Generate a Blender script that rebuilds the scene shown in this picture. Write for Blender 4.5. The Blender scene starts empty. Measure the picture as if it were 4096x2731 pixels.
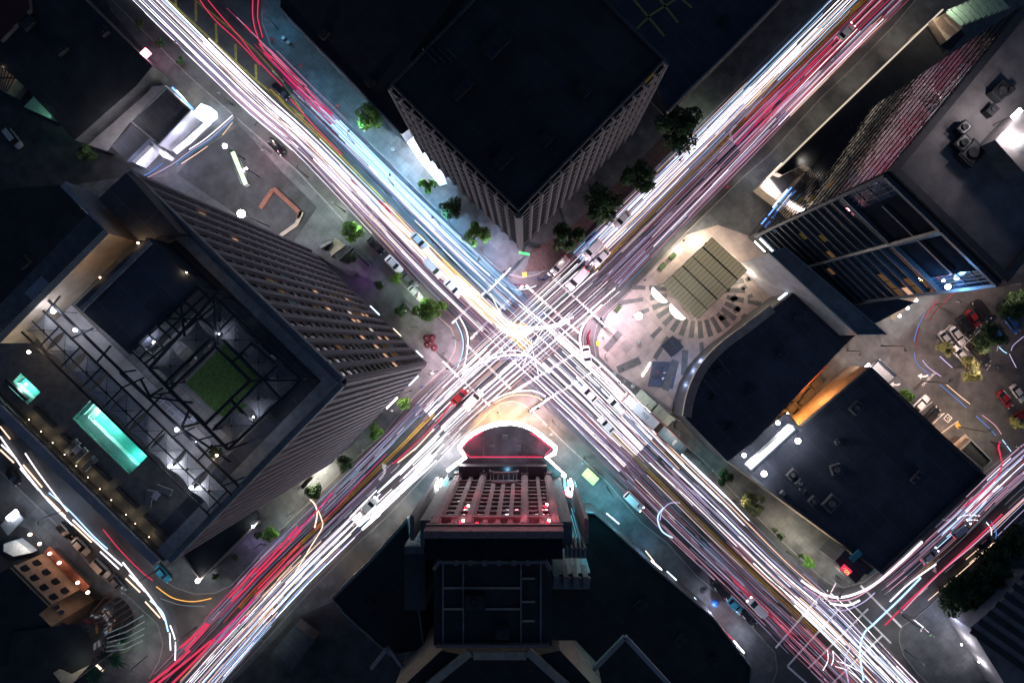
# Night view straight down on a city crossing: avenues full of light trails, towers, plaza, roof pool.
import bpy, bmesh, math, random
from mathutils import Vector, Matrix

random.seed(7)
SC = bpy.context.scene
COL = SC.collection
HC = 150.0            # camera height in metres
PXM = 17.4            # survey pixels per metre on the ground
NX, NY = 2100.0, 1372.0   # survey position right below the camera

def W(px, py, z=0.0):
    """survey position of something at height z -> world x, y, z"""
    k = (1 - z / HC) / PXM
    return Vector(((px - NX) * k, (NY - py) * k, z))

# ------------------------------------------------------------------ camera, sky, moon light
cam = bpy.data.cameras.new('camera')
camo = bpy.data.objects.new('camera', cam)
COL.objects.link(camo)
camo.location = (0, 0, HC)
cam.sensor_width = 36
cam.lens = 36 * HC / (4096 / PXM)
cam.shift_x = (2048 - NX) / 4096
cam.shift_y = (NY - 1365.5) / 4096
cam.clip_end = 2000
SC.camera = camo

wd = bpy.data.worlds.new('World')
SC.world = wd
wd.use_nodes = True
wn = wd.node_tree
sky = wn.nodes.new('ShaderNodeTexSky')
sky.sky_type = 'NISHITA'
sky.sun_disc = False
sky.sun_elevation = math.radians(18)
sky.sun_rotation = math.radians(150)
tint = wn.nodes.new('ShaderNodeMix'); tint.data_type = 'RGBA'; tint.blend_type = 'MULTIPLY'; tint.inputs[0].default_value = 1
tint.inputs[7].default_value = (0.62, 0.85, 1.25, 1)
wn.links.new(sky.outputs[0], tint.inputs[6])
wn.links.new(tint.outputs[2], wn.nodes['Background'].inputs[0])
wn.nodes['Background'].inputs[1].default_value = 0.032
sun = bpy.data.lights.new('moon_sun', 'SUN')
sun.energy = 0.03
sun.angle = math.radians(0.5)
sun.color = (0.8, 0.88, 1.0)
suno = bpy.data.objects.new('moon_sun', sun)
COL.objects.link(suno)
suno.rotation_euler = (math.radians(72), 0, math.radians(-150))
SC.view_settings.view_transform = 'Standard'
SC.view_settings.look = 'None'
SC.view_settings.exposure = 0
SC.view_settings.gamma = 1
SC.cycles.use_denoising = True
SC.cycles.max_bounces = 5
SC.cycles.sample_clamp_indirect = 4

# ------------------------------------------------------------------ materials
MAT = {}
def surf(name, col, rough=0.75, var=0.35, scale=0.6, metal=0.0, bump=0.0, col2=None, spec=0.5, detail=6):
    """a procedural surface: two tones mixed by world-scale noise, a little roughness change and bump"""
    m = bpy.data.materials.new(name)
    m.use_nodes = True
    nt = m.node_tree
    b = nt.nodes['Principled BSDF']
    tc = nt.nodes.new('ShaderNodeTexCoord')
    ns = nt.nodes.new('ShaderNodeTexNoise')
    ns.inputs['Scale'].default_value = scale
    ns.inputs['Detail'].default_value = detail
    ns.inputs['Roughness'].default_value = 0.62
    nt.links.new(tc.outputs['Object'], ns.inputs['Vector'])
    rp = nt.nodes.new('ShaderNodeValToRGB')
    rp.color_ramp.elements[0].position = 0.32
    rp.color_ramp.elements[1].position = 0.68
    c2 = col2 or tuple(min(1, c * (1 + var)) for c in col)
    c1 = tuple(c * (1 - var) for c in col)
    rp.color_ramp.elements[0].color = (*c1, 1)
    rp.color_ramp.elements[1].color = (*c2, 1)
    nt.links.new(ns.outputs['Fac'], rp.inputs['Fac'])
    nt.links.new(rp.outputs['Color'], b.inputs['Base Color'])
    b.inputs['Roughness'].default_value = rough
    b.inputs['Metallic'].default_value = metal
    b.inputs['Specular IOR Level'].default_value = spec
    if bump:
        n2 = nt.nodes.new('ShaderNodeTexNoise')
        n2.inputs['Scale'].default_value = scale * 6
        n2.inputs['Detail'].default_value = 4
        nt.links.new(tc.outputs['Object'], n2.inputs['Vector'])
        bp = nt.nodes.new('ShaderNodeBump')
        bp.inputs['Strength'].default_value = bump
        bp.inputs['Distance'].default_value = 0.05
        nt.links.new(n2.outputs['Fac'], bp.inputs['Height'])
        nt.links.new(bp.outputs['Normal'], b.inputs['Normal'])
    MAT[name] = m
    return m

def seams(m, w=3.2, h=7.0, ang=0.78, depth=0.55):
    nt = m.node_tree; b = nt.nodes['Principled BSDF']; tc = nt.nodes['Texture Coordinate']
    mp = nt.nodes.new('ShaderNodeMapping'); mp.inputs['Rotation'].default_value = (0, 0, ang)
    br = nt.nodes.new('ShaderNodeTexBrick'); br.inputs['Scale'].default_value = 1.0
    br.inputs['Brick Width'].default_value = h; br.inputs['Row Height'].default_value = w; br.inputs['Mortar Size'].default_value = 0.06; br.inputs['Mortar Smooth'].default_value = 0.3
    br.inputs['Color1'].default_value = (1, 1, 1, 1); br.inputs['Color2'].default_value = (0.72, 0.72, 0.76, 1); br.inputs['Mortar'].default_value = (1 + depth, 1 + depth, 1 + depth, 1)
    mx = nt.nodes.new('ShaderNodeMix'); mx.data_type = 'RGBA'; mx.blend_type = 'MULTIPLY'; mx.inputs[0].default_value = 1
    src = b.inputs['Base Color'].links[0].from_socket
    nt.links.new(tc.outputs['Object'], mp.inputs['Vector']); nt.links.new(mp.outputs['Vector'], br.inputs['Vector'])
    nt.links.new(src, mx.inputs[6]); nt.links.new(br.outputs['Color'], mx.inputs[7]); nt.links.new(mx.outputs[2], b.inputs['Base Color'])
    return m

def glow(name, col, strength):
    """something that gives off light"""
    m = bpy.data.materials.new(name)
    m.use_nodes = True
    nt = m.node_tree
    nt.nodes.remove(nt.nodes['Principled BSDF'])
    e = nt.nodes.new('ShaderNodeEmission')
    e.inputs[0].default_value = (*col, 1)
    e.inputs[1].default_value = strength
    nt.links.new(e.outputs[0], nt.nodes['Material Output'].inputs[0])
    MAT[name] = m
    return m

surf('asphalt', (0.06, 0.058, 0.06), 0.55, 0.45, 0.22, bump=0.35, detail=10)
surf('asphalt_worn', (0.06, 0.056, 0.056), 0.6, 0.4, 0.5, bump=0.3, detail=10)
surf('concrete', (0.092, 0.097, 0.102), 0.8, 0.35, 0.35, bump=0.2, detail=10)
surf('concrete_dark', (0.05, 0.052, 0.055), 0.8, 0.4, 0.4)
surf('brick_paving', (0.07, 0.042, 0.04), 0.8, 0.35, 1.5)
surf('plaza_stone', (0.33, 0.27, 0.245), 0.7, 0.18, 0.4)
surf('plaza_dark', (0.085, 0.085, 0.085), 0.65, 0.25, 0.8)
surf('kerb_stone', (0.19, 0.18, 0.18), 0.8, 0.25, 1.0)
surf('paint_white', (0.75, 0.74, 0.72), 0.6, 0.2, 1.8)
surf('paint_yellow', (0.62, 0.36, 0.035), 0.6, 0.3, 1.4)
surf('paint_yellow_worn', (0.3, 0.26, 0.06), 0.7, 0.4, 1.4)
surf('roof_dark', (0.045, 0.048, 0.056), 0.85, 0.4, 0.25, bump=0.2)
surf('roof_black', (0.014, 0.017, 0.021), 0.9, 0.5, 0.2)
surf('roof_navy', (0.036, 0.042, 0.058), 0.8, 0.35, 0.2)
for q in ('roof_dark', 'roof_black', 'roof_navy'): seams(MAT[q])
seams(MAT['concrete'], 1.9, 1.9, 0.78, -0.35)
seams(MAT['plaza_stone'], 2.4, 2.4, 0.78, -0.3)
surf('roof_grey', (0.12, 0.113, 0.117), 0.85, 0.35, 0.3, bump=0.2)
surf('coping', (0.15, 0.16, 0.17), 0.7, 0.3, 0.8)
surf('coping_warm', (0.28, 0.23, 0.19), 0.7, 0.25, 0.8)
surf('pier_mauve', (0.105, 0.09, 0.112), 0.75, 0.15, 0.8)
surf('pier_pale', (0.13, 0.112, 0.122), 0.75, 0.15, 1.0)
surf('spandrel_dark', (0.026, 0.027, 0.032), 0.6, 0.3, 0.8)
surf('stone_deco', (0.15, 0.108, 0.108), 0.8, 0.3, 1.2, bump=0.3)
surf('stone_deco_cool', (0.13, 0.14, 0.14), 0.8, 0.3, 1.2, bump=0.3)
surf('glass_dark', (0.012, 0.014, 0.018), 0.08, 0.3, 0.4, spec=0.9)
def wavy(name, col):
    m = surf(name, col, 0.04, 0.3, 0.4, spec=1.0)
    nt = m.node_tree; b = nt.nodes['Principled BSDF']; tc = nt.nodes['Texture Coordinate']
    n2 = nt.nodes.new('ShaderNodeTexNoise'); n2.inputs['Scale'].default_value = 0.55; n2.inputs['Detail'].default_value = 2
    bp = nt.nodes.new('ShaderNodeBump'); bp.inputs['Strength'].default_value = 0.6; bp.inputs['Distance'].default_value = 0.12
    nt.links.new(tc.outputs['Object'], n2.inputs['Vector']); nt.links.new(n2.outputs['Fac'], bp.inputs['Height']); nt.links.new(bp.outputs['Normal'], b.inputs['Normal'])
wavy('glass_wavy', (0.012, 0.014, 0.018))
surf('recess_black', (0.012, 0.014, 0.02), 0.95, 0.3, 0.5, spec=0.0)
surf('stucco_tan', (0.17, 0.125, 0.09), 0.85, 0.2, 0.8)
surf('yard_dark', (0.035, 0.036, 0.04), 0.85, 0.5, 0.3, bump=0.2)
surf('glass_blue', (0.016, 0.026, 0.05), 0.12, 0.5, 0.35, spec=0.9)
surf('metal_dark', (0.03, 0.032, 0.036), 0.45, 0.3, 2.0, metal=0.5)
surf('metal_grey', (0.22, 0.23, 0.24), 0.45, 0.25, 2.0, metal=0.4)
surf('metal_white', (0.6, 0.6, 0.6), 0.4, 0.12, 2.0)
surf('terracotta', (0.18, 0.07, 0.05), 0.8, 0.35, 2.0)
surf('stucco_cream', (0.34, 0.28, 0.22), 0.85, 0.2, 0.8)
surf('stucco_grey', (0.26, 0.25, 0.26), 0.85, 0.2, 0.5)
surf('stucco_green', (0.2, 0.32, 0.25), 0.85, 0.2, 0.5)
surf('deck_tile', (0.11, 0.105, 0.1), 0.7, 0.3, 1.2)
surf('deck_light', (0.36, 0.35, 0.37), 0.75, 0.2, 0.7)
surf('lawn', (0.045, 0.11, 0.025), 0.9, 0.45, 3.0, bump=0.6)
surf('fabric_white', (0.33, 0.33, 0.33), 0.9, 0.1, 0.6)
surf('fabric_dark', (0.085, 0.09, 0.10), 0.9, 0.2, 1.0)
surf('louvre_metal', (0.07, 0.078, 0.095), 0.45, 0.25, 2.0, metal=0.3)
surf('fabric_red', (0.05, 0.005, 0.011), 0.9, 0.3, 2.5)
surf('canvas_green', (0.45, 0.62, 0.2), 0.8, 0.15, 1.0)
surf('pool_tile', (0.10, 0.55, 0.47), 0.4, 0.14, 1.0)
surf('pool_tile_pale', (0.42, 0.75, 0.66), 0.4, 0.12, 1.0)
surf('bark', (0.08, 0.055, 0.04), 0.9, 0.4, 4.0)
surf('leaf_green', (0.10, 0.22, 0.035), 0.7, 0.55, 1.1, spec=0.3)
surf('leaf_deep', (0.028, 0.06, 0.018), 0.7, 0.5, 1.1, spec=0.3)
surf('leaf_olive', (0.20, 0.20, 0.07), 0.7, 0.4, 1.1, spec=0.3)
surf('leaf_palm', (0.05, 0.16, 0.07), 0.6, 0.4, 1.5, spec=0.4)
surf('paint_carwhite', (0.72, 0.71, 0.72), 0.25, 0.04, 1.0)
surf('paint_carsilver', (0.42, 0.41, 0.4), 0.28, 0.06, 1.0, metal=0.3)
surf('paint_carblack', (0.012, 0.012, 0.014), 0.18, 0.2, 1.0)
surf('paint_cargrey', (0.12, 0.125, 0.13), 0.25, 0.1, 1.0, metal=0.3)
surf('paint_carred', (0.16, 0.012, 0.014), 0.22, 0.15, 1.0)
surf('paint_carblue', (0.02, 0.07, 0.22), 0.22, 0.15, 1.0)
surf('paint_carteal', (0.03, 0.22, 0.32), 0.22, 0.15, 1.0)
surf('paint_carbeige', (0.42, 0.36, 0.29), 0.28, 0.08, 1.0)
surf('paint_busred', (0.35, 0.02, 0.025), 0.3, 0.15, 1.0)
surf('busroof', (0.38, 0.42, 0.48), 0.5, 0.15, 0.8)
surf('busroof_dim', (0.10, 0.17, 0.22), 0.5, 0.2, 0.8)
surf('tyre', (0.015, 0.015, 0.015), 0.85, 0.2, 3.0)
surf('rim', (0.35, 0.35, 0.36), 0.35, 0.1, 3.0, metal=0.8)
surf('lamp_off', (0.55, 0.5, 0.45), 0.2, 0.05, 2.0)
surf('tail_off', (0.2, 0.01, 0.01), 0.2, 0.1, 2.0)
surf('skin', (0.42, 0.26, 0.2), 0.6, 0.1, 5.0)
surf('cloth_dark', (0.03, 0.03, 0.04), 0.9, 0.3, 4.0)
surf('cloth_blue', (0.02, 0.06, 0.3), 0.9, 0.2, 4.0)
surf('cloth_white', (0.55, 0.55, 0.55), 0.9, 0.1, 4.0)
surf('cloth_red', (0.4, 0.03, 0.03), 0.9, 0.2, 4.0)
surf('sign_black', (0.02, 0.02, 0.03), 0.5, 0.2, 1.0)
surf('sign_pale', (0.25, 0.26, 0.34), 0.6, 0.15, 1.0)
surf('blue_mat', (0.05, 0.065, 0.1), 0.8, 0.25, 0.8)
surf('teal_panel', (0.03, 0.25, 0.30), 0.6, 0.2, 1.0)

TR = {  # colours of vehicle lights
    'white': ((0.95, 0.93, 1.0), 2.2), 'white_hot': ((1.0, 0.95, 1.0), 5.5), 'warm': ((1.0, 0.68, 0.48), 2.0), 'blue_white': ((0.42, 0.68, 1.0), 2.0),
    'lavender': ((0.70, 0.62, 1.0), 0.9), 'pink': ((1.0, 0.52, 0.72), 0.9), 'red': ((0.92, 0.055, 0.14), 0.85), 'dim_red': ((0.75, 0.03, 0.07), 0.4),
    'blue': ((0.14, 0.36, 1.0), 0.8), 'grey': ((0.55, 0.62, 0.8), 0.3), 'amber': ((1.0, 0.5, 0.10), 1.4), 'magenta': ((0.9, 0.04, 0.3), 0.8), 'yellow_hot': ((1.0, 0.72, 0.28), 2.2), 'faint': ((0.66, 0.62, 1.0), 0.4), 'faint_pink': ((1.0, 0.45, 0.66), 0.38), 'faint_blue': ((0.16, 0.52, 1.0), 0.46),
}
for k, (c, s) in TR.items():
    glow('trail_' + k, c, s)
glow('bulb_white', (1, 0.97, 1.0), 40)
glow('bulb_warm', (1, 0.72, 0.42), 30)
glow('bulb_cool', (0.6, 0.85, 1.0), 30)
glow('bulb_small', (1, 0.95, 0.95), 12)
glow('bulb_lantern', (1, 0.66, 0.45), 9)
glow('headlight_on', (1, 0.97, 1), 14)
glow('taillight_on', (1, 0.02, 0.05), 3)
glow('neon_white', (1.0, 0.9, 0.93), 26)
glow('neon_red', (1.0, 0.05, 0.14), 1.8)
glow('neon_pink', (1.0, 0.25, 0.4), 6)
glow('neon_cyan', (0.12, 0.85, 1.0), 4)
glow('neon_blue', (0.12, 0.3, 1.0), 3)
glow('neon_bluewhite', (0.65, 0.82, 1.0), 4)
glow('neon_green', (0.10, 1.0, 0.25), 2)
glow('sign_red', (1.0, 0.05, 0.13), 0.9)
glow('sign_yellow', (1.0, 0.8, 0.25), 1.0)
glow('window_warm', (1.0, 0.55, 0.33), 0.75)
glow('window_pale', (1.0, 0.80, 0.7), 0.8)
glow('window_dim', (0.8, 0.42, 0.18), 0.13)
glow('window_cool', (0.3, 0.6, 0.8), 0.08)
glow('window_yellow', (0.9, 0.62, 0.16), 0.06)
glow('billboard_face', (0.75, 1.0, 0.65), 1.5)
glow('billboard_glow', (0.9, 0.93, 1.0), 1.6)
glow('strip_warm', (1.0, 0.82, 0.62), 2.2)
glow('cornice_glow', (1.0, 0.84, 0.66), 0.8)
glow('shell_lit', (1.0, 0.95, 0.9), 3.0)

# ------------------------------------------------------------------ building blocks
LAMP_GAIN = 2.4
LOC = {}   # world position of every object a mesh may hang under

class MB:
    """collects shapes for ONE mesh object, in world coordinates"""
    def __init__(s):
        s.v = []; s.f = []
    def face(s, pts):
        n = len(s.v); s.v += [Vector(p) for p in pts]; s.f.append(tuple(range(n, n + len(pts)))); return s
    def prism(s, pts, z0, z1):
        pts = [(p[0], p[1]) for p in pts]
        ar = sum(pts[i][0] * pts[(i + 1) % len(pts)][1] - pts[(i + 1) % len(pts)][0] * pts[i][1] for i in range(len(pts)))
        if ar < 0: pts = pts[::-1]
        n = len(s.v); k = len(pts)
        s.v += [Vector((x, y, z0)) for x, y in pts] + [Vector((x, y, z1)) for x, y in pts]
        s.f.append(tuple(range(n + k - 1, n - 1, -1))); s.f.append(tuple(range(n + k, n + 2 * k)))
        for i in range(k):
            j = (i + 1) % k
            s.f.append((n + i, n + j, n + k + j, n + k + i))
        return s
    def beam(s, a, b, w, h, up=(0, 0, 1)):
        a, b = Vector(a), Vector(b)
        d = (b - a).normalized(); u = Vector(up)
        if abs(d.dot(u)) > 0.98: u = Vector((1, 0, 0))
        r = d.cross(u).normalized() * (w / 2); t = r.cross(d).normalized() * (h / 2)
        n = len(s.v)
        for p in (a, b):
            s.v += [p - r - t, p + r - t, p + r + t, p - r + t]
        s.f += [(n + 3, n + 2, n + 1, n), (n + 4, n + 5, n + 6, n + 7)]
        for i in range(4):
            j = (i + 1) % 4
            s.f.append((n + i, n + j, n + 4 + j, n + 4 + i))
        return s
    def box(s, c, sx, sy, z0, z1, ang=0):
        ca, sa = math.cos(ang), math.sin(ang)
        pts = [(c[0] + x * ca - y * sa, c[1] + x * sa + y * ca) for x, y in ((-sx / 2, -sy / 2), (sx / 2, -sy / 2), (sx / 2, sy / 2), (-sx / 2, sy / 2))]
        return s.prism(pts, z0, z1)
    def lathe(s, prof, c=(0, 0, 0), n=12):
        b = len(s.v); k = len(prof)
        for i in range(n):
            a = 2 * math.pi * i / n
            for r, z in prof:
                s.v.append(Vector((c[0] + r * math.cos(a), c[1] + r * math.sin(a), c[2] + z)))
        for i in range(n):
            j = (i + 1) % n
            for q in range(k - 1):
                s.f.append((b + i * k + q, b + j * k + q, b + j * k + q + 1, b + i * k + q + 1))
        return s
    def tube(s, path, rad, n=6):
        path = [Vector(p) for p in path]
        rs = rad if isinstance(rad, (list, tuple)) else [rad] * len(path)
        b = len(s.v)
        for i, p in enumerate(path):
            d = (path[min(i + 1, len(path) - 1)] - path[max(i - 1, 0)]).normalized()
            u = Vector((0, 0, 1)) if abs(d.z) < 0.9 else Vector((1, 0, 0))
            r = d.cross(u).normalized(); t = r.cross(d).normalized()
            for q in range(n):
                a = 2 * math.pi * q / n
                s.v.append(p + (r * math.cos(a) + t * math.sin(a)) * rs[i])
        for i in range(len(path) - 1):
            for q in range(n):
                q2 = (q + 1) % n
                s.f.append((b + i * n + q, b + i * n + q2, b + (i + 1) * n + q2, b + (i + 1) * n + q))
        s.f.append(tuple(b + q for q in range(n))[::-1])
        e = b + (len(path) - 1) * n
        s.f.append(tuple(e + q for q in range(n)))
        return s
    def strip(s, path, w, h, z):
        """flat bar following a plan path (x, y): used for painted lines and light trails"""
        path = [Vector((p[0], p[1], 0)) for p in path]
        n = len(s.v); k = len(path)
        for i, p in enumerate(path):
            d = (path[min(i + 1, k - 1)] - path[max(i - 1, 0)]).normalized()
            r = Vector((d.y, -d.x, 0)) * (w / 2)
            zz = z[i] if isinstance(z, (list, tuple)) else z
            up = Vector((0, 0, zz)); dn = Vector((0, 0, zz - h))
            s.v += [p - r + up, p + r + up, p + r + dn, p - r + dn]
        for i in range(k - 1):
            a = n + 4 * i; b = a + 4
            s.f += [(a + 1, b + 1, b, a), (a + 2, b + 2, b + 1, a + 1), (a + 3, b + 3, b + 2, a + 2), (a, b, b + 3, a + 3)]
        s.f += [(n, n + 3, n + 2, n + 1)]
        e = n + 4 * (k - 1)
        s.f += [(e, e + 1, e + 2, e + 3)]
        return s
    def ball(s, c, r, nu=10, nv=6, sz=1.0):
        prof = [(max(0.001, r * math.sin(math.pi * i / nv)), -r * sz * math.cos(math.pi * i / nv)) for i in range(nv + 1)]
        return s.lathe(prof, c, nu)
    def build(s, name, mat, parent=None, smooth=False):
        off = LOC.get(parent.name, Vector((0, 0, 0))) if parent else None
        vs = s.v
        if off is None:
            # a thing that is one mesh keeps its origin at its own base
            xs = [v.x for v in vs]; ys = [v.y for v in vs]; zs = [v.z for v in vs]
            off = Vector(((min(xs) + max(xs)) / 2, (min(ys) + max(ys)) / 2, min(zs)))
            at = off
        else:
            at = Vector((0, 0, 0))
        me = bpy.data.meshes.new(name)
        me.from_pydata([v - off for v in vs], [], s.f)
        me.update()
        bm = bmesh.new(); bm.from_mesh(me); bmesh.ops.recalc_face_normals(bm, faces=bm.faces); bm.to_mesh(me); bm.free()
        if smooth:
            for p in me.polygons: p.use_smooth = True
        me.materials.append(MAT[mat] if isinstance(mat, str) else mat)
        o = bpy.data.objects.new(name, me)
        COL.objects.link(o)
        o.location = at
        if parent:
            o.parent = parent
        LOC[o.name] = off
        return o

def tag(o, label, cat, group=None, kind=None):
    o['label'] = label; o['category'] = cat
    if group: o['group'] = group
    if kind: o['kind'] = kind
    return o
def thing(name, label, cat, loc=(0, 0, 0), group=None):
    o = bpy.data.objects.new(name, None)
    COL.objects.link(o)
    o.empty_display_size = 0.5
    o.location = loc
    LOC[o.name] = Vector(loc)
    return tag(o, label, cat, group)
def struct(o):
    o['kind'] = 'structure'
    return o
def copy_tree(o, parent=None):
    c = o.copy(); COL.objects.link(c)
    if parent: c.parent = parent
    for ch in list(o.children): copy_tree(ch, c)
    return c
def paint(o, mat):
    o.material_slots[0].link = 'OBJECT'
    o.material_slots[0].material = MAT[mat]
def plan(pts, z=0.0):
    return [W(x, y, z) for x, y in pts]
def lamp_light(parent, at, col, power, r=0.3, spot=None, name='lamp_light', aim=None):
    l = bpy.data.lights.new(name, 'SPOT' if spot else 'POINT')
    l.energy = power * LAMP_GAIN; l.color = col; l.shadow_soft_size = r
    if spot: l.spot_size = math.radians(spot); l.spot_blend = 0.6
    o = bpy.data.objects.new(name, l); COL.objects.link(o)
    o.location = Vector(at) - LOC.get(parent.name, Vector((0, 0, 0)))
    o.parent = parent
    if aim is not None:
        o.rotation_euler = (Vector(aim) - Vector(at)).to_track_quat('-Z', 'Y').to_euler()
    return o
def text_mesh(body, size, depth=0.02):
    cu = bpy.data.curves.new('lettering', 'FONT')
    cu.body = body; cu.size = size; cu.extrude = depth / 2; cu.align_x = 'CENTER'; cu.align_y = 'CENTER'
    o = bpy.data.objects.new('lettering', cu); COL.objects.link(o)
    bpy.context.view_layer.update()
    me = bpy.data.meshes.new_from_object(o.evaluated_get(bpy.context.evaluated_depsgraph_get()))
    bpy.data.objects.remove(o); bpy.data.curves.remove(cu)
    return me
def add_mesh(name, me, mat, parent=None, loc=(0, 0, 0), rot=(0, 0, 0)):
    me.materials.clear(); me.materials.append(MAT[mat])
    o = bpy.data.objects.new(name, me); COL.objects.link(o)
    o.rotation_euler = rot
    if parent:
        o.parent = parent; o.location = Vector(loc) - LOC.get(parent.name, Vector((0, 0, 0)))
    else:
        o.location = loc
    LOC[o.name] = Vector(loc)
    return o
def smooth_path(pts, step=4):
    """Catmull-Rom through plan points"""
    P = [Vector((p[0], p[1])) for p in pts]
    if len(P) < 3: return P
    out = []
    for i in range(len(P) - 1):
        p0 = P[max(i - 1, 0)]; p1 = P[i]; p2 = P[i + 1]; p3 = P[min(i + 2, len(P) - 1)]
        for q in range(step):
            t = q / step
            out.append(0.5 * ((2 * p1) + (p2 - p0) * t + (2 * p0 - 5 * p1 + 4 * p2 - p3) * t * t + (3 * p1 - p0 - 3 * p2 + p3) * t ** 3))
    out.append(P[-1])
    return out
surf('shelter_glass', (0.2, 0.225, 0.19), 0.5, 0.2, 1.0)
surf('court_stone', (0.22, 0.22, 0.23), 0.75, 0.25, 0.8)
seams(MAT['court_stone'], 1.2, 1.2, 0.78, -0.4)
def frosted():
    m = surf('frosted_glass', (0.42, 0.43, 0.37), 0.5, 0.1, 0.8)
    nt = m.node_tree; t = nt.nodes.new('ShaderNodeBsdfTranslucent'); t.inputs[0].default_value = (0.72, 0.7, 0.58, 1)
    mx = nt.nodes.new('ShaderNodeMixShader'); mx.inputs[0].default_value = 0.6
    nt.links.new(nt.nodes['Principled BSDF'].outputs[0], mx.inputs[1]); nt.links.new(t.outputs[0], mx.inputs[2]); nt.links.new(mx.outputs[0], nt.nodes['Material Output'].inputs[0])
frosted()
def water_material():
    m = bpy.data.materials.new('pool_water'); m.use_nodes = True
    nt = m.node_tree; nt.nodes.remove(nt.nodes['Principled BSDF'])
    tr = nt.nodes.new('ShaderNodeBsdfTransparent'); tr.inputs[0].default_value = (0.78, 1, 0.97, 1)
    gl = nt.nodes.new('ShaderNodeBsdfGlossy'); gl.inputs['Roughness'].default_value = 0.05
    mx = nt.nodes.new('ShaderNodeMixShader'); mx.inputs[0].default_value = 0.04
    ns = nt.nodes.new('ShaderNodeTexNoise'); ns.inputs['Scale'].default_value = 2.0
    bp = nt.nodes.new('ShaderNodeBump'); bp.inputs['Strength'].default_value = 0.15
    nt.links.new(ns.outputs['Fac'], bp.inputs['Height']); nt.links.new(bp.outputs['Normal'], gl.inputs['Normal'])
    nt.links.new(tr.outputs[0], mx.inputs[1]); nt.links.new(gl.outputs[0], mx.inputs[2])
    nt.links.new(mx.outputs[0], nt.nodes['Material Output'].inputs[0])
    MAT['pool_water'] = m
water_material()
# ------------------------------------------------------------------ ground, road, pavements
g = MB().face([(-1500, -1500, 0), (1500, -1500, 0), (1500, 1500, 0), (-1500, 1500, 0)]).build('ground_road', 'asphalt')
struct(g)

BLOCKS = {
 'north_pavement': [(1046,-300),(1046,44),(1050,100),(1081,183),(1137,242),(1300,407),(1557,649),(1640,735),(1960,1050),(2020,1095),(2090,1112),(2150,1100),(2200,1070),(2353,944),(2614,683),(2788,514),(3072,231),(3203,96),(3600,-300)],
 'west_pavement': [(150,-300),(450,0),(758,305),(1190,683),(1669,1197),(1760,1270),(1805,1310),(1824,1360),(1822,1400),(1786,1466),(1669,1575),(1534,1736),(1407,1849),(1303,1950),(1150,2092),(1024,2235),(930,2340),(860,2372),(780,2376),(700,2350),(640,2310),(605,2257),(392,2037),(0,1653),(-300,1380),(-300,-300)],
 'south_pavement': [(1830,1760),(1917,1688),(1960,1640),(2000,1612),(2048,1601),(2092,1614),(2135,1645),(2257,1767),(2431,1928),(2566,2087),(2671,2170),(2788,2301),(2941,2427),(3067,2571),(3102,2610),(3110,2680),(3080,2760),(3000,3000),(660,3000),(800,2850),(900,2731),(1024,2600),(1230,2370),(1440,2160),(1550,2061),(1700,1900)],
 'east_pavement': [(3960,-300),(3660,0),(3564,113),(3403,279),(3281,392),(3072,623),(2984,696),(2745,927),(2566,1118),(2422,1253),(2385,1300),(2372,1360),(2383,1430),(2440,1488),(2510,1558),(2714,1758),(2810,1841),(2954,1993),(3072,2113),(3281,2309),(3330,2340),(3377,2350),(3455,2327),(3660,2170),(3769,2074),(3921,1902),(4096,1770),(4500,1400),(4500,-300)],
 'south_east_pavement': [(3700,3000),(3720,2740),(3669,2693),(3616,2627),(3595,2570),(3595,2527),(3612,2497),(3664,2466),(3943,2222),(4096,2074),(4500,1700),(4500,3000)],
 'south_west_pavement': [(-300,1600),(0,1880),(218,2083),(392,2292),(500,2370),(632,2492),(655,2570),(640,2640),(600,2710),(460,3000),(-300,3000)],
}
BMAT = {'north_pavement': 'concrete', 'west_pavement': 'concrete', 'south_pavement': 'concrete', 'east_pavement': 'concrete'}
for nm, pts in BLOCKS.items():
    p = plan(pts)
    struct(MB().prism(p, -0.1, 0.13).build(nm, BMAT.get(nm, 'concrete')))
    # kerb stones: a lip along the street side, 3 mm proud of the slab
    inner = [q for q in p]
    cut = [i for i in range(len(pts)) if -250 < pts[i][0] < 4400 and -250 < pts[i][1] < 2950]
    ring = []
    n = len(pts)
    start = next((i for i in range(n) if i not in cut and (i + 1) % n in cut), None)
    seq = [(start + 1 + q) % n for q in range(len(cut))] if start is not None else cut
    seq = [i for i in seq if i in cut]
    cen = sum((Vector((q.x, q.y)) for q in p), Vector((0, 0))) / n
    pth = [Vector((p[i].x, p[i].y)) for i in seq]
    # shift the lip 0.1 m to the block side
    area = sum(p[i].x * p[(i + 1) % n].y - p[(i + 1) % n].x * p[i].y for i in range(n))
    sgn = 1 if area > 0 else -1
    sh = []
    for i, q in enumerate(pth):
        d = (pth[min(i + 1, len(pth) - 1)] - pth[max(i - 1, 0)]).normalized()
        sh.append(q + Vector((-d.y, d.x)) * 0.1 * sgn)
    struct(MB().strip(sh, 0.26, 0.12, 0.137).build('kerb', 'kerb_stone'))

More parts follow.
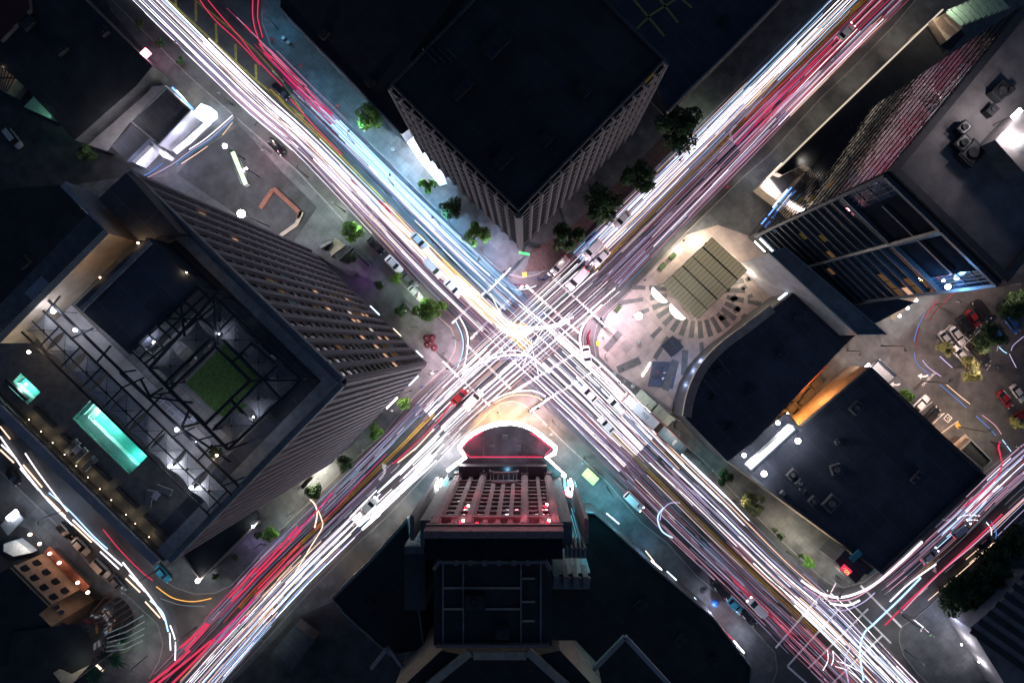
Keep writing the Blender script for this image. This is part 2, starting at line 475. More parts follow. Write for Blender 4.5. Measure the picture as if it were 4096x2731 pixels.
# asphalt, brick and plaza sheets over the pavement slabs
def sheet(nm, pts, mat, z=0.14):
    return struct(MB().face([(v.x, v.y, z) for v in plan(pts)]).build(nm, mat))
sheet('parking_lot', [(3560,1390),(3800,1140),(4140,1090),(4400,900),(4400,1500),(4060,1800),(3960,1850),(3900,1790),(3640,1545),(3560,1470)], 'asphalt_worn', 0.141)
sheet('parking_lot', [(700,700),(940,470),(1130,690),(1265,830),(1160,990),(1000,900),(860,800)], 'asphalt_worn', 0.141)
sheet('drive_lane', [(560,745),(690,610),(940,455),(960,500),(760,640),(640,770)], 'asphalt_worn', 0.146)
sheet('brick_pavement', [(2190,1080),(2100,1090),(2125,1000),(2260,930),(2430,770),(2640,560),(2700,590),(2505,785),(2350,940)], 'brick_paving', 0.142)
sheet('corner_pavement', [(1400,830),(1460,870),(1640,1110),(1560,1120),(1380,900)], 'concrete_dark', 0.142)
sheet('plaza_floor', [(2432,1256),(2560,1130),(2745,940),(2870,900),(3040,960),(3210,1170),(2960,1330),(2840,1420),(2770,1510),(2735,1640),(2745,1690),(2700,1680),(2590,1570),(2450,1480),(2398,1425),(2388,1350)], 'plaza_stone', 0.142)

sheet('back_yard', [(-300,-300),(330,-300),(440,40),(600,230),(640,300),(520,470),(430,600),(560,700),(300,740),(200,1000),(-300,1200)], 'yard_dark', 0.141)
sheet('back_yard', [(-300,1900),(0,2080),(110,2110),(420,2390),(470,2440),(440,2600),(300,3000),(-300,3000)], 'yard_dark', 0.141)
sheet('back_yard', [(1640,2100),(1340,2400),(1180,2470),(900,2760),(900,3000),(3050,3000),(3000,2700),(2370,2080),(2300,1980),(1760,1980)], 'yard_dark', 0.141)
sheet('back_yard', [(700,690),(935,480),(1120,680),(1270,830),(1160,990),(1100,960),(860,800)], 'yard_dark', 0.144)
# radial dark wedges of the plaza floor
wc = W(2770, 1180)
dark = MB()
random.seed(3)
wc = W(2788, 1162)
for i in range(17):
    a = math.radians(-183 + i * 12.2)
    for (r0, r1, w0, every) in ((7.0, 11.0, .056, 1), (11.9, 15.0, .05, 2), (12.6, 18.5, .05, -2)):
        if every == 2 and i % 2: continue
        if every == -2 and (i % 4 != 1): continue
        P = [Vector((wc.x + r * math.cos(t), wc.y + r * math.sin(t), 0.147)) for r, t in ((r0, a - w0 * 9 / r0), (r1, a - w0 * 9 / r1 * 1.25), (r1, a + w0 * 9 / r1 * 1.25), (r0, a + w0 * 9 / r0))]
        ok = all((2425 < v.x * PXM + NX < 3120) and (NY - v.y * PXM) < 1640 and (v.x * PXM + NX) < 3150 - max(0, (NY - v.y * PXM) - 1180) * 1.15 and (v.x*PXM+NX) > 2450 + max(0, (NY - v.y*PXM) - 1430) * 1.0 for v in P)
        if ok: dark.face(P)
for (x0, y0, x1, y1, w) in ((2480,1330,2420,1400,1.5),(2560,1440,2470,1480,1.8),(2700,1440,2660,1560,1.6),(2740,1400,2735,1500,1.4)):
    dark.strip([W(x0, y0).xy, W(x1, y1).xy], w, .004, .1475)
for x, y, s in ((2905,1160,18),(2935,1195,20),(2975,1150,16),(2990,1115,15),(2945,1240,18),(2890,1270,20),(3000,1185,14),(2975,1265,16)):
    dark.box(W(x, y), s / PXM * 1.5, s / PXM * 1.1, 0.143, 0.147, random.uniform(0.4, 0.9))
struct(dark.build('plaza_dark_tiles', 'plaza_dark'))
sheet('plaza_blue_floor', [(2610,1445),(2715,1448),(2690,1555),(2590,1545)], 'blue_mat', 0.147)

# ------------------------------------------------------------------ streets as pairs of kerb stations
ST = {
 'A': [((300,-150),(600,-295)),((907,440),(1137,242)),((1190,683),(1383,490)),((1669,1197),(1889,977)),((2135,1645),(2385,1425)),((2431,1928),(2657,1702)),((2671,2170),(2903,1938)),((2941,2427),(3167,2201)),((3150,2640),(3400,2400)),((3350,2840),(3590,2600)),((3560,3050),(3800,2810))],
 'B': [((3800,-120),(3480,-180)),((3281,392),(3096,207)),((2984,696),(2794,506)),((2566,1118),(2373,925)),((2422,1253),(2232,1063)),((1940,1665),(1768,1490)),((1700,1900),(1530,1730)),((1440,2150),(1272,1982)),((1230,2360),(1056,2186)),((1024,2590),(844,2410)),((800,2850),(600,2670))],
 'C': [((-80,1800),(40,1692)),((218,2083),(334,1981)),((392,2292),(560,2210)),((632,2492),(740,2400)),((655,2570),(820,2560)),((560,2800),(760,2800))],
 'D': [((3595,2527),(3420,2345)),((3664,2466),(3540,2265)),((3943,2222),(3769,2060)),((4096,2074),(3930,1900)),((4250,1930),(4100,1750))],
}
def street_pt(st, s, u):
    S = ST[st]; s = max(0, min(len(S) - 1.0001, s)); i = int(s); t = s - i
    def cr(k):
        p = [Vector(S[max(0, min(len(S) - 1, i + q))][k]) for q in (-1, 0, 1, 2)]
        return 0.5 * ((2 * p[1]) + (p[2] - p[0]) * t + (2 * p[0] - 5 * p[1] + 4 * p[2] - p[3]) * t * t + (3 * p[1] - p[0] - 3 * p[2] + p[3]) * t ** 3)
    a, b = cr(0), cr(1)
    q = a + (b - a) * u
    v = W(q.x, q.y)
    return Vector((v.x, v.y))
def street_path(st, s0, s1, u0, u1, n=None):
    n = n or max(2, int(abs(s1 - s0) * 5) + 1)
    return [street_pt(st, s0 + (s1 - s0) * i / (n - 1), u0 + (u1 - u0) * i / (n - 1)) for i in range(n)]

# ------------------------------------------------------------------ road markings (sheets 4 to 8 mm above the asphalt)
def line(pts, w, mat, z=0.006, name='road_marking'):
    return struct(MB().strip([(v.x, v.y) for v in plan(pts)], w, 0.004, z).build(name, mat))
def spath_line(st, s0, s1, u, w, mat, z=0.006, off=0.0):
    p = street_path(st, s0, s1, u, u)
    if off:
        q = []
        for i, v in enumerate(p):
            d = (p[min(i + 1, len(p) - 1)] - p[max(i - 1, 0)]).normalized()
            q.append(v + Vector((d.y, -d.x)) * off)
        p = q
    return struct(MB().strip(p, w, 0.004, z).build('centre_line', mat))
for off in (-0.24, 0.24):
    spath_line('A', 1.1, 3.15, 0.585, 0.2, 'paint_yellow', off=off)
    spath_line('A', 4.55, 8.0, 0.46, 0.2, 'paint_yellow', off=off)
    spath_line('B', 0.4, 3.62, 0.58, 0.24, 'paint_yellow', off=off)
    spath_line('B', 5.35, 8.8, 0.62, 0.24, 'paint_yellow', off=off)
    spath_line('D', 1.3, 4, 0.5, 0.16, 'paint_yellow', off=off)
for off in (-0.2, 0.2):
    line([(2955 + off * 17, 497 + off * 17), (3040 + off * 17, 385 + off * 17), (3120 + off * 17, 290 + off * 17), (3259 + off * 17, 165 + off * 17), (3470 + off * 17, -10 + off * 17)], 0.22, 'paint_yellow', 0.011)
# hatched island of the upper avenue: outline and cross bars
line([(671,0),(850,165),(1024,322),(1120,400),(1215,470)], 0.45, 'paint_yellow_worn')
line([(765,-10),(930,120),(1024,205),(1110,300),(1215,455)], 0.4, 'paint_yellow_worn')
for x0, y0, x1, y1 in ((703,0,703,30),(783,0,784,86),(863,95,867,172),(942,178,944,245),(1022,258,1026,318)):
    line([(x0, y0), (x1, y1)], 0.55, 'paint_yellow_worn', 0.011)
# crosswalk and stop lines
for (a, b, w) in (((2039,1075),(1808,1293),0.34),((2092,1142),(1882,1356),0.42),((2104,1142),(2316,1332),0.42),((2190,1092),(2422,1301),0.36),
                  ((2048,1571),(2314,1405),0.46),((2126,1640),(2409,1462),0.34),((1868,1380),(2044,1556),0.42),((1773,1449),(1960,1623),0.34),
                  ((3390,2396),(3564,2571),0.3),((3442,2340),(3608,2509),0.34),((3473,2433),(3233,2672),0.32),((3529,2540),(3310,2750),0.34),
                  ((3150,2662),(3220,2453),0.0),((3150,2662),(3360,2430),0.34),((3102,2590),(3290,2370),0.36),((3150,2664),(3260,2760),0.34)):
    if w: line([a, b], w * 1.35, 'paint_white', 0.011)
# lane dashes
for st, us, s0, s1 in (('A', (0.40,), 0.2, 3.0), ('A', (0.79,), 1.0, 3.0), ('A', (0.24, 0.68), 4.7, 8.6), ('B', (0.2, 0.4, 0.8), 0.3, 3.4), ('B', (0.22, 0.42, 0.81), 5.4, 9.6), ('D', (0.25, 0.75), 1.2, 4)):
    for u in us:
        m = MB(); s = s0
        while s < s1:
            m.strip(street_path(st, s, s + 0.13, u, u, 2), 0.17, 0.004, 0.006); s += 0.36
        struct(m.build('lane_dashes', 'paint_white'))
def turn_arrow(px, py, ang, sc, hook):
    m = MB()
    pts = [(-1.6, 0.0), (-0.4, 0.05), (0.35, 0.35 * hook), (0.75, 0.9 * hook)]
    R = Matrix.Rotation(math.radians(ang), 2); c = W(px, py).xy
    m.strip([c + R @ Vector(p) * sc for p in smooth_path(pts)], 0.42 * sc, 0.004, 0.012)
    tip = [(0.25, 0.8 * hook), (1.35, 0.65 * hook), (1.05, 1.75 * hook)]
    m.face([(*(c + R @ Vector(p) * sc), 0.0125) for p in tip])
    struct(m.build('turn_arrow', 'paint_white'))
turn_arrow(2921, 525, 225, 1.25, 1)
turn_arrow(1540, 1893, 48, 1.25, 1)
turn_arrow(3737, 2255, 225, 1.1, 1)
turn_arrow(3775, 2080, 190, 0.9, -1)
for x, y, a in ((3690, 1503, 172), (3578, 1537, 172)):
    m = MB(); c = W(x, y).xy; R = Matrix.Rotation(math.radians(a), 2)
    m.strip([c + R @ Vector(p) for p in ((-1.2, -0.3), (-0.5, 0.05), (0.3, 0.1))], 0.4, 0.004, 0.152)
    m.face([(*(c + R @ Vector(p)), 0.1525) for p in ((0.3, -0.55), (1.2, 0.1), (0.3, 0.75))])
    struct(m.build('turn_arrow', 'paint_white'))
for word, x, y in (('DRIVE', 3702, 1528), ('THRU', 3728, 1502)):
    o = add_mesh('lane_lettering', text_mesh(word, 0.85, 0.004), 'paint_white', None, (*W(x, y).xy, 0.152), (0, 0, math.radians(47)))
    struct(o)
# accessible bay marking: blue square, white frame and wheelchair
c = W(3790, 1672).xy
bay = MB().box(c, 1.5, 1.5, 0.146, 0.150, math.radians(48)).build('bay_marking', 'paint_white'); struct(bay)
bay = MB().box(c, 1.2, 1.2, 0.150, 0.154, math.radians(48)).build('bay_marking', 'sign_black'); struct(bay)
m = MB()
ring = [(0.05 + 0.3 * math.cos(t), -0.15 + 0.3 * math.sin(t)) for t in [math.radians(q) for q in range(-200, 61, 20)]]
R = Matrix.Rotation(math.radians(48), 2)
m.strip([c + R @ Vector(p) for p in ring], 0.09, 0.003, 0.158)
m.strip([c + R @ Vector(p) for p in ((-0.05, 0.4), (0.0, 0.05), (0.3, 0.02), (0.42, -0.35))], 0.1, 0.003, 0.159)
struct(m.build('bay_marking', 'paint_white'))
m = MB()
for a, b in (((3660,1660),(3728,1606)),((3712,1705),(3777,1652)),((3725,1702),(3769,1655)),((3740,1664),(3777,1652)),((3755,1738),(3820,1690)),((3820,1690),(3832,1684))):
    m.strip([(v.x, v.y) for v in plan([a, b])], 0.12, 0.004, 0.152)
for a, b in (((3770,1330),(3800,1300)),((3790,1325),(3875,1405)),((3805,1300),(3900,1385)),((3835,1400),(3930,1310)),((4012,1560),(4040,1590)),((3945,1480),(3960,1460)),((3985,1405),(3992,1380))):
    m.strip([(v.x, v.y) for v in plan([a, b])], 0.14, 0.004, 0.152)
struct(m.build('bay_lines', 'paint_white'))
sheet('ramp_pad', [(3817,1700),(3828,1686),(3843,1702),(3830,1716)], 'paint_yellow', 0.152)
sheet('ramp_pad', [(2088,1090),(2107,1088),(2107,1107),(2090,1108)], 'paint_yellow', 0.15)
sheet('ramp_pad', [(2384,1364),(2398,1364),(2399,1384),(2385,1385)], 'paint_yellow', 0.15)
# kerbed parking island strips
for nm, pts in (('parking_island', [(3735,1385),(3760,1372),(3880,1470),(3900,1510),(3870,1520)]), ('parking_island', [(3975,1600),(3990,1593),(4105,1690),(4096,1720),(4050,1690)])):
    struct(MB().prism(plan(pts), 0.1, 0.25).build(nm, 'concrete_dark'))
# ------------------------------------------------------------------ buildings
def facade(parent, A, B, z0, z1, floors, bays, pw, pd, glass, span, pier, sh, sd, lit=(), pier_z0=None, first=0, warm=('window_warm', 'window_pale', 'window_dim')):
    A = Vector((A[0], A[1])); B = Vector((B[0], B[1]))
    L = (B - A).length; d = (B - A) / L
    n = Vector((d.y, -d.x))
    if n.dot(-(A + B) / 2) < 0: n = -n
    def P(t, o, z): q = A + d * t + n * o; return Vector((q.x, q.y, z))
    MB().beam(P(0.05, 0.03, (z0 + z1) / 2), P(L - 0.05, 0.03, (z0 + z1) / 2), 0.06, z1 - z0 - 0.02).build('glazing', glass, parent)
    fh = (z1 - z0) / floors
    if sh > 0:
        pr = None
        for i in range(floors):
            z = z0 + fh * (i + 0.5)
            if pr is None:
                pr = MB().beam(P(0, sd / 2 + 0.061, z), P(L, sd / 2 + 0.061, z), sd, sh).build('spandrel', span, parent); zz = z
            else:
                c = pr.copy(); COL.objects.link(c); c.location = pr.location + Vector((0, 0, z - zz)); LOC[c.name] = LOC[pr.name]
    if pw > 0:
        pr = None
        for i in range(bays + 1):
            t = L * i / bays
            if pr is None:
                pz = z0 if pier_z0 is None else pier_z0
                pr = MB().beam(P(t, 0.065, (pz + z1) / 2 + 0.01), P(t, 0.065 + pd, (pz + z1) / 2 + 0.01), pw, z1 - pz).build('pier', pier, parent)
            else:
                c = pr.copy(); COL.objects.link(c); q = d * t; c.location = pr.location + Vector((q.x, q.y, 0)); LOC[c.name] = LOC[pr.name]
    bw = L / bays
    rnd = random.Random(int(abs(A.x) * 100) + bays)
    for (bi, fi, mt) in lit:
        t = bw * (bi + 0.5); z = z0 + fh * (fi + 1.0)
        ww = max(0.5, bw - pw - 0.25)
        MB().beam(P(t - ww / 2, 0.10, z), P(t + ww / 2, 0.10, z), 0.06, max(0.6, fh - sh - 0.25)).build('lit_window', mt, parent)
    return P

def parapet(parent, pts, z, w=0.5, h=0.9, mat='coping', name='parapet'):
    """coping wall just inside a roof outline"""
    P = [Vector((p[0], p[1])) for p in pts]
    n = len(P); c = sum(P, Vector((0, 0))) / n
    area = sum(P[i].x * P[(i + 1) % n].y - P[(i + 1) % n].x * P[i].y for i in range(n))
    sg = 1 if area > 0 else -1
    m = MB()
    inn = []
    for i in range(n):
        d0 = (P[i] - P[i - 1]).normalized(); d1 = (P[(i + 1) % n] - P[i]).normalized()
        n0 = Vector((-d0.y, d0.x)) * sg; n1 = Vector((-d1.y, d1.x)) * sg
        b = (n0 + n1); b = b / max(0.3, b.dot(n0)) if b.length > 1e-4 else n0
        inn.append(P[i] + b * w)
    k = len(m.v)
    for i in range(n):
        m.v += [Vector((P[i].x, P[i].y, z)), Vector((P[i].x, P[i].y, z + h)), Vector((inn[i].x, inn[i].y, z + h)), Vector((inn[i].x, inn[i].y, z))]
    for i in range(n):
        a = k + 4 * i; b = k + 4 * ((i + 1) % n)
        for q in range(3): m.f.append((a + q, b + q, b + q + 1, a + q + 1))
    return m.build(name, mat, parent)

def at(pts, z):
    return [W(x, y, z) for x, y in pts]

def roof_unit(px, py, z, sx, sy, h, ang, label, mat='metal_grey'):
    """rooftop machine: casing, grille slot and fan"""
    c = W(px, py, z)
    t = thing('roof_unit', label, 'roof unit', c)
    MB().box(c, sx, sy, z, z + h, ang).build('casing', mat, t)
    MB().box(c, sx * 0.8, sy * 0.8, z + h, z + h + 0.06, ang).build('lid', 'metal_dark', t)
    MB().lathe([(0.001, 0.0), (min(sx, sy) * 0.28, 0), (min(sx, sy) * 0.3, 0.2), (min(sx, sy) * 0.22, 0.2), (0.001, 0.12)], (c.x, c.y, z + h + 0.061), 12).build('fan', mat, t)
    return t

# ---- north block: black roofed office with a lattice of pale fins
ZN = 42
nf, nr, nl = W(2074, 848, ZN), W(2660, 244, ZN), W(1564, 342, ZN)
nb = nr + nl - nf
office = thing('office_building', 'black roofed office block with pale vertical fins facing the crossing', 'building', ((nf.x + nb.x) / 2, (nf.y + nb.y) / 2, 0))
MB().prism([nf, nr, nb, nl], 0.14, ZN).build('body', 'spandrel_dark', office)
MB().face([(p.x, p.y, ZN + 0.02) for p in (nf, nr, nb, nl)]).build('roof', 'roof_black', office)
parapet(office, [nf, nr, nb, nl], ZN + 0.03, 0.35, 0.5, 'roof_dark')
rl = random.Random(5)
lit1 = [(rl.randrange(13), rl.randrange(2, 12), 'window_yellow') for _ in range(7)]
facade(office, nf, nr, 5, ZN - 0.4, 11, 14, 0.34, 0.8, 'glass_dark', 'spandrel_dark', 'pier_pale', 0.9, 0.4, lit1)
facade(office, nl, nf, 5, ZN - 0.4, 11, 12, 0.34, 0.8, 'glass_dark', 'spandrel_dark', 'pier_pale', 0.9, 0.4, [(2, 9, 'window_yellow'), (7, 5, 'window_yellow')])
# corner post
d = Vector((nf.x, nf.y, 0))
MB().box((nf.x, nf.y - 0.75), 0.9, 0.7, 0.14, ZN + 0.3, 0.02).build('corner_post', 'pier_pale', office)
for (x, y, lx, s) in ((1915,165,12,'far'),(1700,210,16,'near')):
    pass
rg = MB()
for k in range(7):
    a = W(1690 + k * 16, 195 + (k % 2) * 14, ZN + 0.6); b = W(1728 + k * 16, 235 + (k % 2) * 14, ZN + 0.6)
    rg.beam(a, b, 0.18, 0.5)
rg.build('roof_duct', 'roof_navy', office)

# low parking deck on its upper left flank, and the deck to the right with yellow bay lines
ZP = 6
deck = thing('parking_deck', 'dark low flat roof with thin pale edge along the upper avenue pavement', 'building', W(1500, 200, 0))
dk = at([(1122,36),(1606,540),(1750,420),(1640,230),(1900,-120),(1122,-160)], ZP)
MB().prism(dk, 0.14, ZP).build('body', 'roof_dark', deck)
MB().face([(p.x, p.y, ZP + 0.02) for p in dk]).build('roof', 'roof_black', deck)
e = at([(1122,36),(1250,170),(1330,250),(1450,375),(1606,540)], ZP)
MB().strip([(p.x, p.y) for p in e], 0.35, 0.5, ZP + 0.5).build('parapet', 'coping', deck)
ZQ = 8
gar = thing('parking_deck', 'dark roof parking deck with yellow bay lines beside the upper right avenue', 'building', W(2800, 150, 0))
gq = at([(2668,455),(3084,40),(3260,-150),(2760,-420),(2420,-20),(2560,150)], ZQ)
MB().prism(gq, 0.14, ZQ).build('body', 'concrete_dark', gar)
MB().face([(p.x, p.y, ZQ + 0.02) for p in gq]).build('roof', 'roof_navy', gar)
e = at([(2668,455),(2740,380),(2880,245),(3084,40),(3260,-150)], ZQ)
MB().strip([(p.x, p.y) for p in e], 0.5, 1.0, ZQ + 1.0).build('parapet', 'coping_warm', gar)
ln = MB()
for a, b in (((2535,0),(2657,145)),((2597,65),(2548,116)),((2597,65),(2700,0)),((2640,0),(2712,92)),((2730,0),(2768,32)),((2480,-50),(2535,0))):
    ln.strip([(v.x, v.y) for v in at([a, b], ZQ)], 0.5, 0.004, ZQ + 0.03)
ln.build('bay_lines', 'paint_yellow_worn', gar)
MB().tube([W(2590, 395, ZQ), W(2655, 462, ZQ)], 0.08).build('rail', 'metal_grey', gar)
# lit forecourt wall and white info board between pavement and office
wall = thing('lit_forecourt', 'brilliantly lit white forecourt wall beside the office fins', 'wall', W(1680, 640, 0))
MB().prism(plan([(1626,570),(1650,512),(1700,560),(1745,660),(1775,700),(1790,738),(1760,745),(1690,660)]), 0.14, 0.35).build('floor_slab', 'paint_white', wall)
MB().prism(at([(1646,512),(1651,508),(1702,558),(1699,562)], 3), 0.36, 3.0).build('back_wall', 'paint_white', wall)
MB().prism(at([(1640,528),(1650,516),(1656,522),(1646,534)], 0.5), 0.36, 1.2).build('notice_board', 'sign_pale', wall)
LW = lamp_light(wall, W(1690, 600, 5), (0.85, 0.9, 1.0), 4200, 0.4)
MB().box(W(1706, 590, 5), 0.9, 0.4, 4.9, 5.05, 0.8).build('floodlight', 'bulb_white', wall)
bl = thing('blue_lit_canopy', 'small blue lit box roof behind the white forecourt wall', 'canopy', W(1612, 520, 0))
MB().prism(at([(1594,515),(1628,480),(1640,492),(1606,530)], 3), 2.7, 3.0).build('roof', 'glass_blue', bl)
MB().prism(at([(1598,514),(1616,496),(1622,502),(1604,520)], 3), 3.003, 3.06).build('lit_panel', 'neon_blue', bl)
for x, y in ((1598,516),(1628,484),(1636,492),(1606,526)):
    MB().tube([W(x, y, 0.14), W(x, y, 2.7)], 0.06).build('post', 'metal_dark', bl)

# ---- west: the tall hotel tower with roof terrace
ZT = 72
tE, tN, tS = W(1357, 1529, ZT), W(505, 698, ZT), W(640, 2210, ZT)
ea = (tE - tN).normalized(); eb = Vector((ea.y, -ea.x, 0))
eb = eb if eb.dot(tS - tE) > 0 else -eb
La, Lb = (tE - tN).length, (tS - tE).dot(eb)
tS = tE + eb * Lb; tW = tN + eb * Lb
def ab(px, py, z=ZT):
    v = W(px, py, z) - Vector((tN.x, tN.y, z)); return v.dot(ea), v.dot(eb)
def RT(a, b, z=ZT): q = tN + ea * a + eb * b; return Vector((q.x, q.y, z))
tower = thing('hotel_tower', 'tall tower with mauve piers, a lawn and a pool on its roof', 'tower', ((tE.x + tW.x) / 2, (tE.y + tW.y) / 2, 0.14))
MB().prism([tE, tN, tW, tS], 0.14, ZT - 1.6).build('body', 'spandrel_dark', tower)
rl = random.Random(11)
litN = [(rl.randrange(6, 15), rl.choice([2, 3, 4, 5, 6, 7, 9, 12, 15]), rl.choice(['window_warm', 'window_dim', 'window_cool', 'window_cool', 'window_yellow', 'window_dim'])) for _ in range(60)]
litN += [(13, 8, 'window_warm'), (14, 8, 'window_warm'), (15, 8, 'window_warm'), (12, 9, 'window_warm'), (9, 10, 'window_warm'), (11, 5, 'window_pale'), (1, 15, 'window_warm'), (3, 14, 'window_warm'), (9, 6, 'window_pale')]
facade(tower, tE, tN, 5.5, ZT - 1.0, 20, 16, 0.75, 0.55, 'glass_dark', 'spandrel_dark', 'pier_mauve', 0.9, 0.12, [(15 - b, f, m_) for b, f, m_ in litN])
litS = [(rl.randrange(0, 19), rl.randrange(4, 19), rl.choice(['window_warm', 'window_pale', 'window_dim', 'window_dim'])) for _ in range(46)]
facade(tower, tE, tS, 5.5, ZT - 1.0, 20, 19, 0.75, 0.5, 'glass_dark', 'spandrel_dark', 'pier_mauve', 0.9, 0.12, litS)
for A_, B_, n_ in ((tN, tE, None), (tE, tS, None)):
    d_ = (B_ - A_).normalized(); n_ = Vector((d_.y, -d_.x, 0)); n_ = n_ if n_.dot(-tE) > 0 else -n_
    MB().beam(A_ + n_ * 0.36 + Vector((0, 0, -0.55)), B_ + n_ * 0.36 + Vector((0, 0, -0.55)), 0.7, 1.1).build('roof_fascia', 'coping', tower)
# base band of the tower with lit strip signs
MB().prism([tE + Vector((0.5, 0, 0)), tN, tW, tS], 5.0, 5.45).build('base_band', 'metal_dark', tower)
for (a0, a1, m_) in ((-0.3, 0, None),):
    pass
nE = Vector((ea.y, -ea.x, 0)); nE = nE if nE.dot(-tE) > 0 else -nE
nS = Vector((eb.y, -eb.x, 0)); nS = nS if nS.dot(-tE) > 0 else -nS
for f0, f1, m_ in ((0.50, 0.58, 'neon_bluewhite'), (0.70, 0.77, 'strip_warm'), (0.90, 0.96, 'neon_bluewhite')):
    p0, p1 = RT(La * f0, 0) + nE * 0.75, RT(La * f1, 0) + nE * 0.75
    MB().beam((p0.x, p0.y, 4.9), (p1.x, p1.y, 4.9), 0.16, 0.3).build('strip_sign', m_, tower)
for f0, f1, m_ in ((0.10, 0.20, 'neon_bluewhite'), (0.33, 0.44, 'neon_white')):
    p0, p1 = RT(La, Lb * f0) + nS * 0.7, RT(La, Lb * f1) + nS * 0.7
    MB().beam((p0.x, p0.y, 4.6), (p1.x, p1.y, 4.6), 0.2, 0.5).build('strip_sign', m_, tower)
# roof slab broken round the two pools
pools = []
for nm, cr in (('pool', ((291,1673),(370,1597),(592,1819),(518,1897))), ('spa', ((35,1542),(83,1494),(161,1568),(111,1619)))):
    A_ = [ab(*c) for c in cr]
    pools.append((nm, min(a for a, b in A_), max(a for a, b in A_), min(b for a, b in A_), max(b for a, b in A_)))
def slab_cells(a0, a1, b0, b1, holes, z0, z1):
    m = MB()
    ca = sorted({a0, a1, *[h for q in holes for h in q[:2] if a0 < h < a1]}); cb = sorted({b0, b1, *[h for q in holes for h in q[2:] if b0 < h < b1]})
    for i in range(len(ca) - 1):
        for j in range(len(cb) - 1):
            am, bm_ = (ca[i] + ca[i + 1]) / 2, (cb[j] + cb[j + 1]) / 2
            if any(h[0] < am < h[1] and h[2] < bm_ < h[3] for h in holes): continue
            m.prism([RT(ca[i], cb[j]), RT(ca[i + 1], cb[j]), RT(ca[i + 1], cb[j + 1]), RT(ca[i], cb[j + 1])], z0, z1)
    return m
holes = [p[1:] for p in pools]
slab_cells(0, La, 0, Lb, holes, ZT - 1.59, ZT).build('roof_deck', 'deck_tile', tower)
# darker rim walk along the two street edges
def rt_strip(a0, a1, b0, b1, z, mat, nm, h=0.03):
    MB().prism([RT(a0, b0), RT(a1, b0), RT(a1, b1), RT(a0, b1)], z, z + h).build(nm, mat, tower)
rt_strip(8, La - 0.02, 0.02, 1.2, ZT + 0.001, 'coping', 'roof_edge', 0.7)
rt_strip(La - 1.5, La - 0.02, 1.21, Lb - 0.02, ZT + 0.001, 'coping', 'roof_edge', 0.7)
rt_strip(9, La - 1.51, 1.21, 3.6, ZT + 0.001, 'roof_navy', 'roof_gutter')
rt_strip(La - 3.4, La - 1.51, 3.61, Lb - 1.2, ZT + 0.001, 'roof_navy', 'roof_gutter')
# light walkway between sails and courtyard
aw0, bw0 = ab(300, 1275); aw1, bw1 = ab(920, 1890)
bmid = ab(508, 1642)[1]
rt_strip(1.2, La - 4.2, bmid - 4.4, bmid - 1.5, ZT + 0.004, 'deck_light', 'walkway')
rt_strip(10.5, La - 3.5, 4.2, bmid - 4.5, ZT + 0.004, 'court_stone', 'courtyard_floor')
# lawn
la = [ab(*c) for c in ((749,1529),(906,1376),(1059,1512),(915,1697))]
a0, a1 = min(a for a, b in la), max(a for a, b in la); b0, b1 = min(b for a, b in la), max(b for a, b in la)
rt_strip(a0 - 0.35, a1 + 0.35, b0 - 0.35, b1 + 0.35, ZT + 0.035, 'coping', 'lawn_kerb', 0.1)
cc = RT((a0 + a1) / 2, (b0 + b1) / 2)
lw = MB(); hw, hb = (a1 - a0) / 2, (b1 - b0) / 2
pts = [(-hw, -hb), (hw - 1.5, -hb), (hw - 0.4, -hb + 0.6), (hw, -hb + 2), (hw, hb - 1.6), (hw - 0.8, hb - 0.4), (hw - 2, hb), (-hw, hb)]
lw.prism([cc + ea * a + eb * b for a, b in pts], ZT + 0.136, ZT + 0.2); lw.build('lawn', 'lawn', tower)
rt_strip(a0 - 3.0, a0 - 0.5, b0 + 1, b1, ZT + 0.036, 'deck_tile', 'courtyard_step', 0.12)
# end walls with warm wash
wl = [W(261, 727, ZT + 5), W(435, 936, ZT + 5), W(0, 1372, ZT + 5), W(-40, 1330, ZT + 5), W(380, 930, ZT + 5), W(215, 745, ZT + 5)]
MB().prism([W(435, 936, ZT + 5), W(0, 1372, ZT + 5), W(-20, 1352, ZT + 5), W(415, 918, ZT + 5)], ZT + 0.05, ZT + 5).build('screen_wall', 'stucco_cream', tower)
MB().prism([W(261, 727, ZT + 5), W(434, 934, ZT + 5), W(414, 917, ZT + 5), W(241, 745, ZT + 5)], ZT + 0.05, ZT + 5.01).build('screen_wall', 'stucco_grey', tower)
MB().prism(at([(392,796),(505,690),(714,927),(557,962)], ZT + 3), ZT + 0.05, ZT + 3).build('penthouse', 'roof_dark', tower)
pb = at([(300,1219),(588,949),(800,1150),(520,1418)], ZT + 4.5)
MB().prism(pb, ZT + 0.05, ZT + 4.5).build('penthouse', 'roof_navy', tower)
e = at([(330,1238),(606,968)], ZT + 4.5)
MB().strip([(p.x, p.y) for p in e], 0.45, 0.3, ZT + 4.8).build('roof_ledge', 'coping', tower)
door = at([(445,998),(470,984),(482,995),(455,1012)], ZT + 3)
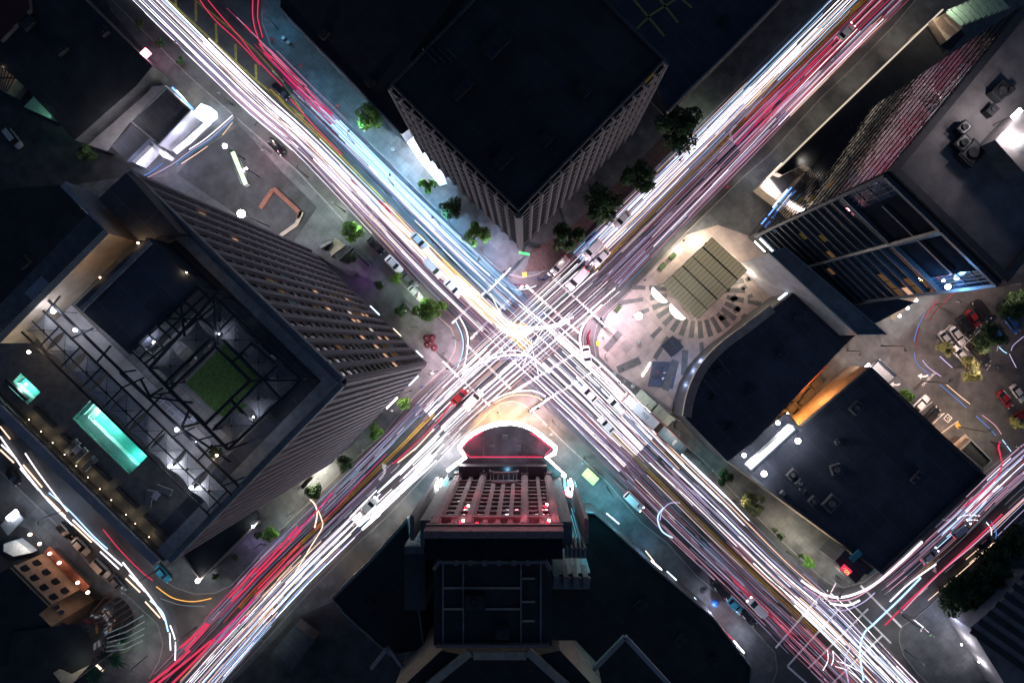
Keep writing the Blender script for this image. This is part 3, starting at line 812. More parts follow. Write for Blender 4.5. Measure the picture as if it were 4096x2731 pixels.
# wall washers and terrace lamps that the photo shows lit
def terrace_lamp(px, py, col, power, r, label, mat):
    t = thing('terrace_lamp', label, 'lamp', W(px, py, ZT + 4))
    c = W(px, py, ZT + 4)
    MB().tube([(c.x, c.y, ZT + 0.05), (c.x, c.y, ZT + 3.75)], 0.04).build('post', 'metal_dark', t)
    MB().ball((c.x, c.y, ZT + 4), r * .6).build('bulb', mat, t)
    lamp_light(t, (c.x, c.y, ZT + 4.6 + r), col, power * 0.17, 0.3)
    lamp_light(t, (c.x, c.y, ZT + 3.9 - r), col, power * 0.16, 0.15)
    return t
CW, CB = (1, 0.97, 1), (0.75, 0.8, 1)
terrace_lamp(301, 1320, CB, 260, 0.36, 'bright white lamp at the upper end of the sail row', 'bulb_white')
terrace_lamp(707, 1718, CB, 260, 0.36, 'bright white lamp on the walkway beside the lawn courtyard', 'bulb_white')
terrace_lamp(780, 1765, CB, 120, 0.22, 'small white lamp by the glass stair of the walkway', 'bulb_white')
terrace_lamp(680, 1865, CB, 220, 0.34, 'bright white lamp below the sail near the pool end', 'bulb_white')
terrace_lamp(765, 1950, CB, 220, 0.34, 'bright white lamp between the last two pale sails', 'bulb_white')
terrace_lamp(867, 1820, (1, 0.7, 0.4), 160, 0.24, 'warm round lamp beside the planted corner of the terrace', 'bulb_warm')
terrace_lamp(115, 1408, (1, 0.72, 0.42), 140, 0.3, 'warm round lamp above the small spa pool', 'bulb_warm')
terrace_lamp(213, 1245, CB, 380, 0.4, 'bluish white lamp at the foot of the long cream wall', 'bulb_white')
terrace_lamp(552, 972, (1, 0.62, 0.3), 150, 0.18, 'amber wall lamp in the corner behind the penthouse', 'bulb_warm')
terrace_lamp(400, 1110, (1, 0.62, 0.3), 90, 0.14, 'amber wall lamp halfway along the cream wall', 'bulb_warm')
terrace_lamp(615, 1370, CB, 320, 0.25, 'white lamp under the lattice by the bar counter', 'bulb_white')
terrace_lamp(875, 1335, CB, 240, 0.14, 'small white lamp at the lattice crossing above the lawn', 'bulb_white')
terrace_lamp(1013, 1668, CB, 240, 0.16, 'small white lamp under the dark sail at the lawn corner', 'bulb_white')
terrace_lamp(745, 1090, (1, 0.75, 0.45), 60, 0.12, 'warm lamp inside the glazed slot beside the dark penthouse', 'bulb_warm')
# pools
for nm, a0, a1, b0, b1 in pools:
    lab = {'pool': 'long turquoise lit swimming pool with steps at one end', 'spa': 'small turquoise lit spa pool in the roof corner'}[nm]
    p = thing('swimming_pool', lab, 'pool', RT((a0 + a1) / 2, (b0 + b1) / 2, ZT - 1.55))
    m = MB()
    m.face([RT(a0, b0, ZT - 1.5), RT(a1, b0, ZT - 1.5), RT(a1, b1, ZT - 1.5), RT(a0, b1, ZT - 1.5)])
    Q = [(a0, b0), (a1, b0), (a1, b1), (a0, b1)]
    for i in range(4):
        (x0, y0), (x1, y1) = Q[i], Q[(i + 1) % 4]
        m.face([RT(x0, y0, ZT - 1.5), RT(x1, y1, ZT - 1.5), RT(x1, y1, ZT - 0.02), RT(x0, y0, ZT - 0.02)])
    m.build('basin', 'pool_tile', p)
    if nm == 'pool':
        MB().prism([RT(a0 + .01, b1 - 1.0), RT(a1 - .01, b1 - 1.0), RT(a1 - .01, b1 - .01), RT(a0 + .01, b1 - .01)], ZT - 1.49, ZT - 0.75).build('bench', 'pool_tile_pale', p)
        for k in range(3):
            MB().prism([RT(a0 + 0.01 + 0.45 * k, b0 + .01), RT(a0 + 0.43 + 0.45 * k, b0 + .01), RT(a0 + 0.43 + 0.45 * k, b1 - 1.01), RT(a0 + 0.01 + 0.45 * k, b1 - 1.01)], ZT - 1.49, ZT - 0.4 - 0.32 * k).build('step', 'pool_tile_pale', p)
        for k in (0.12, 0.34):
            lp = RT(a0 + (a1 - a0) * k + 0.6, b0 + 0.4, ZT - 0.55); MB().ball(lp, 0.1).build('pool_light', 'bulb_small', p)
            lamp_light(p, lp + eb * 0.35, (0.9, 1, 0.95), 120 if k < 0.2 else 90, 0.15)
        lp = RT(a1 - 1.2, (b0 + b1) / 2, ZT - 0.6); lamp_light(p, lp, (0.4, 1, 0.9), 50, 0.2)
    else:
        MB().prism([RT(a0 + .01, b1 - 0.5), RT(a1 - .01, b1 - 0.5), RT(a1 - .01, b1 - .01), RT(a0 + .01, b1 - .01)], ZT - 1.49, ZT - 0.7).build('bench', 'pool_tile_pale', p)
        lp = RT(a0 + 1.1, b0 + 0.8, ZT - 0.5); MB().ball(lp, 0.16).build('pool_light', 'bulb_small', p)
        lamp_light(p, lp + eb * 0.3, (0.9, 1, 0.95), 75, 0.15)
    w = MB().face([RT(a0, b0, ZT - 0.14), RT(a1, b0, ZT - 0.14), RT(a1, b1, ZT - 0.14), RT(a0, b1, ZT - 0.14)])
    w.build('water', 'pool_water', p)
# shade sails
def make_sail(fabric, label, group):
    t = thing('shade_sail', label, 'shade sail', (0, 0, 0), group)
    m = MB(); h = 1.62; N = 6
    def bow(i, j):   # -1..1 grid with edges pulled inward, peak in the middle
        x, y = i / N * 2 - 1, j / N * 2 - 1
        r = max(abs(x), abs(y))
        k = 1 - 0.19 * (1 - (min(abs(x), abs(y)) / r if r else 0) ** 2) * r
        return Vector((x * h * k, y * h * k, 2.9 + 0.34 * (1 - r) ** 1.3))
    for i in range(N):
        for j in range(N):
            m.face([bow(i, j), bow(i + 1, j), bow(i + 1, j + 1), bow(i, j + 1)])
    m.build('fabric', fabric, t, True)
    MB().lathe([(0.001, 3.28), (0.14, 3.26), (0.16, 3.2)], (0, 0, 0.06), 10).build('cap', 'metal_dark', t)
    MB().tube([(0, 0, 0.0), (0, 0, 3.26)], 0.05).build('mast', 'metal_dark', t)
    for s, q in ((1, 1), (-1, 1), (-1, -1), (1, -1)):
        MB().tube([(0, 0, 3.33), (s * h * 0.5, q * h * 0.5, 3.12), (s * h, q * h, 2.96)], 0.025, 4).build('stay', 'metal_dark', t)
    return t
base_a = math.atan2(ea.y, ea.x)
sail = make_sail('fabric_white', '', 'pale shade sails in a row beside the pool')
names = ['topmost', 'second from the top', 'third from the top', 'fourth from the top', 'middle', 'fourth from the bottom', 'third from the bottom', 'second from the bottom', 'bottom end']
for i, (x, y) in enumerate(((176,1321),(259,1403),(348,1488),(427,1569),(506,1643),(590,1723),(665,1802),(750,1875),(838,1963))):
    o = sail if i == 0 else copy_tree(sail)
    o.location = W(x, y, ZT + 3.2) - Vector((0, 0, 3.18)); o.rotation_euler.z = base_a
    o['label'] = 'pale square shade sail, %s one of the row along the pool' % names[i]
dsail = make_sail('fabric_dark', '', 'dark shade sails round the lawn')
dn = ['at the top corner of the lawn court', 'upper left of the lawn, nearest the lattice corner', 'left of the lawn beside the bar lattice', 'above the lawn on the street side', 'right of the lawn on the street side', 'at the right corner of the lawn court', 'below the right corner of the lawn', 'at the bottom corner of the lawn court']
for i, (x, y) in enumerate(((812,412),(625,570),(408,780),(940,567),(1130,750),(1285,875),(1125,1055),(910,1265))):
    o = dsail if i == 0 else copy_tree(dsail)
    o.location = W(480 + x / 2.036, 1080 + y / 2.036, ZT + 3.2) - Vector((0, 0, 3.18)); o.rotation_euler.z = base_a
    o['label'] = 'dark square shade sail ' + dn[i]
# steel lattice over the courtyard and walkway
lat = thing('steel_pergola', 'black steel lattice frame standing over the roof lawn and walkway', 'pergola', W(850, 1500, ZT))
def zc(p): return W(480 + p[0] / 2.036, 1080 + p[1] / 2.036, ZT + 4.6)
segs = [((770,210),(1485,890)),((770,210),(240,800)),((1485,890),(880,1460)),((240,800),(880,1460)),((780,620),(1060,900)),((1060,900),(690,1260)),((780,620),(400,980)),((840,570),(1160,890)),((1160,890),(760,1300)),((780,520),(360,930)),
        ((770,210),(778,620)),((1485,895),(1060,900)),((90,650),(630,130)),((160,720),(720,180)),((205,760),(770,290)),((90,650),(700,1260)),((630,130),(770,270)),((150,590),(290,720)),((225,515),(350,630)),((300,445),(420,560)),((355,390),(480,510)),((430,315),(545,425)),((510,235),(640,360)),
        ((495,255),(528,540)),((350,395),(670,400)),((620,340),(780,500)),((920,740),(1080,590)),((910,1060),(1110,1260)),((930,370),(780,520)),((1080,600),(1260,760)),((1170,890),(1310,1050)),((1400,980),(1330,1060)),((590,720),(550,760)),((905,1060),(1000,1165)),((1160,890),(1290,770)),((400,980),(700,1270)),((240,1030),(590,1080)),((0,835),(500,1290)),((500,1290),(900,1560)),((0,835),(130,815)),((170,890),(240,1020)),((240,1030),(350,960)),((500,1280),(570,1130)),((610,1390),(760,1350)),((720,1440),(880,1420)),((860,1420),(960,1380)),((930,740),(1000,680))]
for i, (a, b) in enumerate(segs):
    A_, B_ = zc(a), zc(b)
    w = 0.3 if i < 10 else 0.2
    MB().beam(A_ + Vector((0, 0, 0.004 * (i % 12))), B_ + Vector((0, 0, 0.004 * (i % 12))), w, w).build('beam', 'metal_dark', lat)
for p in ((770,210),(1485,890),(880,1460),(240,800),(778,520),(360,930),(760,1300),(1160,890),(90,650),(630,130),(240,1020),(490,1280)):
    q = zc(p); MB().beam((q.x, q.y, ZT + 0.05), (q.x, q.y, ZT + 4.5), 0.2, 0.2).build('post', 'metal_dark', lat)
a_, b_ = ab(506, 1643, ZT + 3.2)
for o_ in (-1.72, 1.72, 0):
    MB().beam(RT(a_ - 16, b_ + o_, ZT + 3.55), RT(a_ + 15.5, b_ + o_, ZT + 3.55), .2 if o_ else .1, .16).build('beam', 'metal_dark', lat)
for k in range(10):
    MB().beam(RT(a_ - 15.4 + k * 3.35, b_ - 1.7, ZT + 3.62), RT(a_ - 15.4 + k * 3.35, b_ + 1.7, ZT + 3.62), .16, .12).build('beam', 'metal_dark', lat)
MB().beam(RT(a_ - 16, b_ - 3.3, ZT + 4.2), RT(a_ + 15.5, b_ - 3.3, ZT + 4.2), .26, .22).build('beam', 'metal_dark', lat)
for k in range(8):
    MB().beam(RT(a_ - 14 + k * 4.0, b_ - 1.75, ZT + 3.9), RT(a_ - 14 + k * 4.0 + (1.2 if k % 2 else 0), b_ - 4.6, ZT + 4.3), .18, .16).build('beam', 'metal_dark', lat)
# furniture of the terrace
def lounger():
    t = thing('sun_lounger', '', 'sun lounger', (0, 0, 0), 'sun loungers on the roof terrace')
    f = MB()
    for y in (-0.36, 0.36): f.beam((-1.0, y, 0.3), (1.0, y, 0.3), 0.06, 0.06)
    for x in (-0.97, 0.97): f.beam((x, -0.33, 0.3), (x, 0.33, 0.3), 0.06, 0.06)
    f.build('frame', 'metal_white', t)
    MB().box((-0.25, 0), 1.4, 0.66, 0.331, 0.42).build('mattress', 'fabric_dark', t)
    MB().beam((0.46, 0, 0.36), (0.98, 0, 0.72), 0.66, 0.08, (0, 0, 1)).build('backrest', 'fabric_dark', t)
    for x, y in ((-0.9, -0.33), (-0.9, 0.33), (0.9, -0.33), (0.9, 0.33)):
        MB().beam((x, y, 0.0), (x, y, 0.27), 0.05, 0.05).build('leg', 'metal_white', t)
    return t
lg = lounger()
for i, (x, y, a, lb) in enumerate(((296,1785,44,'dark sun lounger nearest the pool steps in the row of three'), (328,1817,44,'dark sun lounger in the middle of the row of three'), (365,1852,44,'dark sun lounger at the lower end of the row of three'), (662,1957,-20,'dark sun lounger lying crosswise below the pool end'), (603,1990,80,'dark sun lounger standing upright on the plan beside a small table'), (712,1478,40,'dark sun lounger on the courtyard floor left of the lawn'), (1075,1615,38,'dark sun lounger under the lattice right of the lawn'), (1060,1415,135,'dark sun lounger on the street side above the lawn'))):
    o = lg if i == 0 else copy_tree(lg)
    o.location = W(x, y, ZT + 0.045); o.rotation_euler.z = math.radians(a); o['label'] = lb
def low_table(px, py, ang, label, mat='deck_light'):
    c = W(px, py, ZT + 0.05); t = thing('low_table', label, 'table', c)
    MB().box(c, 1.0, 0.75, ZT + 0.42, ZT + 0.5, ang).build('tabletop', mat, t)
    for sx, sy in ((-.4, -.28), (.4, -.28), (.4, .28), (-.4, .28)):
        q = c + Vector((sx * math.cos(ang) - sy * math.sin(ang), sx * math.sin(ang) + sy * math.cos(ang), 0))
        MB().beam((q.x, q.y, ZT + .05), (q.x, q.y, ZT + .42), .06, .06).build('leg', 'metal_dark', t)
low_table(316, 1795, 0.8, 'small grey table between the upper two loungers'); low_table(632, 1978, 0.9, 'small grey table between the two crossed loungers')
low_table(794, 1417, 0.8, 'white low table left of the lawn', 'metal_white'); low_table(845, 1366, 0.8, 'white low table at the top corner of the lawn', 'metal_white')
low_table(1090, 1437, 0.8, 'white low table on the street side of the lawn', 'metal_white'); low_table(782, 1675, 0.75, 'blue white low table below the lawn steps', 'busroof')
low_table(600, 1380, 0.8, 'lit white bar table under the lattice', 'metal_white'); low_table(655, 1322, 0.8, 'pale bar table nearest the dark penthouse', 'metal_white')
# skylight with glazing bars on the walkway side
sk = thing('glass_skylight', 'sloping pale glass roof with white bars beside the walkway', 'skylight', W(700, 1640, ZT))
MB().prism(at([(612,1592),(638,1572),(772,1690),(745,1712)], ZT + 0.6), ZT + 0.05, ZT + 0.6).build('pane', 'sign_pale', sk)
for k in range(6):
    a = (612 + 133 * k / 5, 1592 + 120 * k / 5); b = (638 + 134 * k / 5, 1572 + 118 * k / 5)
    MB().beam(W(*a, ZT + .65), W(*b, ZT + .65), .08, .09).build('bar', 'metal_white', sk)
MB().beam(W(625, 1582, ZT + .69), W(758, 1701, ZT + .69), .08, .09).build('bar', 'metal_white', sk)
# low garden wall with planters and small warm lights along the pool deck edge
rail = thing('roof_parapet', 'long dark roof parapet with glass rail beside the pool deck', 'wall', RT(La / 2, Lb, ZT))
MB().prism([RT(5, Lb - .35), RT(La - .02, Lb - .35), RT(La - .02, Lb - .05), RT(5, Lb - .05)], ZT + .002, ZT + 1.0).build('wall', 'spandrel_dark', rail)
MB().beam(RT(5, Lb - .2, ZT + 1.1), RT(La, Lb - .2, ZT + 1.1), .06, .06).build('handrail', 'metal_grey', rail)
k = 0
edge_l = []
for x, y in ((115,1690),(162,1738),(208,1783),(255,1830),(302,1875),(347,1921),(395,1967),(440,2011),(500,2068),(540,2100),(590,2158)):
    a, b = ab(x, y)
    t = thing('deck_light', 'low warm deck light in the planter strip along the pool deck edge', 'lamp', RT(a, Lb - 0.75, ZT), 'deck lights along the parapet')
    c = RT(a, Lb - 0.75, ZT + 0.5)
    MB().tube([(c.x, c.y, ZT + .03), (c.x, c.y, ZT + .45)], .03, 5).build('stem', 'metal_dark', t)
    MB().ball(c, .06, 8, 5).build('bulb', 'bulb_lantern', t)
    lamp_light(t, c + Vector((0, 0, 0.25)) - eb * 0.3, (1, 0.78, 0.42), 4, .1)
for k in range(6):
    a = 7 + k * 4.6
    pl = MB().prism([RT(a, Lb - 2.35), RT(a + 3.4, Lb - 2.35), RT(a + 3.4, Lb - 1.95), RT(a, Lb - 1.95)], ZT + .003, ZT + .45).build('deck_planter', 'spandrel_dark')
    tag(pl, 'long dark planter box on the pool deck edge', 'planter', 'planter boxes along the pool deck edge')

# outer wall ledge on the street side below the pool deck and its ground floor wing
ledge = thing('street_wall', 'long grey ledge below the hotel along the lower left street', 'wall', W(300, 2000, 0))
MB().prism(at([(0,1670),(395,2052),(610,2262),(640,2240),(420,2030),(0,1618)], 9), 0.14, 9).build('body', 'stucco_grey', ledge)
# annex roof at the lower corner with lit edge
an = thing('corner_annex', 'dark flat annex roof with a pale lit edge beside the lower avenue', 'building', W(880, 2230, 0))
ap = at([(720,2170),(1020,1960),(1075,2010),(1010,2110),(800,2318)], 5)
ap = at([(712,2195),(1010,1990),(1040,2080),(805,2315)], 5)
MB().prism(ap, 0.14, 5).build('body', 'roof_dark', an)
MB().face([(p.x, p.y, 5.02) for p in ap]).build('roof', 'roof_black', an)
e = at([(1040,2080),(805,2315),(712,2195)], 5)
MB().strip([(p.x, p.y) for p in e], 0.4, 0.6, 5.5).build('parapet', 'coping_warm', an)
# ---- south: the deco theatre tower with its lit marquee
th = thing('theatre_tower', 'art deco stone tower with ribbed front, red lamps and glowing marquee', 'theatre', W(1960, 2050, 0))
ZF = 52
fl, fr = W(1699, 2150, ZF), W(2251, 2150, ZF)
Y0 = fl.y; X0, X1 = fl.x, fr.x
wid = X1 - X0
# front slab
MB().prism([(X0, Y0), (X1, Y0), (X1, Y0 - 3.2), (X0, Y0 - 3.2)], 0.14, ZF).build('front_block', 'recess_black', th)
def fbox(x0, x1, dep, z0, z1, nm, mat='stone_deco', base=0.0):
    return MB().prism([(x0, Y0 + base), (x1, Y0 + base), (x1, Y0 + base + dep), (x0, Y0 + base + dep)], z0, z1).build(nm, mat, th)
# piers (fractions of the width) as in the photo: broad outer ones, slim inner ones
ps = [(0.0, 0.075, 1.0), (0.155, 0.195, 0.8), (0.265, 0.33, 1.0), (0.40, 0.437, 0.8), (0.497, 0.534, 0.8), (0.594, 0.631, 0.8), (0.69, 0.757, 1.0), (0.838, 0.872, 0.8), (0.925, 1.0, 1.0)]
for i, (a, b, dp) in enumerate(ps):
    z0 = 9 if i in (0, 1, 2, 6, 7, 8) else 17
    fbox(X0 + wid * a, X0 + wid * b, dp, z0, ZF - 3.2, 'pier')
    if b - a > 0.06:
        fbox(X0 + wid * (a + 0.012), X0 + wid * (b - 0.012), 0.3, z0 + 1, ZF - 3.6, 'pier', 'stone_deco', dp + 0.001)
for k in range(12):
    z = 12 + k * 3.1
    fbox(X0 + 0.06, X1 - 0.06, 0.32, z, z + 1.1, 'spandrel', 'stone_deco')
    fbox(X0 + 0.06, X1 - 0.06, 0.1, z + 1.1, z + 3.1, 'glazing', 'glass_dark')
fbox(X0 - 0.05, X1 + 0.05, 1.15, 44.0, 44.5, 'string_course')
fbox(X0 - 0.25, X1 + 0.25, 1.3, ZF - 3.19, ZF - 2.4, 'cornice')
fbox(X0 - 0.15, X1 + 0.15, 1.1, ZF - 2.39, ZF + 0.35, 'cornice')
for i in range(len(ps) - 1):
    a, b = ps[i][1], ps[i + 1][0]
    xm = X0 + wid * (a + b) / 2; w2 = wid * (b - a) / 2
    m = MB()
    m.tube([(xm + w2 * math.cos(t), Y0 + 0.75, ZF - 4.4 + 1.0 * math.sin(t)) for t in [math.pi * q / 6 for q in range(7)]], 0.42, 6)
    m.build('arch', 'stone_deco', th)
    if i not in (2, 3, 4, 5):
        m = MB()
        m.tube([(xm + w2 * math.cos(t), Y0 + 0.7, 14.6 + 0.8 * math.sin(t)) for t in [math.pi * q / 6 for q in range(7)]], 0.32, 6)
        m.build('arch', 'stone_deco', th)
# lower barrel arch with glazing over the entrance
xm = X0 + wid * 0.513; rw = wid * 0.14
m = MB()
for dz, dy in ((0, 0.9), (-2.4, 2.4)):
    m.tube([(xm + rw * math.cos(t), Y0 + dy, 15.6 + dz + 2.2 * math.sin(t)) for t in [math.pi * q / 10 for q in range(11)]], 0.28, 6)
for q in range(1, 8):
    t = math.pi * q / 8
    m.beam((xm + rw * math.cos(t), Y0 + 0.9, 15.6 + 2.2 * math.sin(t)), (xm + rw * math.cos(t), Y0 + 2.4, 13.2 + 2.2 * math.sin(t)), 0.16, 0.16)
m.build('entrance_arch', 'stone_deco', th)
for i in (0, 2, 6, 8):
    a, b = ps[i][0], ps[i][1]
    fbox(X0 + wid * a - 0.1, X0 + wid * b + 0.1, 1.6, 9.0, 11.5, 'pier_foot', 'stone_deco')
# lower body, setback tiers beside the front
MB().prism([(X0 - 2.6, Y0 - 0.6), (X0 - 0.06, Y0 - 0.6), (X0 - 0.06, Y0 - 5), (X0 - 2.6, Y0 - 5)], 0.14, 40).build('side_wing', 'stone_deco_cool', th)
MB().prism([(X1 + 0.06, Y0 - 0.6), (X1 + 2.2, Y0 - 0.6), (X1 + 2.2, Y0 - 5), (X1 + 0.06, Y0 - 5)], 0.14, 41).build('side_wing', 'stone_deco_cool', th)
# main block, right and left wings
ZM = 45
mb = at([(1735,2232),(2208,2232),(2208,2580),(1735,2580)], ZM)
MB().prism([(p.x, min(p.y, Y0 - 3.25)) for p in mb], 0.14, ZM).build('main_block', 'spandrel_dark', th)
MB().face([(p.x, p.y, ZM + .02) for p in mb]).build('roof', 'roof_black', th)
c0, c1 = at([(1735,2230),(2205,2230)], ZM)
cy = c0.y + 0.1
for h, dp in ((0.0, 0.9), (0.75, 0.6)):
    MB().prism([(c0.x + 0.8, cy - 0.1), (c1.x - 0.8, cy - 0.1), (c1.x, cy - 1.5), (c1.x - 0.5, cy - 1.7), (c1.x - 1.1, cy - 0.6), (c0.x + 1.1, cy - 0.6), (c0.x + 0.5, cy - 1.7), (c0.x, cy - 1.5)], ZM + 0.03 + h, ZM + 0.75 + h).build('cornice', 'stone_deco_cool', th)
for q in range(6):
    x = c0.x + (c1.x - c0.x) * (0.2 + 0.12 * q)
    MB().box((x, cy - 0.25), 0.7, 0.9, ZM + 1.51, ZM + 2.0).build('merlon', 'stone_deco_cool', th)
for x in (1772, 1853, 2084, 2163):
    MB().beam(W(x, 2245, ZM + .12), W(x, 2575, ZM + .12), .25, .18).build('roof_seam', 'coping', th)
for y, xa, xb in ((2350, 1775, 2080), (2434, 1775, 2080), (2312, 2088, 2140), (2405, 2088, 2140), (2482, 2088, 2140)):
    MB().beam(W(xa, y, ZM + .12), W(xb, y, ZM + .12), .32, .2).build('roof_seam', 'coping_warm', th)
MB().prism(at([(1745,2568),(2195,2568),(2195,2580),(1745,2580)], ZM), ZM + .03, ZM + .9).build('parapet', 'stone_deco', th)
ZR = 38
rw_ = at([(2165,2300),(2362,2290),(2368,2560),(2165,2560)], ZR)
MB().prism(rw_, 0.14, ZR).build('wing', 'spandrel_dark', th)
MB().face([(p.x, p.y, ZR + .02) for p in rw_]).build('roof', 'roof_black', th)
for (x0, x1, y0, y1, z) in ((2165,2360,2290,2345,ZR),(2258,2345,2175,2222,41)):
    q = at([(x0, y0 + 12), (x1, y0 + 12), (x1 - 4, y1), (x0 + 2, y1)], z)
    MB().prism(q, z + .03, z + 1.2).build('cornice', 'stone_deco_cool', th)
    n = 5
    for k in range(n):
        xa = x0 + (x1 - x0) * (k + 0.2) / n; xb = x0 + (x1 - x0) * (k + 0.75) / n
        MB().prism(at([(xa, y0), (xb, y0), (xb, y1 - 8), (xa, y1 - 8)], z), z - 4, z + 1.9).build('buttress', 'stone_deco_cool', th)
lq = at([(1618,2182),(1700,2182),(1700,2440),(1618,2440)], 36)
MB().prism(lq, 0.14, 36).build('wing', 'spandrel_dark', th)
MB().prism(at([(1622,2178),(1698,2178),(1698,2206),(1622,2206)], 36), 36.02, 37).build('cornice', 'stone_deco_cool', th)
# slanted side screens with reflected cyan light put in as teal and glowing strips, hung from the wings
for (x0, y0, x1, y1, z, xs) in ((1780, 1925, 1640, 2168, 30, -1), (2255, 1930, 2338, 2180, 30, 1)):
    a, b = W(x0, y0, 8), W(x1, y1, 40)
    MB().prism([(b.x, b.y + 0.3), (b.x + xs * 0.0 + 0.7, b.y + 0.3), (b.x + 0.7, b.y + 4.5), (b.x, b.y + 4.5)], 8, 40).build('side_screen', 'stone_deco_cool', th)
    for k in range(5): MB().beam((b.x + (0.75 if xs < 0 else -0.05), b.y - .6 - k * .8, 10), (b.x + (0.75 if xs < 0 else -0.05), b.y - .6 - k * .8, 38 - k * 3), .1, .28).build('cyan_sheen_strip', 'teal_panel' if k % 2 else 'window_cool', th)
# marquee canopy
ZK = 6.5
arc = [(1838,1786),(1862,1757),(1890,1735),(1925,1716),(1960,1703),(2004,1694),(2048,1692),(2092,1700),(2130,1716),(2158,1737),(2182,1757),(2205,1775),(2222,1790)]
mq = at(arc + [(2216,1808),(2180,1828),(1862,1828)], ZK)
MB().prism(mq, ZK - 0.9, ZK).build('marquee_canopy', 'stone_deco_cool', th)
MB().face([(p.x, p.y, ZK + .02) for p in mq]).build('marquee_roof', 'roof_grey', th)
edge = at([(1790,1885),(1800,1876),(1862,1830),(1850,1810),(1836,1790)] + arc + [(2218,1812),(2186,1830),(2215,1862),(2262,1908)], ZK)
es = [Vector((p.x, p.y)) for p in edge]
MB().strip(es, 0.75, 0.75, ZK + 0.1).build('marquee_light', 'neon_white', th)
MB().strip([Vector((p.x, p.y)) for p in at([(1846,1795),(1870,1768),(1895,1747),(1930,1728)], ZK)], 0.12, 0.15, ZK + 0.25).build('marquee_neon', 'neon_red', th)
MB().strip([Vector((p.x, p.y)) for p in at([(2120,1730),(2150,1748),(2176,1770),(2206,1792),(2180,1818)], ZK)], 0.12, 0.15, ZK + 0.25).build('marquee_neon', 'neon_red', th)
MB().strip([Vector((p.x, p.y)) for p in at([(1850,1800),(1880,1826),(2170,1826)], ZK)], 0.1, 0.15, ZK + 0.25).build('marquee_neon', 'neon_red', th)
for (x0, y0, x1, y1) in ((1958,1780,1978,1806),(2062,1780,2084,1806),(2010,1738,2030,1755)):
    MB().prism(at([(x0,y0),(x1,y0),(x1,y1),(x0,y1)], ZK), ZK + .03, ZK + .7).build('roof_hatch', 'stone_deco_cool', th)
# flat foyer roof behind, washed with teal
fo = at([(1868,1832),(2180,1832),(2250,1895),(2235,1910),(1790,1910),(1792,1890)], ZK + 1)
MB().prism(fo, 0.14, ZK + 1).build('foyer', 'roof_grey', th)
MB().prism([(X0 + 1, Y0 + 3.0), (X1 - 1, Y0 + 3.0), (X1 - 1, Y0 + 0.01), (X0 + 1, Y0 + 0.01)], 0.15, 11).build('foyer', 'spandrel_dark', th)
for x, y in ((1935,1875),(2108,1875)):
    MB().tube([W(x, y - 130, ZK + .6), W(x, y + 40, 15)], .05, 5).build('stay_cable', 'metal_dark', th)
lamp_light(th, W(1800, 1880, ZK + 4), (0.1, 0.85, 1.0), 90, 0.3)
lamp_light(th, W(2235, 1885, ZK + 4), (0.1, 0.85, 1.0), 90, 0.3)
lamp_light(th, W(2030, 1880, ZK + 5), (0.3, 0.7, 1.0), 60, 0.3)
lamp_light(th, W(2030, 1790, ZK + 5), (0.75, 0.72, 1.0), 170, 0.4)  # fill light added to brighten the middle of the marquee roof
lamp_light(th, W(1890, 1770, ZK + 1.6), (1.0, 0.08, 0.2), 70, 0.2)
lamp_light(th, W(2170, 1780, ZK + 1.6), (1.0, 0.08, 0.2), 70, 0.2)
# orange soffit lamps under the canopy
for x, y in ((1930,1690),(2000,1672),(2070,1672),(2130,1695),(2195,1750)):
    p = W(x, y, 4.6)
    lamp_light(th, p, (1.0, 0.55, 0.22), 2200 if x < 2100 else 900, 0.25, 150, aim=p + Vector((0, 0, -4)))
for x, y in ((1800,1790),(1760,1840)):
    p = W(x, y, 5); lamp_light(th, p, (1, 0.93, 0.97), 1300, 0.3)  # white lights added for the glare on the road beside the marquee
# red floods and lamps on the front
for a, zz in ((0.235, 46.5), (0.90, 46.5), (0.90, 36.0), (0.235, 37.0), (0.36, 47)):
    x = X0 + wid * a
    MB().ball((x, Y0 + 0.75, zz), 0.3, 8, 5).build('red_lamp', 'taillight_on', th)
    if a != 0.36: MB().ball((x + 0.25, Y0 + 0.7, zz - 1.4), 0.24, 8, 5).build('flood_lamp', 'bulb_small', th)
for a, zz, pw in ((0.235, 46.5, 260), (0.90, 46.5, 420), (0.70, 46.5, 300), (0.45, 46.5, 240), (0.90, 37, 240), (0.3, 30, 160), (0.65, 26, 200)):
    lamp_light(th, (X0 + wid * a, Y0 + 3.0, zz - 1), (1.0, 0.16, 0.24), pw * .5, 0.3)
for a in (0.1, 0.5, 0.9):
    lamp_light(th, (X0 + wid * a, Y0 + 7, 17), (0.9, 0.72, 0.95), 55, 0.6)
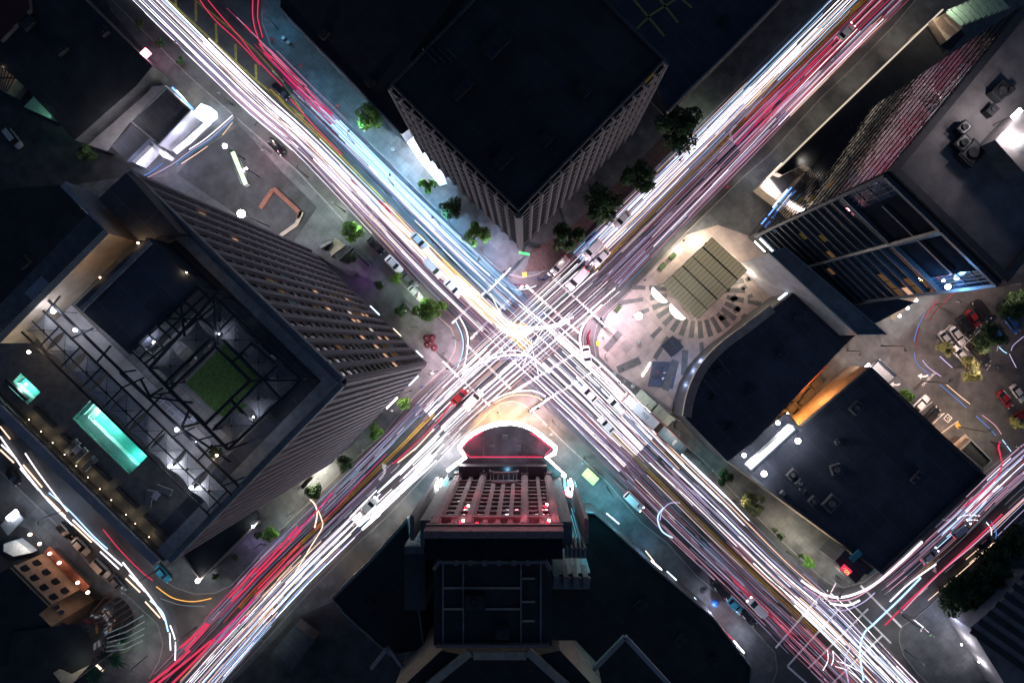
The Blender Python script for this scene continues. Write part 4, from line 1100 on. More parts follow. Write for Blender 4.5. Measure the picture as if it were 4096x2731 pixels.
# vertical neon blade signs at both corners
for x, y, lab, dx in ((1770, 1935, 'bright cyan and white corner sign with red rim on the left flank of the theatre', -1), (2275, 1935, 'bright cyan and white corner sign with red rim on the right flank of the theatre', 1)):
    t = thing('neon_sign', lab, 'sign', W(x, y, 9))
    c = W(x, y, 10)
    MB().beam((c.x, c.y, 7.5), (c.x, c.y, 15), 0.9, 0.5).build('cabinet', 'metal_white', t)
    MB().beam((c.x + dx * 0.5, c.y + 0.32, 8), (c.x + dx * 0.5, c.y + 0.32, 14.5), 1.0, 0.14).build('tube_light', 'neon_white', t)
    MB().lathe([(0.001, 0), (0.95, 0.1), (1.15, 0.5), (0.8, 0.95), (0.001, 1.05)], (c.x + dx * 0.4, c.y - 1.6, 9.5), 10).build('globe', 'bulb_small', t)
    MB().lathe([(1.2, 0), (1.38, 0.1), (1.38, 0.25), (1.2, 0.3)], (c.x + dx * 0.4, c.y - 1.6, 9.8), 12).build('rim', 'neon_red', t)
    MB().beam((c.x - dx * 0.9, c.y + 0.1, 8.5), (c.x - dx * 0.9, c.y + 0.1, 14), 1.9, 0.12).build('cyan_panel', 'neon_cyan', t)
    lamp_light(t, (c.x + dx * 1.6, c.y + 0.6, 12), (0.1, 0.8, 1.0), 1300, 0.3)
    lamp_light(t, (c.x + dx * 2.6, c.y - 4, 9), (0.08, 0.7, 0.95), 900, 0.3)

def lowrise(name, label, pts, z, roof='roof_black', wall='concrete_dark', par=None, pw=0.4, ph=0.6, cat='building'):
    P = at(pts, z)
    c = sum(P, Vector((0, 0, 0))) / len(P)
    t = thing(name, label, cat, (c.x, c.y, 0.14))
    MB().prism(P, 0.14, z).build('wall', wall, t)
    MB().face([(p.x, p.y, z + .02) for p in P]).build('roof', roof, t)
    if par: parapet(t, P, z + .03, pw, ph, par)
    return t
sr = lowrise('shop_building', 'long dark low roof with lit shop fronts along the lower right avenue', [(2379,2048),(2627,2274),(2854,2466),(3006,2666),(3000,2760),(2420,2800),(2150,2800),(2150,2300),(2290,2040)], 8, 'roof_black', 'concrete_dark', 'coping', 0.3, 0.5)
for (x0, y0, x1, y1, m_) in ((2420,2058,2470,2100,'neon_bluewhite'),(2600,2247,2640,2283,'bulb_small'),(2576,2208,2610,2250,'strip_warm'),(2662,2290,2700,2325,'neon_bluewhite'),(2770,2395,2800,2425,'neon_bluewhite'),(2812,2446,2850,2490,'strip_warm'),(2888,2528,2925,2562,'sign_red'),(2930,2568,2970,2615,'bulb_small')):
    a, b = W(x0 + 6, y0 - 6, 4.2), W(x1 + 6, y1 - 6, 4.2)
    MB().beam(a, b, 0.2, 0.35).build('lit_sign', m_, sr)
for x, y, col, pw in ((2490,2075,(0.2,0.75,1.0),260),(2590,2190,(0.25,0.6,1.0),150),(2850,2440,(0.75,0.75,1.0),520),(2905,2500,(1.0,0.35,0.35),160),(2975,2570,(0.75,0.8,1.0),420),(2420,2000,(0.2,0.85,0.95),200)):
    lamp_light(sr, W(x, y, 4), col, pw, 0.3)
sl = lowrise('shop_building', 'dark low roof with worn pale fascia along the lower left avenue', [(1634,2074),(1480,2245),(1329,2392),(1372,2450),(1560,2620),(1700,2600),(1660,2300)], 8, 'roof_black', 'concrete_dark', 'coping', 0.3, 0.4)
MB().strip([(p.x, p.y) for p in at([(1632,2070),(1478,2242),(1326,2390)], 8)], 0.35, 1.2, 8.4).build('fascia', 'coping_warm', sl)
for x, y, col, pw in ((1600,2050,(1,0.85,0.7),420),(1395,2265,(1,0.75,0.5),110),(1500,2150,(1,0.9,0.85),160)):
    lamp_light(sl, W(x, y, 3.5), col, pw, 0.3)
lowrise('back_building', 'dark roof with broad v shaped pale parapet below the theatre', [(1765,2600),(1910,2632),(2095,2632),(2240,2600),(2420,2790),(1560,2790)], 22, 'roof_black', 'stucco_cream', None)
bb = thing('gable_wall', 'broad pale v shaped coping bands below the theatre', 'wall', W(1990, 2650, 22))
for a, b in (((1880,2605),(1690,2760)),((2110,2600),(2330,2800)),((1895,2618),(2105,2618))):
    MB().beam(W(*a, 22.6), W(*b, 22.6), 1.5, 1.0).build('coping', 'stucco_cream', bb)
gl2 = thing('gable_wall', 'thin angular pale coping on a dark roof right of the theatre back', 'wall', W(2500, 2560, 14))
for a, b in (((2350,2700),(2500,2545)),((2500,2545),(2680,2740))):
    MB().beam(W(*a, 14), W(*b, 14), 0.9, 0.9).build('coping', 'stucco_grey', gl2)
gl3 = thing('gable_wall', 'thin angular pale coping on a dark roof left of the theatre back', 'wall', W(1550, 2600, 10))
for a, b in (((1485,2672),(1552,2588)),((1552,2588),(1610,2665))):
    MB().beam(W(*a, 10), W(*b, 10), 0.7, 0.9).build('coping', 'stucco_grey', gl3)
wn_ = thing('lit_gutter', 'bright white lit parapet strip at the bottom edge left of centre', 'wall', W(1660, 2690, 10))
MB().prism(at([(1610,2740),(1735,2612),(1750,2622),(1640,2745)], 10), 9, 10).build('coping', 'metal_white', wn_)
lamp_light(wn_, W(1668, 2650, 13), (0.85, 0.88, 1.0), 190, 0.2)
th3 = thing('rooftop_machine', 'pale mottled machinery on the dark roof below right of the theatre', 'roof unit', W(2335, 2700, 12))
MB().box(W(2335, 2690, 12), 4.2, 3.2, 9, 13, 0.7).build('casing', 'stone_deco_cool', th3)
MB().box(W(2325, 2680, 12), 1.4, 1.2, 13.01, 14, 0.7).build('hood', 'metal_grey', th3)
lowrise('storage_shed', 'dark shed with faint teal roof panels near the lower left avenue', [(1180,2500),(1260,2560),(1160,2690),(1080,2620)], 4, 'roof_navy', 'concrete_dark')

# ---- east: glass tower
ZG = 58
gW, gS, gN = W(3551, 683, ZG), W(4013, 1132, ZG), W(4096, 20, ZG)
gE = gS + gN - gW
gt = thing('glass_tower', 'glass office tower with louvred side and reflecting street side', 'tower', ((gS.x + gN.x) / 2, (gS.y + gN.y) / 2, 0))
MB().prism([gW, gS, gE, gN], 0.14, ZG).build('body', 'spandrel_dark', gt)
MB().face([(p.x, p.y, ZG + .02) for p in (gW, gS, gE, gN)]).build('roof', 'roof_grey', gt)
parapet(gt, [gW, gS, gE, gN], ZG + .03, 1.0, 0.8, 'spandrel_dark')
rl = random.Random(2)
facade(gt, gW, gN, 6, ZG - .3, 22, 16, 0.0, 0, 'glass_wavy', 'glass_dark', 'metal_dark', 0.14, 0.08, [(2, 6, 'window_yellow'), (3, 4, 'window_cool'), (1, 9, 'window_yellow'), (2, 11, 'window_dim')])
Pf = facade(gt, gW, gS, 6, ZG - 13, 14, 12, 0.0, 0, 'glass_wavy', 'louvre_metal', 'louvre_metal', 0.3, 0.45,
       [(2, 5, 'window_yellow'), (3, 7, 'window_yellow'), (9, 1, 'window_yellow'), (0, 2, 'window_cool'), (10, 9, 'window_dim'), (11, 10, 'window_warm'), (11, 9, 'window_dim'), (9, 9, 'window_dim'), (10, 11, 'window_dim'), (11, 11, 'window_dim'), (5, 6, 'window_dim'), (7, 4, 'window_dim')])  # orange reflections near gS are put in as glowing panes
Ls = (Vector(gS.xy) - Vector(gW.xy)).length
for t in (0.0, Ls * 0.5, Ls):
    MB().beam(Pf(min(max(t, 0.3), Ls - 0.3), 0.75, 6), Pf(min(max(t, 0.3), Ls - 0.3), 0.75, ZG - .2), 0.5, 0.35).build('mullion', 'louvre_metal', gt)
MB().beam(Pf(0.1, 0.05, ZG - 6.6), Pf(Ls - 0.1, 0.05, ZG - 6.6), 0.08, 12.8).build('crown_shade_panel', 'recess_black', gt)  # shade of deep open bays painted as a flat black panel
# crown of the tower: the black panel framed by beams
for (t0, t1) in ((0.3, Ls * 0.17), (Ls * 0.86, Ls - 0.3)):
    MB().beam(Pf(t0, 0.12, ZG - 6.5), Pf(t1, 0.12, ZG - 6.5), 0.2, 12.6).build('glass_screen', 'glass_blue', gt)
    for k in range(1, 4): MB().beam(Pf(t0 + (t1 - t0) * k / 4, 0.28, ZG - 12.7), Pf(t0 + (t1 - t0) * k / 4, 0.28, ZG - 0.3), 0.12, 0.12).build('screen_bar', 'louvre_metal', gt)
    for k in range(1, 4): MB().beam(Pf(t0, 0.28, ZG - 12.7 + k * 3.1), Pf(t1, 0.28, ZG - 12.7 + k * 3.1), 0.12, 0.12).build('screen_bar', 'louvre_metal', gt)
for z in (ZG - 13, ZG - 0.5): MB().beam(Pf(0.3, 0.5, z), Pf(Ls - 0.3, 0.5, z), 0.7, 0.6).build('crown_beam', 'louvre_metal', gt)
for t in (Ls * 0.52,): MB().beam(Pf(t, 0.5, ZG - 12.7), Pf(t, 0.5, ZG - 0.8), 0.5, 0.5).build('crown_post', 'louvre_metal', gt)
MB().beam(Pf(Ls * .2, 0.5, ZG - 6.5), Pf(Ls * .85, 0.5, ZG - 6.5), 0.4, 0.4).build('crown_beam', 'louvre_metal', gt)
# roof furniture of the glass tower
for x, y, s, lb in ((3985,375,2.4,'black tank'),(3950,450,1.5,'small black vent box nearest the tower edge'),(3838,520,1.8,'black vent box upper'),(3835,580,2.2,'black vent box lower'),(3870,620,3.2,'wide black vent row'),(4020,370,1.2,'narrow black flue')):
    roof_unit(x, y, ZG + .03, s, s * .8, 1.1, .8, lb + ' on the lit grey tower roof', 'roof_black')
pp = at([(3980,560),(4096,440),(4200,560),(4096,690)], ZG + 4)
MB().prism(pp, ZG + .03, ZG + 4).build('penthouse', 'roof_grey', gt)
for x, y in ((4068,455),(4085,560)):
    t = thing('roof_lamp', 'glaring %s lamp on the lit tower roof by the penthouse wall' % ('long pale' if y < 500 else 'round white'), 'lamp', W(x, y, ZG + 4.4))
    c = W(x, y, ZG + 4.6)
    MB().tube([(c.x, c.y, ZG + .03), (c.x, c.y, ZG + 4.4)], .06).build('post', 'metal_dark', t)
    MB().box(c, 1.5, 0.55, ZG + 4.41, ZG + 4.7, 0.8).build('lamp_head', 'bulb_white', t)
    lamp_light(t, c + Vector((-1.2, 0.5, .6)), (1, 0.85, 0.85), 560, .3)
t = thing('spot_lamp', 'glaring blue white spot lamp at the blue lit corner of the glass tower', 'lamp', W(3930, 1066, ZG - 8))
q = Pf(Ls * 0.93, 1.2, ZG - 9)
MB().ball(q, 0.42).build('bulb', 'bulb_cool', t); MB().beam(Pf(Ls * .93, .3, ZG - 9.2), Pf(Ls * .93, .9, ZG - 9.1), .1, .1).build('bracket', 'metal_dark', t)
MB().ball(Pf(Ls * .88, 1.0, ZG - 9), .2).build('bulb', 'bulb_cool', t)
lamp_light(t, Pf(Ls * .93, 2.4, ZG - 9), (0.10, 0.42, 1.0), 800, .3)
# lit signs low on the tower: rows of small blue letters, each a bar of light
d = (Vector(gN.xy) - Vector(gW.xy)).normalized(); n_ = Vector((d.y, -d.x)); n_ = n_ if n_.dot(-Vector(gW.xy)) > 0 else -n_
m = MB(); m2 = MB()
for k in range(17):
    if k in (3, 9): continue
    q = Vector(gW.xy) + d * (2.0 + k * 0.62) + n_ * 0.55
    m.beam((q.x, q.y, 6.6), (q.x + d.x * 0.34, q.y + d.y * 0.34, 6.6), 0.16, 0.8)
m.build('lit_lettering', 'neon_blue', gt)
q0 = Vector(gW.xy) + d * 7 + n_ * 0.7; q1 = Vector(gW.xy) + d * 12.0 + n_ * .7
MB().beam((q0.x, q0.y, 5.2), (q1.x, q1.y, 5.2), .25, .35).build('light_bar', 'neon_bluewhite', gt)
d2 = (Vector(gS.xy) - Vector(gW.xy)).normalized(); n2 = Vector((d2.y, -d2.x)); n2 = n2 if n2.dot(-Vector(gW.xy)) > 0 else -n2
m = MB()
for k in range(15):
    if k in (8, 11): continue
    q = Vector(gW.xy) + d2 * (1.2 + k * 0.5) + n2 * 0.95
    m.beam((q.x, q.y, 7.4), (q.x + d2.x * .36, q.y + d2.y * .36, 7.4), .2, .7)
m.build('lit_lettering', 'neon_bluewhite', gt)
q0 = Vector(gW.xy) + d2 * 1.2 + n2 * 1.2; q1 = Vector(gW.xy) + d2 * 4.4 + n2 * 1.2
MB().beam((q0.x, q0.y, 4.6), (q1.x, q1.y, 4.6), .2, .3).build('light_bar', 'bulb_small', gt)
for (a, dd, nn) in ((2, d2, n2), (6, d2, n2), (3, d, n_), (10, d, n_)):
    q = Vector(gW.xy) + dd * a + nn * 3.5
    lamp_light(gt, (q.x, q.y, 7), (1.0, 0.78, 0.62), 200, .3, 160, aim=(q.x, q.y, 0))
# small elevator house with a glaring white edge and louvres
el = thing('entrance_pavilion', 'small box pavilion with glaring white edge and slatted roof by the glass tower', 'building', W(3150, 690, 0))
MB().prism(at([(3040,745),(3135,645),(3255,672),(3120,805)], 5), .14, 4.2).build('wall', 'stucco_cream', el)
MB().prism(at([(3080,705),(3128,660),(3190,708),(3130,770)], 5), 4.21, 4.6).build('roof', 'roof_dark', el)
MB().beam(W(3064, 722, 5), W(3112, 778, 5), .7, .5).build('light_edge', 'neon_white', el)
MB().beam(W(3068, 716, 5), W(3128, 655, 5), .4, .4).build('light_edge', 'strip_warm', el)
for k in range(7):
    MB().beam(W(3150 + k * 14, 640 - k * 0 + k * 3, 4.8), W(3190 + k * 12, 690 + k * 2 - k * 8, 4.8), .5, .25).build('slat', 'metal_grey', el)
for k in range(4):
    MB().beam(W(3140 + k * 11, 770 - k * 2, 4.9), W(3245 + k * 7, 665 + k * 3, 4.9), .22, .4).build('louvre', 'coping_warm', el)
lamp_light(el, W(3215, 640, 8), (1, .85, .68), 200, .3, 150, aim=W(3190, 680, 0)); lamp_light(el, W(3045, 690, 6), (1, .97, .95), 300, .3, 150, aim=W(3050, 700, 0))
# strip building along the upper right pavement
sb = thing('shop_building', 'dark strip roof with thin warm lit cornice beside the upper right avenue', 'building', W(3400, 450, 0))
sp = at([(3105,690),(3270,525),(3455,348),(3770,45),(3860,140),(3560,470),(3300,700),(3210,660),(3130,700)], 7)
MB().prism(sp, .14, 7).build('wall', 'stucco_cream', sb)
MB().face([(p.x, p.y, 7.02) for p in sp]).build('roof', 'roof_black', sb)
MB().strip([(p.x, p.y) for p in at([(3098,688),(3270,520),(3455,343),(3768,42)], 7)], .32, .5, 7.4).build('cornice', 'cornice_glow', sb)  # lit look of the cornice is put into its material as glow
for x, y, col, pw in ((3210,545,(1,.85,.65),260),(3330,425,(1,.85,.65),260),(3475,285,(1,.85,.68),300),(3640,125,(1,.85,.7),300),(3110,640,(.75,.75,1),200)):
    lamp_light(sb, W(x, y, 6.5), col, pw * 1.2, .3, 160, aim=W(x, y, 0))
lc = thing('louvred_canopy', 'pale green louvred canopy roof at the top right edge', 'canopy', W(3880, 40, 0))
for k in range(9):
    MB().beam(W(3790 + k * 22, 45 - k * 10, 12), W(3850 + k * 22, 100 - k * 8, 12), 1.0, .25).build('slat', 'stucco_green', lc)
MB().beam(W(3790, 45, 11.6), W(3990, -40, 11.6), .4, .4).build('edge_beam', 'metal_grey', lc)
MB().beam(W(3850, 100, 11.6), W(4040, 30, 11.6), .4, .4).build('edge_beam', 'metal_grey', lc)
for x, y in ((3795,45),(3850,98),(3980,-30),(4030,30)): MB().tube([W(x, y, .14), W(x, y, 11.4)], .15).build('post', 'metal_grey', lc)
lamp_light(lc, W(3830, 10, 15), (1, .9, .7), 500, .3)
rb = lowrise('terrace_roof', 'beige lit flat roof beside the louvred canopy', [(3730,80),(3790,50),(3852,112),(3785,165)], 9, 'stucco_cream', 'stucco_cream')
lamp_light(rb, W(3745, 70, 12), (1, .75, .55), 260, .3)
# slab wing that cuts under the tower
lowrise('slab_wing', 'long narrow grey mauve slab roof in front of the glass tower', [(3072,1012),(3140,988),(3545,1338),(3425,1340)], 20, 'roof_grey', 'stucco_grey', 'coping', .3, .5)
lowrise('tower_podium', 'dark blue podium roof below the louvred side of the glass tower', [(3410,1230),(3580,1190),(3660,1210),(3470,1310)], 12, 'roof_navy', 'glass_blue')
cn = thing('entrance_canopy', 'pale lit entrance canopy with four round lamps by the parking lot', 'canopy', W(3610, 1230, 0))
MB().prism(at([(3548,1258),(3650,1170),(3672,1188),(3572,1285)], 4.5), 4.2, 4.5).build('roof', 'stucco_cream', cn)
for x, y in ((3598,1263),(3631,1232),(3664,1201),(3697,1170)):
    MB().ball(W(x, y, 4.0), .32).build('lamp', 'bulb_white', cn); lamp_light(cn, W(x + 3, y + 8, 3.3), (1, .97, .9), 130, .2)
    MB().tube([W(x - 12, y - 6, .14), W(x - 12, y - 6, 4.2)], .08).build('post', 'metal_dark', cn)
lamp_light(cn, W(3600, 1225, 7), (1, .95, .8), 130, .3)
# curved hall beside the plaza
cv = lowrise('curved_hall', 'dark navy hall with curved pale parapet facing the plaza', [(3205,1148),(3072,1248),(2965,1335),(2880,1400),(2815,1470),(2772,1550),(2748,1630),(2742,1672),(2910,1845),(3010,1770),(3360,1400),(3420,1342)], 13, 'roof_navy', 'spandrel_dark')
arcp = at([(3085,1235),(2985,1312),(2900,1375),(2838,1435),(2790,1505),(2758,1590),(2745,1665)], 13)
cvp = smooth_path([(p.x, p.y) for p in arcp])
MB().strip(cvp, 1.8, .9, 13.8).build('parapet', 'coping_warm', cv)
arcw = smooth_path([(p.x, p.y) for p in at([(2940,1350),(2838,1425),(2785,1480),(2745,1560),(2728,1650)], 7)])
for i0, i1 in ((4, 6), (7, 9), (10, 12)):
    MB().strip(arcw[i0:i1 + 1], .3, .4, 6.5).build('light_strip', 'neon_bluewhite', cv)
for p in (arcw[5], arcw[8], arcw[11]):
    q = p * 1.0; v = Vector((-1, .3)).normalized() * 1.2
    lamp_light(cv, (q.x + v.x, q.y + v.y, 5), (.45, .6, 1), 170, .3)
for x, y, a, s in ((3190,1270,.3,2.2),(2870,1480,.4,1.8),(2850,1590,.9,1.6),(3000,1560,.8,2.4),(2920,1710,.8,2.0),(3120,1420,.8,2.2),(2890,1700,.7,1.2)):
    roof_unit(x, y, 13.03, s, s * .45, .7, a, {3190:'long dark duct box at the upper end of the curved hall roof',2870:'dark duct box near the plaza side of the curved hall roof',2850:'dark fan box left on the curved hall roof',3000:'dark machine box in the middle of the curved hall roof',2920:'grey hatch box near the lower tip of the curved hall roof',3120:'dark machine box on the upper half of the curved hall roof',2890:'small hatch at the lower tip of the curved hall roof'}[x], 'roof_navy')
for x, y, x2, y2 in ((2868,1425,2922,1500),(2812,1515,2868,1582)):
    MB().tube([W(x, y, 13.3), W(x2, y2, 13.3)], .06, 5).build('pipe', 'metal_grey', cv)
MB().beam(W(2942, 1332, 9), W(3000, 1288, 9), .4, .5).build('red_sign', 'neon_pink', cv)
MB().beam(W(3115, 1197, 11), W(3146, 1172, 11), .3, .8).build('lit_lettering', 'neon_bluewhite', cv)
lamp_light(cv, W(2950, 1295, 8), (1, .3, .35), 90, .2)
MB().strip([(p.x, p.y) for p in at([(2905,1375),(3000,1300),(3195,1150)], 12)], .4, .6, 12.2).build('cornice', 'strip_warm' if False else 'coping_warm', cv)
# drug store: big dark flat roof
cs = lowrise('store_building', 'big square dark navy store roof with a blank white billboard', [(2905,1838),(3140,1650),(3200,1710),(3480,1468),(3938,1900),(3524,2292)], 9, 'roof_navy', 'stucco_cream', 'roof_dark', .5, .7)
MB().strip([(p.x, p.y) for p in at([(3150,1660),(3195,1708),(3478,1472)], 9)], .9, 1.2, 9.5).build('parapet', 'coping_warm', cs)
for x, y, sx, sy, a, lb in ((3165,1895,2.2,1.6,.8,'upper machine box of the row near the left corner of the store roof'),(3195,1930,1.6,1.5,.8,'second machine box of the row near the left corner of the store roof'),(3210,1955,1.4,1.2,.8,'third machine box of the row near the left corner of the store roof'),(3248,2000,1.8,1.5,.8,'lone dark machine box left on the store roof'),(3320,2010,3.4,2.6,.8,'large machine box with pale side on the lower store roof'),(3340,1875,2.2,2.2,.3,'round topped vent box in the middle of the store roof'),(3660,1905,1.0,3.0,-.7,'narrow pale duct on the right side of the store roof'),(3345,1765,1.0,1.0,.5,'small pale round vent on the upper store roof'),(3420,1630,2.6,2.0,.8,'faint dark hatch box near the top corner of the store roof'),(3128,1970,1.0,1.0,.8,'tiny square hatch at the left edge of the store roof'),(3340,1385,0,0,0,'')):
    if sx: roof_unit(x, y, 9.03, sx, sy, .9, a, lb, 'roof_grey')
# raised corner cube with red sign
MB().prism(at([(3330,2235),(3370,2190),(3460,2275),(3412,2325)], 9), 2.5, 10.2).build('corner_volume', 'roof_navy', cs)
MB().prism(at([(3394,2230),(3432,2195),(3448,2212),(3410,2248)], 10.2), 10.21, 10.6).build('skylight', 'teal_panel', cs)
MB().prism(at([(3420,2250),(3470,2300),(3500,2270),(3450,2215)], 7), 4, 7).build('corner_volume', 'brick_paving', cs)
pn = [W(3362, 2272, 7), W(3400, 2302, 7), W(3404, 2290, 9.6), W(3372, 2262, 9.6)]
sgn = thing('store_sign', 'glowing red sign panel with yellow strokes at the store corner', 'sign', W(3385, 2285, 10.2))
s0, s1, s2, s3 = W(3360, 2276, 10.5), W(3390, 2303, 10.5), W(3408, 2287, 11.6), W(3376, 2259, 11.6)
nz = (s1 - s0).cross(s3 - s0).normalized(); nz = nz if nz.z > 0 else -nz
m = MB(); m.face([s0, s1, s2, s3]); bt = [p - nz * .35 for p in (s0, s1, s2, s3)]; m.face(bt)
for i in range(4): m.face([(s0, s1, s2, s3)[i], (s0, s1, s2, s3)[(i + 1) % 4], bt[(i + 1) % 4], bt[i]])
m.build('panel', 'sign_red', sgn)
def stroke(pts, w=.2):
    MB().tube([s0 + (s1 - s0) * u + (s3 - s0) * v + nz * .06 for u, v in pts], w * .5, 5).build('stroke', 'sign_yellow', sgn)
stroke([(.12, .55), (.17, .6)], .16); stroke([(.28, .7), (.32, .8)], .14)
stroke([(.55, .8), (.42, .5), (.54, .22)], .28); stroke([(.66, .3), (.74, .75), (.86, .72), (.9, .4), (.84, .18)], .2)
MB().beam(s2 + (s3 - s2) * .5 - nz * .4, W(3400, 2272, 10.2), .12, .12).build('bracket', 'metal_dark', sgn)
lamp_light(sgn, (s0 + s2) / 2 + nz * 1.5, (1, .1, .2), 25, .3)
MB().beam(W(3476, 2292, 4), W(3506, 2268, 4), .9, .2).build('window', 'window_cool', cs)
# warm lit pavement front of the store
for x, y, pw in ((3110,2090,160),(3150,2125,260),(3200,2170,260),(3260,2225,180),(3340,2290,130),(3470,2300,90)):
    lamp_light(cs, W(x, y, 3.2), (1, .82, .6), pw, .25)
# blank billboard on the store roof lit by floodlights on both sides
bd = thing('billboard', 'blank white lit billboard standing on the dark store roof', 'billboard', W(3085, 1790, 9))
MB().beam(W(2996, 1870, 12.2), W(3172, 1708, 12.2), 1.3, 3.4).build('panel', 'paint_white', bd)
MB().beam(W(2996, 1870, 13.98), W(3172, 1708, 13.98), 1.2, .12).build('top_face', 'billboard_glow', bd)  # floodlight on the white top edge is put into its glow
for x, y in ((3010,1858),(3158,1722)): MB().tube([W(x, y, 9.03), W(x, y, 10.4)], .2).build('post', 'metal_dark', bd)
for x, y, lb, r in ((3190,1762,'upper right floodlight of the store roof billboard',.6),(3055,1893,'lower right floodlight of the store roof billboard',.6),(2975,1820,'lower left floodlight of the store roof billboard',.45),(3110,1690,'upper left floodlight of the store roof billboard',.45)):
    t = thing('floodlight', lb, 'lamp', W(x, y, 9)); c = W(x, y, 11)
    MB().tube([(c.x, c.y, 9.03), (c.x, c.y, 10.9)], .07).build('post', 'metal_dark', t)
    MB().ball((c.x, c.y, 11.2), r, 12, 8, .7).build('lamp_head', 'bulb_white', t)
    lamp_light(t, (c.x, c.y, 11.2 + r + .15), (.85, .9, 1), 520 if r > .5 else 200, .3)
# loading canopy with cold light and its gradient, orange lit alley
lb_ = thing('loading_canopy', 'cold lit white tray roof at the top corner of the store', 'canopy', W(3530, 1490, 5))
MB().prism(at([(3475,1475),(3515,1433),(3588,1500),(3545,1545)], 5), 4.6, 5).build('tray', 'metal_white', lb_)
parapet(lb_, at([(3475,1475),(3515,1433),(3588,1500),(3545,1545)], 5), 5.01, .2, .5, 'metal_grey')
lamp_light(lb_, W(3485, 1490, 7), (.7, .85, 1), 160, .2); MB().box(W(3487, 1489, 6), .5, .3, 5.9, 6.1, .8).build('lamp', 'bulb_white', lb_)
for x, y in ((3480,1475),(3515,1438),(3582,1500),(3545,1540)): MB().tube([W(x, y, .14), W(x, y, 4.6)], .08).build('post', 'metal_dark', lb_)
MB().beam(W(3448, 1485, 4), W(3476, 1455, 4), .35, .5).build('lamp', 'bulb_small', lb_)
al = thing('alley_wall', 'tall brick alley wall lit orange by a sodium lamp', 'wall', W(3150, 1600, 0))
MB().prism(at([(3148,1600),(3300,1455),(3310,1465),(3158,1612)], 4), .14, 4).build('wall', 'terracotta', al)
t = thing('sodium_lamp', 'orange sodium wall lamp lighting the alley behind the store', 'lamp', W(3150, 1655, 6)); c = W(3150, 1655, 7)
MB().box((c.x, c.y), .5, .4, 6.9, 7.1, .8).build('lamp_head', 'bulb_warm', t); MB().tube([(c.x, c.y, .14), (c.x, c.y, 6.9)], .06).build('post', 'metal_dark', t)
lamp_light(t, (c.x, c.y, 6.7), (1, .36, .08), 2600, .2)
lamp_light(t, W(3260, 1560, 6.5), (1, .4, .12), 900, .2)
for i, (x, y, s) in enumerate(((3120,1642,1.2),(3165,1625,1.5),(3185,1650,1.0),(3230,1575,1.6),(3205,1605,1.2),(3260,1530,1.8))):
    b = thing('bin_container', ['dark bin at the very end of the orange alley','dark bin box in the orange alley by the brick wall','small dark crate in the orange alley near the store','long dark container halfway up the orange alley','dark box beside the halfway container in the orange alley','large dark container high up the orange alley'][i], 'bin', W(x, y, .14))
    MB().box(W(x, y), s * 1.5, s, .15, 1.2, .8).build('bin_body', 'metal_dark', b); MB().box(W(x, y), s * 1.55, s * 1.05, 1.201, 1.3, .8).build('lid', 'roof_dark', b)
sh = thing('ramp_roof', 'long thin lit orange beam roof at the right corner of the store', 'roof', W(3850, 1780, 0))
MB().beam(W(3815, 1795, 3.4), W(3870, 1745, 3.4), 1.5, .25).build('roof', 'coping_warm', sh)
for x, y in ((3820,1790),(3866,1749)): MB().tube([W(x, y, .14), W(x, y, 3.27)], .08).build('post', 'metal_dark', sh)
lowrise('annex_building', 'dark annex box at the right corner of the store', [(3835,1800),(3880,1755),(3965,1840),(3930,1880)], 5, 'roof_black', 'concrete_dark', 'coping', .25, .4)
lamp_light(sh, W(3800, 1740, 4), (1, .5, .28), 420, .2)
lamp_light(sh, W(3730, 1680, 4.5), (1, .6, .45), 200, .2)

# ---- plaza pavilion with slatted translucent roof and two glowing shells
pv = thing('plaza_pavilion', 'slatted pale glass pavilion roof with two glowing shells on the plaza', 'pavilion', W(2820, 1113, 0))
ZV = 6
q = [(2849,949),(2991,1079),(2788,1278),(2649,1140)]
A_, B_, C_, D_ = at(q, ZV)

def bil(u, v, z): p = A_ * (1 - u) * (1 - v) + B_ * u * (1 - v) + C_ * u * v + D_ * (1 - u) * v; return Vector((p.x, p.y, z))
NS = 12
for k in range(NS + 1):
    MB().beam(bil(k / NS, 0, ZV - .1), bil(k / NS, 1, ZV - .1), .14, .2).build('roof_rib', 'coping', pv)
for k in range(NS):
    u0, u1 = (k + .06) / NS, (k + .94) / NS
    MB().prism([bil(u0, .005, 0), bil(u1, .005, 0), bil(u1, .995, 0), bil(u0, .995, 0)], ZV + .005, ZV + .08).build('slat_panel', 'frosted_glass', pv)
for v in (.2, .4, .6, .8):
    MB().beam(bil(0, v, ZV + .2), bil(1, v, ZV + .2), .32 if v in (.2, .6) else .18, .14).build('cross_beam', 'metal_dark', pv)
for v in (.02, .2, .4, .6, .8, .98):
    for u in (.03, .97):
        p = bil(u, v, 0); MB().tube([(p.x, p.y, .15), (p.x, p.y, ZV - .25)], .12).build('column', 'metal_grey', pv)
for (x, y) in ((2628,1189),(2700,1256)):
    cx = W(x + 14, y - 12, 3.2)
    ang = math.atan2(C_.y - D_.y, C_.x - D_.x)
    m = MB(); R = 2.35
    fan = [Vector((cx.x, cx.y, 0))]
    pts = []
    for k in range(13):
        t = math.pi + math.pi * k / 12
        lx, ly = R * math.cos(t), R * .62 * math.sin(t)
        pts.append((cx.x + lx * math.cos(ang) - ly * math.sin(ang), cx.y + lx * math.sin(ang) + ly * math.cos(ang)))
    m.prism(pts, 2.6, 3.1); m.build('shell', 'shell_lit', pv)
for x, y, pw in ((2800,945,900),(2720,985,800),(2870,985,500),(2930,1040,500),(2985,1105,420),(2655,1065,160),(2700,1250,300),(2620,1185,260),(2790,1300,160),(2650,1230,200)):
    lamp_light(pv, W(x, y, 3.2), (1, .86, .66), pw, .3)
lamp_light(pv, W(2820, 1113, ZV + 9), (1, .95, .8), 520, .6)
